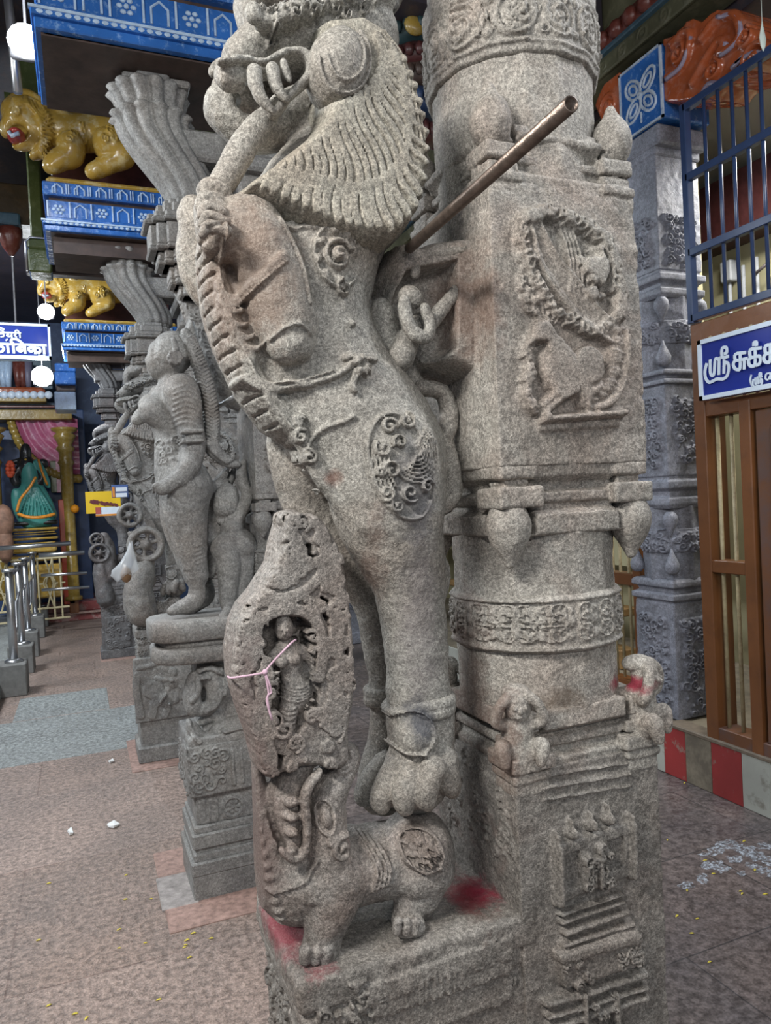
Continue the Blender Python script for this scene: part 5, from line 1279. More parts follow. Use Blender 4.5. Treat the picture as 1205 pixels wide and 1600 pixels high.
# ------------------------------------------------------------------ stone woman with a long plait on pillar 2
YW = 3.02
def wv(x0, y0, x1, y1, Y=YW, h=.0045, py=.22):
    a = PY(x0, y1, Y); b = PY(x1, y0, Y); return Vol((a[0]-.03, Y-py, a[2]-.03), (b[0]+.03, Y+py, b[2]+.03), h)
v = wv(205, 505, 350, 965)
G = lambda pts, Y=YW: qc(pts, Y)
v.chain(G([(272, 548, 29), (268, 556, 27), (262, 570, 20)]), 1.1, .015)                                   # head
v.chain(G([(245, 545, 11), (240, 556, 8), (238, 566, 9), (243, 578, 9), (252, 582, 10)]), 1.3, .010)       # face
v.chain(G([(236, 553, 3.5), (233, 560, 4.5)]), 1.0, .004); v.chain(G([(236, 568, 3.5), (236, 573, 3.5), (240, 582, 5)]), 1.2, .004)  # nose, lips, chin
v.chain(G([(262, 578, 14), (266, 595, 14), (274, 612, 22)]), 1.1, .012)
v.chain(G([(272, 615, 26), (262, 645, 27), (266, 680, 20), (268, 705, 22), (280, 740, 34), (292, 765, 40)]), 1.25, .02)   # torso
v.ell(q3(243, 642, 0, YW-.04)[:3], (.062, .06, .058), 0, .02); v.ell(q3(238, 636, 0, YW+.07)[:3], (.055, .055, .055), 0, .02)
v.chain(G([(290, 765, 38), (290, 800, 31), (296, 840, 25), (303, 880, 19), (306, 900, 17)], YW-.03), 1.0, .015)      # near leg in a pleated cloth
v.chain(G([(275, 770, 24), (278, 810, 24), (288, 850, 20), (296, 885, 15)], YW+.06), 1.0, .015)
v.chain(G([(306, 895, 18), (307, 900, 19)], YW-.03), 1.0, .006)
v.chain(G([(307, 905, 12), (308, 930, 12), (300, 942, 13), (280, 950, 9), (266, 955, 6)], YW-.04), 1.0, .008)        # near foot
v.chain(G([(318, 905, 12), (322, 932, 12), (300, 950, 9), (290, 958, 7)], YW+.07), 1.0, .008)
v.chain(G([(284, 612, 28), (291, 640, 23), (298, 672, 19), (302, 700, 17), (299, 722, 17)], YW-.10), 1.0, .012)      # near arm
v.chain(G([(299, 722, 16), (286, 742, 13), (268, 754, 11), (255, 762, 11), (247, 760, 7)], YW-.12), 1.0, .008)
for a in (0, 1, 2, 3): v.chain(G([(254, 760+a*3, 4), (244, 757+a*3, 3.6), (240, 760+a*3, 3)], YW-.135+.012*a), 1.0, .002)
for y in (675, 690): v.chain(G([(285, y, 3.5), (300, y-1, 3.5), (316, y-2, 3.5)], YW-.155), 1.5, .003)
v.chain(G([(250, 618, 16), (232, 640, 12), (214, 656, 9)], YW+.10), 1.0, .01)                                        # far arm reaching forward
H = v.hm(); g = lambda a, b: (float(PY(a, b, YW-.1)[0]), float(PY(a, b, YW-.1)[2])); mm = .0026
for k in range(8): H.stroke([g(268, 612+8*k), g(288, 606+8*k), g(312, 614+8*k)], 1.4*mm, .004)
for k in range(9): H.stroke([g(262+2.5*k, 775+2*k), g(272+3*k, 830), g(290+2.2*k, 892)], 1.6*mm, .005)
for k in range(5): H.stroke([g(286+3*k, 850+7*k), g(300, 856+7*k), g(318, 850+7*k)], 1.4*mm, .004)
for k in range(6): H.stroke([g(278+3*k, 755-3*k), g(284+4*k, 760)], 1.3*mm, .004)
H.filler([g(252, 690), g(275, 684), g(278, 718), g(256, 722)], 10, .018, .006, rng)
H.stroke([g(306, 902), g(306, 908)], 14*mm, .004); H.stroke([g(244, 752-197+0), g(249, 556)], 1.5*mm, .004)
H.stroke([g(242, 548), g(252, 544)], 1*mm, .003)
v.carve(H, YW); v.rough(.001, .02)
woman = v.build('woman_figure', ST_F, pil2)
# plait, hair ornament, ear ornament
v = wv(285, 500, 375, 745)
pl = [(290, 520, 8), (302, 545, 11), (316, 580, 11), (327, 620, 12), (332, 660, 12), (330, 695, 12), (342, 712, 9), (358, 724, 7), (372, 726, 5)]
v.chain(G(pl, YW-.06), 1.2, .006)
pp = catmull([p[:2] for p in pl], 7); H = v.hm()
for i in range(2, len(pp)-8, 1):
    x, y = pp[i]; H.stroke([g(x-11, y-6), g(x, y+1), g(x+11, y-6)], 1.6*mm, .010, smooth=False)
v.carve(H, YW); v.rough(.0008, .02); v.build('plait', ST_F, woman)
v = wv(262, 530, 330, 620); c = PY(273, 560, YW-.10); v.ell(c, (.030, .03, .030), 0, .004); v.chain(G([(271, 530, 4), (274, 545, 5), (273, 556, 6)], YW-.085), 1, .004)
for k in range(8): a = k*.785; v.ell(c+np.array((.022*math.cos(a), -.022, .022*math.sin(a))), (.009,)*3, 0, .003)
v.build('ear_ornament', ST_F, woman)
v = wv(286, 455, 320, 560); v.poly([(float(PY(a, b, YW-.03)[0]), float(PY(a, b, YW-.03)[2])) for a, b in ((287, 516), (294, 498), (303, 505), (309, 530), (308, 548), (298, 535))], YW-.03, .05, .02); v.rough(.002, .02); v.build('hair_knot', ST_F, woman)
# tall halo plaque with rosettes
HP = [(268, 440), (285, 438), (305, 450), (324, 470), (336, 495), (345, 520), (360, 545), (374, 572), (377, 590), (366, 602), (348, 602), (334, 590), (322, 565), (310, 530), (294, 500), (284, 470)]
v = wv(262, 430, 385, 612, YW+.1, .005, .12); g1 = lambda a, b: (float(PY(a, b, YW+.05)[0]), float(PY(a, b, YW+.05)[2]))
v.poly([g1(*p) for p in HP], YW+.10, .055, .02); H = v.hm()
for x, y, r in ((306, 481, 15), (329, 523, 15), (352, 566, 15)): H.ring(g1(x, y), (r+5)*mm, (r+5)*mm, 2.2*mm, .010); H.rosette(g1(x, y), r*mm, 10, .016)
H.filler([g1(*p) for p in HP], 40, .022, .008, rng); v.carve(H, YW+.1); v.rough(.001, .02); v.build('halo_plaque', ST_F, pil2)
v = wv(330, 590, 400, 640, YW+.12, .006, .12); v.chain(G([(335, 590, 14), (352, 612, 16), (372, 628, 12), (385, 632, 10)], YW+.12), 1.6, .01); v.rough(.002, .02); v.build('halo_bracket', ST_F, pil2)
# slab linking woman to the shaft
v = wv(318, 740, 362, 912, YW+.03, .006, .1); v.poly([(float(PY(a, b, YW)[0]), float(PY(a, b, YW)[2])) for a, b in ((322, 760), (340, 745), (362, 722), (360, 800), (345, 880), (336, 905), (322, 905))], YW+.05, .05, .01); v.rough(.002, .02); v.build('backing_slab', ST_F, pil2)
# small attendant with raised arms
v = wv(325, 715, 400, 975, YW-.02, .0042, .15); YA = YW-.02
v.chain(G([(352, 792, 19), (354, 778, 18), (356, 770, 14)], YA), 1.0, .008); v.chain(G([(346, 800, 10), (344, 812, 7)], YA), 1.0, .006)
v.chain(G([(366, 805, 8), (364, 820, 17), (364, 838, 15), (364, 848, 19)], YA), 1.1, .01)
v.chain(G([(372, 812, 9), (382, 790, 9), (387, 772, 9), (379, 752, 8), (377, 735, 7), (381, 722, 5)], YA-.02), 1.0, .006)
v.chain(G([(352, 812, 8), (352, 770, 6), (362, 745, 6), (374, 726, 5)], YA+.06), 1.0, .006)
v.ell(q3(354, 858, 0, YA-.02)[:3], (.062, .06, .066), 0, .006); v.ell(q3(378, 852, 0, YA-.01)[:3], (.060, .06, .066), 0, .006)
v.chain(G([(357, 870, 20), (358, 900, 16), (357, 930, 13), (356, 952, 10)], YA-.03), 1.0, .008); v.chain(G([(379, 870, 20), (378, 900, 16), (372, 930, 12), (368, 950, 10)], YA+.0), 1.0, .008)
v.chain(G([(356, 956, 9), (348, 964, 7)], YA-.05), 1.2, .005); v.chain(G([(368, 954, 9), (362, 964, 7)], YA-.03), 1.2, .005)
H = v.hm()
for k in range(5): H.stroke([g(340+3*k, 772+2*k), g(346+4*k, 785), g(342+4*k, 805)], 1.2*mm, .004)
v.carve(H, YA); v.rough(.001, .02); v.build('attendant_figure', ST_F, pil2)
# pedestal of the woman: round slabs, crouching animals, carved block, splayed foot
wp = (.47, 3.03)
def zw(y, x=310, Y=2.9): return float(PY(x, y, Y)[2])
mb = MB()
def ovl(z0, z1, rx, ry, mbx, n=28, b=.008):
    P = [(z0, -b), (z0+b, 0), (z1-b, 0), (z1, -b)]; V = []; F = []
    for z, e in P:
        for k in range(n):
            a = 2*math.pi*k/n; ca, sa = math.cos(a), math.sin(a); s = 3.2
            V.append((wp[0]+math.copysign(abs(ca)**(2/s), ca)*(rx+e), wp[1]+math.copysign(abs(sa)**(2/s), sa)*(ry+e), z))
    for i in range(3):
        for k in range(n): j = (k+1) % n; F.append((i*n+k, i*n+j, i*n+n+j, i*n+n+k))
    F += [tuple(range(n-1, -1, -1)), tuple(range(3*n, 4*n))]; mbx.add(V, F)
ovl(zw(1000), zw(968), .26, .17, mb); ovl(zw(1011), zw(998), .22, .15, mb); ovl(zw(1035), zw(1010), .25, .165, mb)
mb.build('round_slab', ST_F, pil2, True)
X0, X1, Ya_, Yb_ = .335, .66, 2.885, 3.17
v = Vol((X0-.03, Ya_-.03, zw(1170)-.02), (X1, Yb_+.01, zw(1030)+.01), .006)
v.box((X0+.06, Ya_+.07, zw(1175)), (X1, Yb_, zw(1028)), .01)
v.box((X0-.01, Ya_-.01, zw(1172)-.02), (X1, Yb_, zw(1150)), .01)
Yc_ = 2.93
v.chain(qc([(330, 1055, 14), (336, 1075, 13), (332, 1100, 10), (322, 1108, 9), (310, 1110, 9)], Yc_), 1.0, .01); v.chain(qc([(305, 1060, 13), (300, 1085, 12), (302, 1108, 12)], Yc_), 1.2, .01)
v.chain(qc([(345, 1085, 10), (338, 1060, 7), (350, 1070, 9)], Yc_), 1.0, .01); v.chain(qc([(300, 1135, 9), (308, 1150, 10), (320, 1158, 9)], Yc_), 1.0, .01)
v.chain(qc([(330, 1155, 7), (340, 1138, 9), (370, 1128, 11), (395, 1130, 10)], Yc_), 1.1, .01); v.chain(qc([(312, 1128, 7), (335, 1118, 9), (345, 1125, 9)], Yc_+.03), 1.0, .01)
H = v.hm(); gg = lambda a, b: (float(PY(a, b, 2.9)[0]), float(PY(a, b, 2.9)[2]))
for P in (((312, 1048), (330, 1044), (348, 1052)), ((300, 1095), (310, 1080), (308, 1060)), ((322, 1112), (340, 1100), (346, 1080)), ((350, 1140), (375, 1134), (395, 1136)), ((296, 1130), (300, 1145), (310, 1156)), ((348, 1045), (356, 1060), (352, 1085))): H.stroke([gg(*p) for p in P], .011, .018)
H.blob(gg(318, 1058), .016, .012, .02); H.blob(gg(326, 1058), .010, .010, .024); v.carve(H, 3.0)
v.rough(.0015, .03); v.build('crouching_animals', ST_F, pil2)
def cblock(H, g): H.filler([g(300, 1178), g(352, 1172), g(350, 1228), g(304, 1236)], 22, .024, .010, rng); H.stroke([g(362, 1172), g(366, 1225)], .008, .010); H.stroke([g(376, 1170), g(380, 1222)], .006, .008); H.stroke([g(290, 1170), g(296, 1238)], .006, .008)
v = Vol((X0-.02, Ya_-.025, zw(1243)), (X1, Yb_, zw(1163)), .0045); v.box((X0-.012, Ya_-.012, zw(1243)), (X1, Yb_, zw(1163)), .006); H = v.hm()
cblock(H, lambda a, b: (float(PY(a, b, Ya_-.01)[0]), float(PY(a, b, Ya_-.01)[2]))); v.carve(H, Ya_+.05); Hx = v.hmx(); Hx.filler([(Ya_+.02, zw(1235)), (Yb_-.02, zw(1235)), (Yb_-.02, zw(1170)), (Ya_+.02, zw(1170))], 26, .024, .010, rng); v.carvex(Hx, X0+.05); v.rough(.001, .03); v.build('carved_block', ST_F, pil2)
v = Vol((X0-.01, Ya_-.02, zw(1290)), (X1, Yb_, zw(1240)), .0045); v.box((X0+.01, Ya_+.01, zw(1290)), (X1, Yb_, zw(1238)), .004); H = v.hm(); g3 = lambda a, b: (float(PY(a, b, Ya_)[0]), float(PY(a, b, Ya_)[2]))
H.rosette(g3(365, 1262), .036, 7, .010); H.ring(g3(365, 1262), .045, .045, .004, .006)
for x in (320, 328, 340): H.stroke([g3(x, 1252), g3(x+1, 1280)], .004, .007)
v.carve(H, Ya_+.05); v.rough(.001, .03); v.build('flower_panel', ST_F, pil2)
mb = MB()
for y0, y1, e in ((1293, 1284, .006), (1303, 1290, .02), (1325, 1301, .03), (1333, 1323, .018), (1345, 1331, .028), (1365, 1343, .04), (1415, 1363, .036)): mb.box(X0+.02-e, X1+.0, Ya_+.02-e, Yb_+e-.01, max(0, zw(y0)), zw(y1), .006)
mb.build('splayed_foot', ST_F, pil2)
# ------------------------------------------------------------------ painted entablatures over the lotus brackets
M_GOLD = painted('ochre_gold_paint', (.42, .265, .05), (.62, .55, .33), .55, .16, 16., .50, .66)
M_GOLD2 = painted('dull_gold_paint', (.30, .20, .04), (.42, .36, .2), .4, .25, 24.)
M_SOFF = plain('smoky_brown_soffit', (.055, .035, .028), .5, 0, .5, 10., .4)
M_LILG = painted('lilac_wash_paint', (.20, .19, .27), (.30, .29, .30), .5, .4, 12.)
M_GREEN = painted('moss_green_paint', (.075, .10, .03), (.16, .19, .08), .5, .25, 16.)
M_WB = plain('blue_white_relief_paint', (.42, .55, .72), .3, 0, .2, 40.)
M_LED = plain('lamp_glow', (1, 1, 1), .4, 0, 0, emit=((.92, .97, 1.0), 28.))
M_CHROME = plain('polished_steel', (.50, .51, .53), .32, .95, .08, 40.)
def entab(Y, zb, x0, x1, label, hmul=1.0, dy=.30, upper=True):
    """blue painted ledge: cornice, panel row and a row of small arches"""
    t = thing('painted_ledge', label, 'ledge', (x0, Y, zb)); t['kind'] = 'thing'
    s = hmul; mb = MB()
    mb.box(x0-.02, x1, Y-.03, Y+dy, zb, zb+.035*s, .004).box(x0-.03, x1, Y-.045, Y+dy, zb+.035*s, zb+.06*s, .004).box(x0-.01, x1, Y-.02, Y+dy, zb+.06*s, zb+.09*s, .004)
    mb.box(x0, x1, Y, Y+dy, zb+.09*s, zb+.20*s); mb.box(x0-.02, x1, Y-.025, Y+dy, zb+.225*s, zb+.31*s, .006)
    mb.build('cornice', M_BLUE, t)
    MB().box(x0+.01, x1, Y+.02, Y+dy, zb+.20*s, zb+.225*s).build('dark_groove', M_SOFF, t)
    w = MB(); n = int((x1-x0)/.115)
    w.box(x0-.035, x1, Y-.05, Y-.03, zb+.052*s, zb+.062*s)
    for i in range(int((x1-x0)/.03)): w.ball((x0+.03*i, Y-.044, zb+.045*s), (.014, .004, .008), 6)
    for i in range(n+1):
        x = x0+i*.115; w.box(x-.004, x+.004, Y-.008, Y+.01, zb+.095*s, zb+.195*s)
        if i < n:
            c = x+.0575; zc_ = zb+.145*s
            if i % 2 == 0:
                for a in range(6): w.ball((c+.024*math.cos(a*1.047), Y-.002, zc_+.024*s*math.sin(a*1.047)), (.011, .006, .009), 6)
                w.ball((c, Y-.003, zc_), (.010, .008, .010), 6)
            else: w.tube([(c-.03, Y-.002, zb+.10*s), (c-.03, Y-.002, zb+.16*s), (c, Y-.002, zb+.185*s), (c+.03, Y-.002, zb+.16*s), (c+.03, Y-.002, zb+.10*s)], .005, 5)
            w.tube([(c-.026, Y-.028, zb+.235*s), (c-.026, Y-.028, zb+.27*s), (c, Y-.028, zb+.295*s), (c+.026, Y-.028, zb+.27*s), (c+.026, Y-.028, zb+.235*s)], .005, 5)
            for a in (-.012, .0575, .045): w.box(c+a-.003, c+a+.003, Y-.032, Y-.024, zb+.235*s, zb+.295*s)
    w.build('white_ornament', M_WB, t)
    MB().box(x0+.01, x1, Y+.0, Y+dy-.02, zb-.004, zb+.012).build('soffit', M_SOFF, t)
    return t
# over the second pillar (its underside shows)
E0 = float(PY(200, 70, 2.85)[2])
zb0 = 3.262
e0 = entab(2.80, 3.170, -.045, .98, 'bright blue painted ledge at the top left over the nearest lotus bracket', 1.0, .5)
v = MB().box(-.04, .9, 2.86, 3.28, 3.48, 3.56, .006).box(-.05, .98, 2.83, 3.3, 3.56, 3.85, .006); v.build('upper_course', M_BLUE, e0)
w = MB()
for i in range(8):
    c = .04+i*.13
    for a in range(6): w.ball((c+.034*math.cos(a*1.047), 2.825, 3.66+.034*math.sin(a*1.047)), (.018, .008, .014), 6)
    w.box(c+.058, c+.07, 2.82, 2.84, 3.58, 3.76)
w.box(-.05, .98, 2.815, 2.835, 3.56, 3.575); w.build('flower_row', M_WB, e0)
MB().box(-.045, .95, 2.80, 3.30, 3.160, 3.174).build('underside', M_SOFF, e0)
# third pillar
zb3 = float(PY(75, 357, 4.5)[2]); zl = float(PY(75, 285, 4.55)[2]); hm3 = (zl-zb3)/.31
e1 = entab(4.55, zb3, -.09, 1.0, 'pale blue painted ledge under the nearest golden lion', hm3, .6)
e1k = MB().box(-.07, .585, 4.60, 4.95, zb3-.10, zb3-.008).build('brown_beam', M_SOFF, e1)
e2 = copy_tree(e1); e2['label'] = 'farther blue painted ledge under the second golden lion, above the yellow sign'
z5 = float(PY(150, 545, 8.0)[2]); sh = 3.55-.13
e2.location = (e1.location[0]+.02, e1.location[1]+3.40, float(PY(80, 545, 7.9)[2]))
dz2 = e2.location[2]-zb3

# crouching golden lions over the ledges
YL = 4.72
c1 = PY(95, 150, YL-.1)
v = Vol((-.36, YL-.22, PY(120, 285, YL)[2]-.06), (.95, YL+.2, PY(50, 140, YL)[2]+.05), .0085)
L = lambda pts, Y=YL, **k: v.chain(qc(pts, Y), k.get('ys', 1.0), k.get('kk', .02))
L([(95, 205, 26), (120, 208, 27), (150, 208, 27), (175, 215, 28), (215, 225, 26)])
L([(60, 205, 26), (80, 200, 26)], kk=.03)
L([(18, 158, 7), (42, 152, 9), (66, 172, 11), (74, 203, 11), (64, 235, 8), (52, 245, 5)], ys=1.8, kk=.01)
L([(38, 185, 28), (30, 178, 22), (22, 172, 16)]); L([(18, 190, 13), (12, 200, 9), (10, 208, 6)], ys=1.4, kk=.015); L([(50, 215, 16), (36, 226, 9), (26, 228, 6)], ys=1.3, kk=.012)
L([(110, 225, 20), (112, 243, 15), (95, 248, 14), (80, 260, 12)], YL-.10); L([(170, 225, 26), (190, 240, 20), (170, 256, 14), (145, 268, 11)], YL-.10)
L([(95, 172, 9), (105, 185, 8), (130, 195, 7), (155, 182, 7), (200, 180, 6)], YL-.06, kk=.01)
v.chain(qc([(30, 208, 13), (18, 216, 10)], YL-.05), 1.2, .01, cut=True)
H = v.hm(); gl = lambda a, b: (float(PY(a, b, YL-.12)[0]), float(PY(a, b, YL-.12)[2])); ml = .0040
cp_ = catmull([(22, 156), (42, 153), (64, 172), (73, 203), (64, 232)], 6)
for i_, (x_, y_) in enumerate(cp_):
    dx_, dy_ = x_-42, y_-200; l_ = math.hypot(dx_, dy_); H.stroke([gl(x_-9*dx_/l_, y_-9*dy_/l_), gl(x_+9*dx_/l_, y_+9*dy_/l_)], .008, .022, smooth=False)
H.ring(gl(24, 171), 5*ml, 6*ml, 1.4*ml, .02); H.blob(gl(24, 171), 3*ml, 3*ml, .02)
for k, (x, y) in enumerate(((172, 212), (180, 225), (165, 225), (175, 200), (108, 222), (115, 212), (186, 212))): H.spiral(gl(x, y), 7*ml, 1.3, k, 1.6*ml, .014)
for k in range(2): H.stroke([gl(125+4*k, 190), gl(134+4*k, 220), gl(145+4*k, 245)], 1.2*ml, .01)
v.carve(H, YL); v.rough(.002, .04)
lion = v.build('golden_lion', M_GOLD); 
lz = [p for p in (v.ax[0][0], v.ax[1][0], v.ax[2][0])]
lt = thing('golden_lion', 'nearest golden painted crouching lion with open red mouth on the pale blue ledge', 'statue', (.1, YL, zl), 'golden lions on the blue ledges'); lt['kind'] = 'thing'
lion.data.transform(Matrix.Translation((-.1, -YL, -(zl)))); lion.parent = lt; lion.name = 'body'
mm_ = PY(26, 214, YL-.06); MB().ball(mm_, (.05, .10, .03), 12).build('mouth', plain('red_gloss_paint', (.35, .05, .04), .15), lt, True)
MB().tube([PY(14, 205, YL-.14), PY(18, 212, YL-.14), PY(30, 208, YL-.16)], .012, 8).build('teeth', M_PALE, lt, True)
lb = [PY(78, 268, YL-.2), PY(250, 292, YL-.2)]
MB().box(-.09, 1.0, YL-.17, YL+.3, zl+.003, zl+.04, .015).build('base_slab', M_GOLD, lt)
lt2 = copy_tree(lt); lt2['label'] = 'farther golden painted crouching lion on the darker blue ledge'; lt2.location = (.12, YL+3.40, zl+dz2)
# painted wall panel behind each lion
for k, (yy, lbl) in enumerate(((5.0, 'near'), (8.4, 'far'))):
    zq = zl+(dz2 if k else 0)-.325; MB_ = MB().box(-.06, 1.0, yy, yy+.1, zq+.37, zq+.85); struct('wall_panel_%d' % (k+1), MB_, M_MAROON)
    struct('trim_%d' % (20+k), MB().box(-.07, 1.0, yy-.03, yy+.0, zq+.76, zq+.80), M_GOLD2); struct('trim_%d' % (22+k), MB().box(-.07, 1.0, yy-.05, yy+.05, zq+.80, zq+.92), M_LILG)
    struct('trim_%d' % (24+k), MB().box(-.30, 1.0, yy-.06, yy+.4, zq+.92, zq+1.0), M_GREEN)
# dark carved beams and corbels at the far left
def bxp(name, x0, y0, x1, y1, Y, dy, mat, label=None, cat=None, b=.01):
    a = PY(x0, y1, Y); c = PY(x1, y0, Y); o = MB().box(min(a[0], c[0]), max(a[0], c[0]), Y, Y+dy, min(a[2], c[2]), max(a[2], c[2]), b).build(name, mat, None)
    if label: tag(o, label, cat)
    else: tag(o, kind='structure')
    return o
bxp('beam_4', -80, 292, 76, 340, 5.6, .3, painted('dark_gilt_paint', (.07, .045, .02), (.14, .08, .03), .6, .35, 14.)); bxp('beam_5', -80, 215, 76, 290, 5.7, .3, M_DARKP)
cbx = thing('painted_corbel', 'small green and red drooping corbel under the dark gilt beam at far left', 'corbel', PY(18, 402, 5.5)); cbx['kind'] = 'thing'
c = PY(18, 400, 5.6); c0 = PY(18, 340, 5.6)[2]; s = (c0-c[2])
MB().box(c[0]-.09, c[0]+.07, 5.5, 5.75, c[2]+s*.70, c0, .01).build('green_block', M_TEAL, cbx)
MB().lathe((c[0], 5.6, c[2]), [(0, .015), (s*.2, .05), (s*.45, .075), (s*.7, .075)], 10).build('red_drop', M_RUST, cbx, True)
# green frame between the first and second ledges
gf = thing('green_frame', 'moss green painted frame below the pale blue ledge at upper left', 'frame', PY(45, 480, 5.3)); gf['kind'] = 'thing'
a = PY(42, 371, 5.3); b = PY(150, 395, 5.3); zlow = PY(48, 424, 5.3)[2]
MB().box(a[0], a[0]+.95, 5.3, 5.5, b[2], a[2], .01).box(a[0]+.02, a[0]+.10, 5.34, 5.46, a[2], 4.5, .01).box(a[0], a[0]+.14, 5.3, 5.5, zlow, b[2], .01).build('frame_bars', M_GREEN, gf)
MB().tube([(a[0]-.01, 5.29, zlow), (a[0]-.01, 5.29, a[2]-.03), (a[0]+.02, 5.29, a[2]), (a[0]+.9, 5.29, a[2])], .008, 6).build('steel_edge', M_CHROME, gf, True)
bxp('wall_recess', 40, 398, 170, 425, 5.62, .1, M_SOFF)
# lit floodlights
def lamp(px, py, Y, r, label):
    p = PY(px, py, Y); t = thing('led_floodlight', label, 'lamp', p, 'small floodlights above the shrine')
    MB().ball(p, (r, r*.5, r), 14).build('glowing_face', M_LED, t, True)
    MB().box(p[0]-r*.9, p[0]+r*.9, p[1]+r*.35, p[1]+r*.9, p[2]-r*.8, p[2]+r*.8, .01).build('housing', M_DGREY, t, True)
    MB().tube([(p[0], p[1]+r*.6, p[2]+r*.7), (p[0], p[1]+r*.6, 4.5)], .006, 6).build('suspension_rod', M_DGREY, t, True)
    return p
lp1 = lamp(40, 64, 3.6, .075, 'large glaring white floodlight at the top left corner beside the bright blue ledge')
lp2 = lamp(72, 487, 7.6, .075, 'small glaring white floodlight just under the farther golden lion')
lp3 = lamp(66, 588, 8.8, .11, 'glaring white floodlight below the blue Hindi sign')
for nm, p, e in (('floodlight_near', lp1, 16), ('floodlight_mid', lp2, 2), ('floodlight_far', lp3, 55)):
    l = bpy.data.lights.new(nm, 'POINT'); l.energy = e; l.color = (.92, .97, 1); l.shadow_soft_size = .08; lo = bpy.data.objects.new(nm, l); COL.objects.link(lo); lo.location = (p[0]-.02, p[1]-.20, p[2])
a = PY(12, -10, 3.9); b = PY(28, 145, 3.9); o = MB().tube([a, b], .022, 8).build('steel_conduit', M_CHROME, None, True); tag(o, 'steel conduit pipe running down beside the top left floodlight', 'conduit')
bxp('beam_6', 30, 60, 62, 142, 5.0, .2, M_GREEN)

# ------------------------------------------------------------------ Hindi sign
YS2 = 8.2
sg = thing('name_board', 'blue board with white Hindi lettering hanging at the far left above the shrine', 'sign', PY(78, 562, YS2))
a = PY(78, 562, YS2); b = PY(76, 507, YS2); z0_, z1_ = float(a[2]), float(b[2]); x1_ = float(b[0])
MB().box(x1_-1.6, x1_, YS2, YS2+.04, z0_, z1_, .003).build('board', plain('sign_blue_lit', (.018, .04, .26), .25, 0, .1, 3.), sg)
mb = MB()
for q in ((x1_-1.6, x1_+.01, z1_-.025, z1_), (x1_-1.6, x1_+.01, z0_, z0_+.035), (x1_-.012, x1_+.01, z0_, z1_)): mb.box(q[0], q[1], YS2-.008, YS2+.01, q[2], q[3])
mb.build('white_frame', M_SWHITE, sg)
def ch(u, v_): p = PY(u/14.18, 500+v_/14.18, YS2-.004); return (float(p[0]), YS2-.004, float(p[2]))
glyph([[(-300, 520), (1020, 560)], [(-40, 590), (40, 590), (85, 640), (40, 700), (-40, 710)], [(160, 520), (190, 725)], [(290, 530), (310, 730), ], [(290, 520), (245, 470), (280, 425), (370, 430), (440, 470), (490, 515)], [(545, 545), (560, 735)],
       [(550, 620), (470, 600), (390, 620), (400, 670), (460, 695), (520, 660)], [(420, 630), (490, 680)], [(770, 555), (785, 745)], [(770, 620), (700, 610), (635, 630), (650, 680), (700, 695), (770, 660)], [(770, 640), (850, 620), (890, 670), (870, 730), (830, 720)], [(965, 560), (985, 750)], [(145, 440), (150, 445)],
       ], ch, .0125, 'large_lettering', sg, M_SWHITE, ax=1)
glyph([[(-100, 268), (460, 290)], [(0, 170), (60, 190), (90, 210)], [(0, 215), (60, 240), (90, 290)], [(-20, 310), (70, 310), (80, 360), (20, 375)], [(150, 290), (190, 320), (150, 340), (200, 370), (240, 350)], [(255, 280), (262, 390)], [(330, 285), (350, 320), (320, 340), (370, 385)], [(435, 290), (445, 395)], [(430, 280), (380, 230), (340, 250), (350, 285)]], ch, .0075, 'small_lettering', sg, M_SWHITE, ax=1)
glyph([[(835, 822), (865, 780), (895, 822)], [(850, 808), (882, 808)], [(908, 822), (908, 785), (940, 790), (910, 803), (945, 822)], [(955, 787), (1005, 787)], [(980, 787), (980, 822)]], ch, .004, 'painter_mark', sg, M_SWHITE, ax=1)
for xx in (.3, 1.3): MB().tube([(x1_-xx, YS2+.02, z1_), (x1_-xx, YS2+.1, z1_+.9)], .01, 6).build('hanger', M_DGREY, sg)

# ------------------------------------------------------------------ shrine at the end of the corridor
YH2 = 11.5
def W(px, py, Y=YH2): return PY(px, py, Y)
def bxs(x0, y0, x1, y1, Y, dy, mat, name, parent, b=.01):
    a = W(x0, y1, Y); c = W(x1, y0, Y); return MB().box(min(a[0], c[0]), max(a[0], c[0]), Y, Y+dy, min(a[2], c[2]), max(a[2], c[2]), b).build(name, mat, parent)
sh_ = thing('painted_shrine', 'painted shrine front with pink arched drape relief and golden columns at the corridor end', 'shrine', (W(0, 960)[0], YH2, 0)); sh_['kind'] = 'thing'
bxs(-120, 640, 130, 975, YH2+.3, .1, plain('deep_blue_paint', (.03, .065, .17), .4, 0, .3, 5.), 'blue_back_panel', sh_)
bxs(-120, 640, 112, 656, YH2-.15, .4, M_GOLD2, 'gold_lintel', sh_); bxs(-120, 628, 86, 640, YH2-.1, .4, M_TEAL, 'blue_course', sh_); bxs(-120, 633, 86, 637, YH2-.16, .1, M_RUST, 'red_course', sh_)
M_PINK2 = painted('pink_gloss_paint', (.42, .10, .19), (.65, .42, .5), .5, .25, 8.)
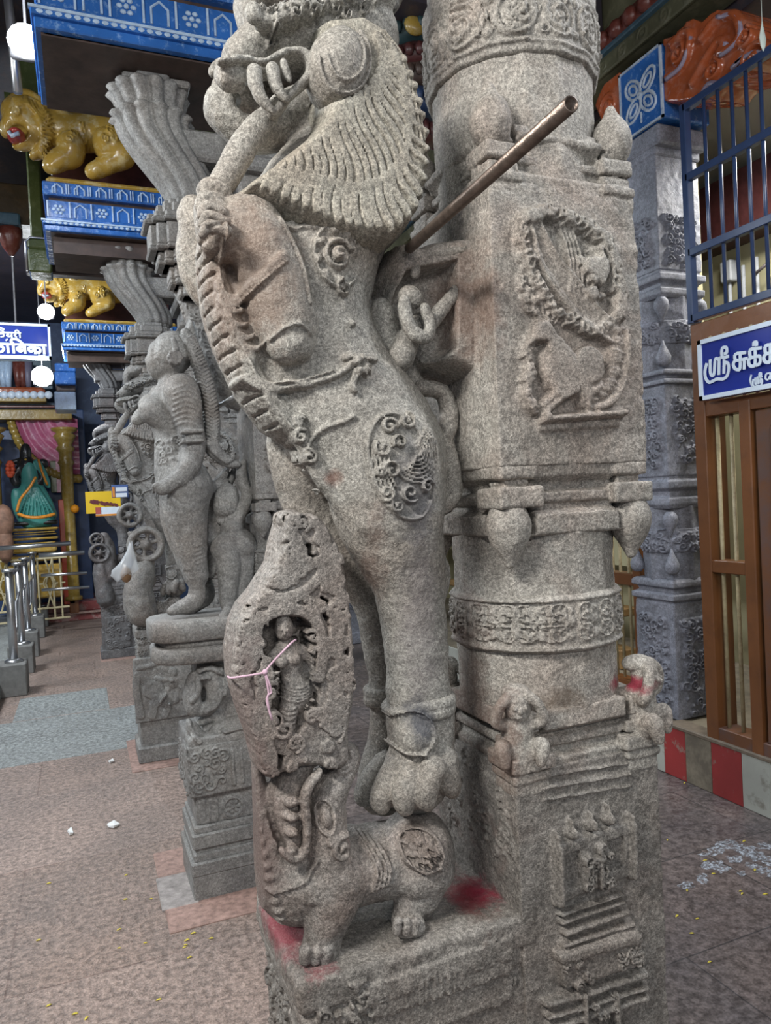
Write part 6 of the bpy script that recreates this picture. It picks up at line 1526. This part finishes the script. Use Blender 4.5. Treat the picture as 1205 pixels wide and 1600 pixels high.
# drape: quarter fan of folds with golden frill
ctr = W(120, 640); R0_ = float(ctr[0]-W(22, 640)[0]); drape = []
V = []; F = []; n = 26; m_ = 14
for i in range(n+1):
    a = math.pi+.5*math.pi*i/n
    for j in range(m_+1):
        r = R0_*(.15+.85*j/m_); y = YH2-.02-.035*math.cos(j*math.pi*2*5/m_)
        V.append((ctr[0]+r*math.cos(a), y, ctr[2]+r*math.sin(a)*1.15))
for i in range(n):
    for j in range(m_): k = i*(m_+1)+j; F.append((k, k+1, k+m_+2, k+m_+1))
F2 = [tuple(x+len(V) for x in f[::-1]) for f in F]; V2 = [(x, YH2+.12, z) for x, y, z in V]
link('pink_drape', V+V2, F+F2, M_PINK2, sh_)
mb = MB()
for i in range(22):
    a = math.pi+.5*math.pi*(i+.5)/22; r = R0_*1.07; c = (ctr[0]+r*math.cos(a), YH2-.03, ctr[2]+r*math.sin(a)*1.15); mb.ball(c, (.065, .05, .065), 8)
mb.build('gold_frill', M_GOLD2, sh_, True)
def gcol(px, name='gold_column'):
    x = W(px, 800)[0]; zt_, zb_ = W(px, 672)[2], W(px, 935)[2]; mb = MB(); h = zt_-zb_
    mb.lathe((x, YH2-.25, zb_), [(0, .12), (.05, .12), (.06, .085), (h*.5, .08), (h*.78, .085), (h*.80, .11), (h*.82, .085), (h*.86, .09), (h*.88, .13), (h*.90, .09), (h*.93, .12), (h*.955, .155), (h*.97, .11), (h*.985, .17), (h, .18)], 14)
    return mb.build(name, M_GOLD2, sh_, True)
gcol(108); gcol(-3)
bxs(88, 720, 102, 770, YH2-.05, .1, M_PINK2, 'pink_pilaster', sh_); bxs(80, 720, 88, 770, YH2-.05, .1, M_GREEN, 'green_pilaster', sh_)
bxs(100, 780, 109, 945, YH2-.3, .12, painted('red_orange_paint', (.42, .06, .03), (.5, .2, .1), .4, .3, 6.), 'red_post', sh_); bxs(109, 780, 114, 960, YH2-.3, .12, M_BROWN, 'brown_post', sh_)
mb = MB(); mb.ball(W(117, 795, YH2-.35), .06, 8); o = mb.build('marigold_bunch', plain('marigold', (.8, .3, .01), .6), None, True); tag(o, 'orange marigold bunch hanging on the post right of the green-clad goddess', 'flowers')
# upper tier: row of painted legs over an orange lotus plinth
bxs(-120, 605, 70, 622, YH2-.3, .35, M_ORANGE, 'lotus_plinth', sh_, .03); bxs(-120, 619, 72, 627, YH2-.32, .35, M_GOLD2, 'plinth_edge', sh_)
mb = MB()
for i in range(9): mb.ball(W(-16+i*11.5, 617, YH2-.32), (.055, .03, .055), 8)
mb.build('lotus_petals', M_SWHITE, sh_, True)
for i, (x, mt) in enumerate(((4, M_WB), (12, M_WB), (27, M_RUST), (35, M_RUST), (43, M_LILG))):
    MB().tube([W(x, 566, YH2-.2), W(x+.6, 590, YH2-.2), W(x+2, 605, YH2-.2)], [.07, .05, .035], 8).build('statue_leg', mt, sh_, True)
bxs(-120, 560, 80, 606, YH2-.05, .1, M_TEAL, 'upper_back_panel', sh_)
# blue ledges beside the lamp
for k, (y0, y1) in enumerate(((568, 580), (581, 600), (612, 640))): bxs(86, y0, 118, y1, 9.6-.02*k, .4, M_BLUE if k < 2 else M_WB, 'blue_ledge', sh_)
bxs(88, 600, 118, 611, 9.7, .3, M_SOFF, 'dark_course', sh_)
# gold stepped pedestal
pdl = thing('gold_pedestal', 'stepped golden pedestal carrying the goddess in a green sari', 'pedestal', (W(53, 935, 10.9)[0], 11.0, 0)); 
for y0, y1, a, b in ((823, 831, 16, 91), (833, 838, 19, 88), (831, 833, 21, 86), (838, 846, 16, 91), (846, 866, 19, 88), (866, 880, 15, 92), (880, 940, 12, 96)): bxs(a, y0, b, y1, 10.75, .5, M_GOLD, 'step', pdl, .02)
# goddess in a green sari
YQ = 10.95
gd = thing('goddess_statue', 'black stone goddess statue in a green sari with orange border on a gold pedestal', 'statue', W(52, 822, YQ)); gd['kind'] = 'thing'
M_BLK = plain('oiled_black_stone', (.02, .02, .022), .25); M_SARI = painted('green_silk', (.06, .26, .23), (.14, .42, .38), .35, .4, 6.); M_OR = plain('orange_gold_border', (.65, .25, .03), .35, 0, .3, 30.)
v = Vol((W(8, 822, YQ)[0], YQ-.25, W(8, 822, YQ)[2]-.05), (W(95, 690, YQ)[0], YQ+.25, W(50, 688, YQ)[2]+.05), .014)
K = lambda pts, Y=YQ, **k: v.chain(qc(pts, Y), k.get('ys', 1.), .03)
K([(40, 697, 4), (40, 703, 6), (40, 712, 7), (41, 720, 4), (43, 728, 12)]); K([(43, 728, 14), (46, 745, 12), (52, 770, 14)])
K([(32, 730, 5), (22, 745, 5), (26, 755, 5), (16, 738, 4), (14, 725, 4)], YQ-.05); K([(58, 730, 5), (66, 745, 5), (60, 756, 5)], YQ-.05); K([(60, 725, 4), (68, 722, 4), (72, 728, 3)]); K([(38, 718, 4), (20, 722, 4)])
v.box(W(22, 822, YQ)-np.array((0, .15, 0)), W(90, 812, YQ)+np.array((0, .15, 0)), .02)
v.build('stone_body', M_BLK, gd)
v = Vol((W(8, 822, YQ)[0], YQ-.25, W(8, 822, YQ)[2]-.02), (W(95, 690, YQ)[0], YQ+.28, W(50, 700, YQ)[2]+.05), .012)
K([(44, 727, 9), (46, 740, 11), (48, 754, 11)], YQ-.04); K([(48, 756, 13), (51, 772, 18), (54, 790, 24), (57, 804, 27)], YQ-.02, ys=.7); K([(72, 795, 8), (82, 804, 6)], YQ-.02, ys=.7); K([(24, 768, 5), (28, 788, 7), (34, 802, 8)], YQ-.02, ys=.7); K([(58, 722, 5), (68, 742, 5), (76, 760, 3)], YQ-.06)
H = v.hm()
for k in range(9): p = W(44+k*2, 762, YQ); q = W(30+k*7, 806, YQ); H.stroke([(p[0], p[2]), ((p[0]+q[0])/2+.01, (p[2]+q[2])/2), (q[0], q[2])], .018, .04)
v.carve(H, YQ); v.build('sari', M_SARI, gd)
MB().tube(catmull([W(56, 745, YQ-.27), W(46, 762, YQ-.30), (W(32, 780, YQ-.30)), W(26, 800, YQ-.30)], 5), .018, 8).tube(catmull([W(28, 803, YQ-.27), W(45, 808, YQ-.33), W(65, 808, YQ-.33), W(86, 803, YQ-.27)], 5), .022, 8).tube(catmull([W(60, 718, YQ-.1), W(66, 738, YQ-.14), W(74, 758, YQ-.1)], 4), .016, 8).build('sari_border', M_OR, gd, True)
mb = MB()
for a in range(10): mb.ball(W(16+4*math.cos(a*.63), 733+10*math.sin(a*.63), YQ-.14), .035, 6)
mb.build('flower_garland', plain('red_flowers', (.55, .08, .03), .6), gd, True)
o = MB().ball(W(40, 718, YQ-.1), (.02, .02, .015), 6).build('gold_eyes', M_GOLD, gd, True)
# veiled bundle at the frame edge
o = MB(); o.ball(W(6, 815, 10.4), (.12, .12, .22), 12); o.ball(W(8, 850, 10.4), (.10, .1, .25), 12); o = o.build('wrapped_bundle', plain('brown_net', (.22, .12, .08), .7, 0, .4, 12.), None, True); tag(o, 'brown net-wrapped bundle left of the golden pedestal at the frame edge', 'bundle')
# two painted steps at the end of the corridor
M_STEP = painted('red_white_step_paint', (.28, .07, .07), (.42, .32, .30), .8, .6, 5., .46, .56)
struct('floor_step_1', MB().box(-.66, .6, 11.25, 13, 0, .11, .01), M_STEP); struct('floor_step_2', MB().box(-.66, .6, 11.45, 13, .11, .24, .01), M_STEP)
struct('trim_30', MB().box(-.66, .6, 11.2, 11.3, .10, .125, .005), M_PINK)

# gold-painted grille before the shrine
fg = thing('railing_grille', 'cream painted decorative grille railing in front of the golden pedestal', 'railing', (W(50, 960, 10.6)[0], 10.5, 0))
M_CRP = plain('cream_enamel', (.55, .48, .30), .4, 0, .1)
a = W(-40, 870, 10.5); b = W(104, 862, 10.5); zt2 = float(a[2])
for zz in (.95, .30, .16): MB().tube([(a[0], 10.5, zz), (b[0], 10.5, zz)], .015, 6).build('cross_bar', M_CRP, fg)
n = 12
for i in range(n):
    x = a[0]+(b[0]-a[0])*i/n; dx = (b[0]-a[0])/n
    m_ = MB()
    if i % 3 == 0: m_.tube([(x, 10.5, .3), (x+dx, 10.5, .62), (x, 10.5, .95)], .012, 5).tube([(x+dx, 10.5, .3), (x, 10.5, .62), (x+dx, 10.5, .95)], .012, 5)
    else: m_.tube([(x, 10.5, .16), (x, 10.5, .95)], .012, 5).tube([(x, 10.5, .62), (x+dx*.6, 10.5, .62)], .010, 5)
    m_.build('panel_bar', M_CRP, fg)
    if i % 3 == 0:
        MB().tube([(x+dx/2+.07*math.cos(t), 10.5, .62+.09*math.sin(t)) for t in np.linspace(0, 6.28, 14)], .010, 5).build('ring', M_CRP, fg, True)
# bright steel rails across
for k, (yy, x0, x1, yb_) in enumerate(((858, -20, 110, 849), (868, 60, 132, 863), (899, 64, 136, 895), (922, 65, 140, 917))):
    pa, pb = W(x0, yy, 10.1-.3*(k > 0)), W(x1, yb_, 10.1-.3*(k > 0))
    o = MB().tube([pa, pb], .028 if k < 2 else .018, 10).build('steel_rail', M_CHROME, None, True)
    tag(o, ('topmost bright steel rail crossing in front of the golden pedestal', 'second bright steel rail below the topmost one, ending at the far dark pillar', 'third bright steel rail in the group in front of the shrine steps', 'lowest bright steel rail just above the shrine steps')[k], 'rail')
# steel queue railing: posts on concrete blocks along the left edge
rx = -.60
posts = [(10, 40, 896, 1035), (26, 50, 890, 1008), (36, 60, 878, 990), (48, 66, 870, 966), (55, 70, 866, 954), (61, 74, 860, 943)]
rl = thing('queue_railing', 'row of steel queue posts with zigzag rails on concrete blocks at the far left', 'railing', (rx, 8.5, 0))
prev = None; tops = []
for i, (x0, xb, y0, y1) in enumerate(posts):
    b = PX((x0+14 if i == 0 else xb-3-14 if i > 2 else xb-16), y1, rx); yy = float(PX(x0+2, y0, rx)[1])+(.0 if i else .1)
    p_top = 1.05; tops.append(yy)
    MB().tube([(rx, yy, .28), (rx, yy, 1.05)], .034 if i == 0 else .030, 14).lathe((rx, yy, .27), [(0, .075), (.012, .075), (.03, .05)], 14).lathe((rx, yy, 1.04), [(0, .055), (.02, .055), (.025, .03)], 14).build('post', M_CHROME, rl, True)
    MB().box(rx-.12 if i else rx-.6, rx+.10, yy-.14, yy+.14, 0, .27, .008).build('concrete_block', plain('railing_concrete', (.17, .17, .165), .8, 0, .25, 20.) if i == 0 else bpy.data.materials['railing_concrete'], rl)
for i in range(len(tops)-1):
    a, b = tops[i], tops[i+1]; MB().tube([(rx, a, 1.0), (rx, b, 1.0)], .018, 8).tube([(rx, a, .45), (rx, (a+b)/2, .50), (rx, (a+b)/2+.04, .72), (rx, b, .78)], .012, 8).build('rail', M_CHROME, rl, True)
struct('floor_raised', MB().box(-5, rx-.1, 5.6, 12.5, 0, .12), M_FG)

# ------------------------------------------------------------------ yellow sign, small blue notice, plastic bag
YY = Y5-.55
ys = thing('notice_board', 'yellow notice board hanging before the farthest dark pillar', 'sign', PY(136, 803, YY))
a = PY(135, 803, YY); b = PY(137, 768, YY); c = PY(190, 806, YY)
MB().box(a[0], c[0], YY, YY+.02, a[2], b[2]-.005, .002).build('board', plain('yellow_enamel', (.72, .48, .01), .35, 0, .08, 6.), ys)
def cy(u, v_): p = PY(125+u/13.39, 750+v_/13.39, YY-.004); return (float(p[0]), YY-.004, float(p[2]))
glyph([[(215, 470), (235, 430), (250, 480), (270, 440)], [(275, 490), (275, 430), (300, 430)], [(310, 490), (312, 440), (340, 440), (345, 490)], [(365, 430), (368, 500)], [(380, 455), (420, 460)], [(440, 510), (445, 460), (470, 465), (475, 515)], [(500, 470), (500, 515), (530, 520), (535, 475)], [(555, 520), (558, 475), (585, 480), (588, 520)], [(625, 530), (630, 485), (660, 490), (662, 530)], [(685, 490), (690, 540)], [(715, 500), (740, 505), (745, 545)], [(770, 500), (772, 550)]], cy, .0075, 'lettering', ys, plain('maroon_letters', (.12, .02, .03), .5), ax=1)
p = PY(149, 793, YY-.006); q = PY(188, 803, YY-.006); MB().box(p[0], q[0], YY-.008, YY-.002, q[2]+.0, p[2]+.0).build('white_panel', M_SWHITE, ys); MB().box(p[0], p[0]+.05, YY-.010, YY-.003, q[2]+.01, p[2]).build('small_emblem', plain('emblem_red', (.4, .08, .07), .5), ys)
MB().box(p[0], q[0], YY-.010, YY-.003, q[2]-.012, q[2]+.006).build('orange_stripe', M_OR, ys)
MB().tube([(a[0]+.1, YY+.01, b[2]), (a[0]+.36, Y5-.12, b[2]+.06)], .004, 5).build('hanging_wire', M_DGREY, ys)
YB2 = Y3-.33
bs = thing('small_notice', 'small blue and white notice hanging from the second beast of the row by a wire', 'sign', PY(175, 778, YB2))
a = PY(175, 778, YB2); b = PY(200, 757, YB2); MB().box(a[0], b[0], YB2, YB2+.01, a[2], b[2], .002).build('board', plain('notice_blue', (.06, .12, .32), .35, 0, .1), bs)
for y0, y1 in ((761, 768), (770, 777)):
    p = PY(181, y1, YB2-.004); q = PY(198, y0, YB2-.004); MB().box(p[0], q[0], YB2-.005, YB2, p[2], q[2]).build('white_lines', M_SWHITE, bs)
p = PY(176, 777, YB2-.004); q = PY(179, 761, YB2-.004); MB().box(p[0], q[0], YB2-.005, YB2, p[2], q[2]).build('orange_strip', M_OR, bs)
MB().tube([PY(187, 757, YB2), PY(190, 735, YB2+.05), PY(200, 735, Y3-.08)], .003, 5).build('wire', M_DGREY, bs)
# translucent plastic bag
mt, nt, B, new, lk = nodes('clear_plastic'); B.inputs['Base Color'].default_value = (.75, .8, .85, 1); B.inputs['Roughness'].default_value = .2; B.inputs['Alpha'].default_value = .42
YP = Y3-.45; bagp = [((205, 848), 2), ((203, 862), 5), ((199, 880), 13), ((196, 892), 19), ((190, 900), 15), ((188, 906), 9)]
V = []; F = []; N = 18
for i, ((x, y), r) in enumerate(bagp):
    c = PY(x, y, YP); R = r*mpp(c)
    for k in range(N): t = 2*math.pi*k/N; s = 1+.14*math.sin(5*t+i); V.append((c[0]+R*s*math.cos(t), c[1]+R*.6*s*math.sin(t), c[2]+.01*math.sin(3*t+i)))
for i in range(len(bagp)-1):
    for k in range(N): j = (k+1) % N; F.append((i*N+k, i*N+j, (i+1)*N+j, (i+1)*N+k))
F.append(tuple(range((len(bagp)-1)*N, len(bagp)*N)))
o = link('plastic_bag', V, F, mt); tag(o, 'clear plastic bag hanging below the wheel rings of the second beast', 'bag')
o = MB().ball(PY(197, 898, YP), (.03, .025, .045), 10).build('bag_contents', plain('brown_packet', (.25, .15, .08), .4), None, True); tag(o, 'brown packet at the bottom of the clear plastic bag', 'packet')
M_TEAL_DIM = plain('dimmed_teal_paint', (.02, .045, .05), .5)
# hanging lotus pendant between the beast head and pillar, shade darkened into its paints
lo_ = thing('ceiling_lotus', 'red and green painted lotus pendant with shade put into its paint, high between the beast head and nearest pillar', 'ornament', PY(645, 60, 3.6)); lo_['kind'] = 'thing'
for k, (yp, rp3, mt) in enumerate(((40, 62, M_MAROON), (72, 58, M_TEAL_DIM), (105, 50, M_MAROON), (132, 44, M_SOFF), (170, 42, M_WBLUE), (215, 36, M_MAROON))):
    c = PY(650, yp, 3.6); R = rp3*mpp(c); mb = MB(); mb.lathe((c[0], c[1], c[2]-.05), [(0, R*.6), (.02, R*.9), (.07, R*.95), (.12, R*.7)], 24)
    for i in range(20): a = i*.314; mb.ball((c[0]+R*math.cos(a), c[1]+R*math.sin(a), c[2]), (R*.16, R*.16, .035), 6)
    mb.build('petal_ring', mt, lo_, True)
c = PY(648, 40, 3.42); MB().ball(c, (.06, .03, .05), 10).build('flower_boss', M_GOLD2, lo_, True)
struct('ceiling_beam_1', MB().box(.6, 2.8, 3.3, 4.0, 3.95, 4.49), M_DARKP)
struct('ceiling_beam_2', MB().box(-5, .9, 3.3, 3.9, 4.2, 4.49), M_DARKP)
# ------------------------------------------------------------------ small things
# pink string tied round the scroll frame
M_STR = plain('pale_pink_string', (.62, .42, .52), .7, 0, .1)
YT = 1.072
kn = PY(414, 1050, YT)
mb = MB()
mb.tube(catmull([PY(356, 1057, 1.12), PY(362, 1059, YT), PY(385, 1056, YT), PY(408, 1052, YT), kn], 4), .0016, 6)
mb.tube(catmull([kn, PY(425, 1036, YT), PY(440, 1020, YT-.004), PY(455, 1005, YT), PY(463, 999, 1.10)], 4), .0016, 6)
mb.tube(catmull([kn, PY(418, 1070, YT), PY(420, 1085, YT), PY(417, 1095, YT), PY(425, 1125, YT)], 4), .0017, 6)
mb.tube(catmull([kn, PY(421, 1068, YT-.003), PY(424, 1082, YT), PY(418, 1088, YT-.002), PY(421, 1110, YT)], 4), .0014, 6); mb.ball(kn, .0045, 8)
o = mb.build('tied_string', M_STR, None, True); tag(o, 'pale pink string knotted around the pierced scroll frame in front of the little goddess', 'string')
# scraps of paper
M_PAPER = plain('white_paper', (.75, .77, .78), .6, 0, .03)
def scrap(pts, label):
    P = [PZ(x, y, .004) for x, y in pts]; n = len(P); V = [tuple(p) for p in P]+[(p[0]+.002, p[1], p[2]+.006+.006*(i % 2)) for i, p in enumerate(P)]
    F = [tuple(range(n-1, -1, -1)), tuple(range(n, 2*n))]+[(i, (i+1) % n, n+(i+1) % n, n+i) for i in range(n)]
    o = link('paper_scrap', V, F, M_PAPER, None, False); tag(o, label, 'paper', 'paper scraps on the corridor floor')
scrap([(167, 1289), (178, 1285), (187, 1289), (178, 1294), (170, 1293)], 'folded white paper scrap, the larger one nearer the pillars')
scrap([(105, 1299), (111, 1296), (114, 1303), (109, 1305)], 'small torn white paper scrap left of the larger folded one')
scrap([(169, 1190), (176, 1188), (178, 1190), (172, 1192)], 'tiny thin white paper scrap farthest up the corridor floor')
# yellow petals
M_PET = plain('yellow_petal', (.72, .60, .08), .5, 0, .1)
pr_ = random.Random(8)
def petal_mesh():
    V = [(-.008, 0, .001), (-.003, .003, .003), (.004, .0032, .004), (.009, 0, .002), (.004, -.003, .0035), (-.003, -.003, .0025)]
    V2 = [(x, y, z-.001) for x, y, z in V]
    return V+V2, [tuple(range(6)), tuple(range(11, 5, -1))]+[(i, i+6, (i+1) % 6+6, (i+1) % 6) for i in range(6)]
Vp, Fp = petal_mesh(); proto = link('flower_petal', Vp, Fp, M_PET, None, True)
spots_l = [(76, 1381), (196, 1406), (236, 1405), (266, 1405), (197, 1368), (186, 1453), (60, 1470), (227, 1474), (290, 1477), (292, 1470), (288, 1481), (302, 1459), (330, 1467), (296, 1497), (248, 1563), (76, 1572), (135, 1592), (186, 1482), (316, 1421), (117, 1585)]
spots_r = [(1070, 1224), (1043, 1313), (1163, 1315), (1102, 1345), (1115, 1366), (1180, 1360), (1074, 1392), (1157, 1393), (1160, 1397), (1196, 1398), (1058, 1432), (1090, 1436), (1081, 1459), (1109, 1504), (1023, 1354), (1031, 1385)]
first = True
for lst, zz, lb, gp in ((spots_l, .0, 'tiny yellow petal lying loose on the pinkish granite corridor floor', 'yellow petals on the corridor floor'), (spots_r, -.001, 'tiny yellow petal lying on the dark floor near the white powder drawing', 'yellow petals on the right aisle floor')):
    for x, y in lst:
        p = PZ(x, y, zz); o = proto if first else proto.copy()
        if not first: COL.objects.link(o)
        first = False; o.location = (p[0], p[1], zz+.0005); o.rotation_euler = (0, 0, pr_.uniform(-.6, 1.0)); s = pr_.uniform(.8, 1.2); o.scale = (s, s, s); tag(o, lb, 'petal', gp)
# white powder drawing
mt, nt, B, new, lk = nodes('rice_flour'); B.inputs['Roughness'].default_value = .9; B.inputs['Base Color'].default_value = (.50, .55, .62, 1)
tc = new('ShaderNodeTexCoord').outputs['Object']; a_ = ramp(nt, noise(nt, tc, 60., 6, lk, .75), [(.44, 0), (.60, .95)], lk); lk(a_, B.inputs['Alpha'])
mb = MB(); rg = random.Random(4)
for (x, y, w, h) in ((1140, 1320, 22, 7), (1165, 1328, 20, 6), (1120, 1330, 16, 5), (1182, 1338, 18, 6), (1150, 1342, 16, 5), (1115, 1352, 18, 6), (1175, 1352, 14, 4), (1130, 1357, 14, 5), (1098, 1368, 9, 3), (1072, 1384, 15, 5), (1098, 1376, 9, 4), (1198, 1322, 16, 4), (1192, 1360, 12, 5), (1205, 1345, 18, 6), (1215, 1366, 20, 6), (1160, 1365, 9, 3), (1100, 1335, 10, 2), (1225, 1335, 18, 6), (1240, 1355, 18, 6)):
    c = PZ(x, y, 0); e = PZ(x+w, y, 0); r = np.linalg.norm(e-c); f = PZ(x, y+h, 0); r2 = np.linalg.norm(f-c); d = (e-c)/r; d2 = (f-c)/r2; n = 14
    V = [tuple(c+np.array((0, 0, .0025)))]
    for k in range(n): t = 2*math.pi*k/n; s = rg.uniform(.6, 1.15); q = c+d*r*s*math.cos(t)+d2*r2*1.5*s*math.sin(t); V.append((q[0], q[1], .0005))
    mb.add(V, [(0, 1+k, 1+(k+1) % n) for k in range(n)])
o = mb.build('powder_drawing', mt, None); tag(o, 'smudged white powder floor drawing on the dark floor at the right', 'floor drawing', kind='stuff')
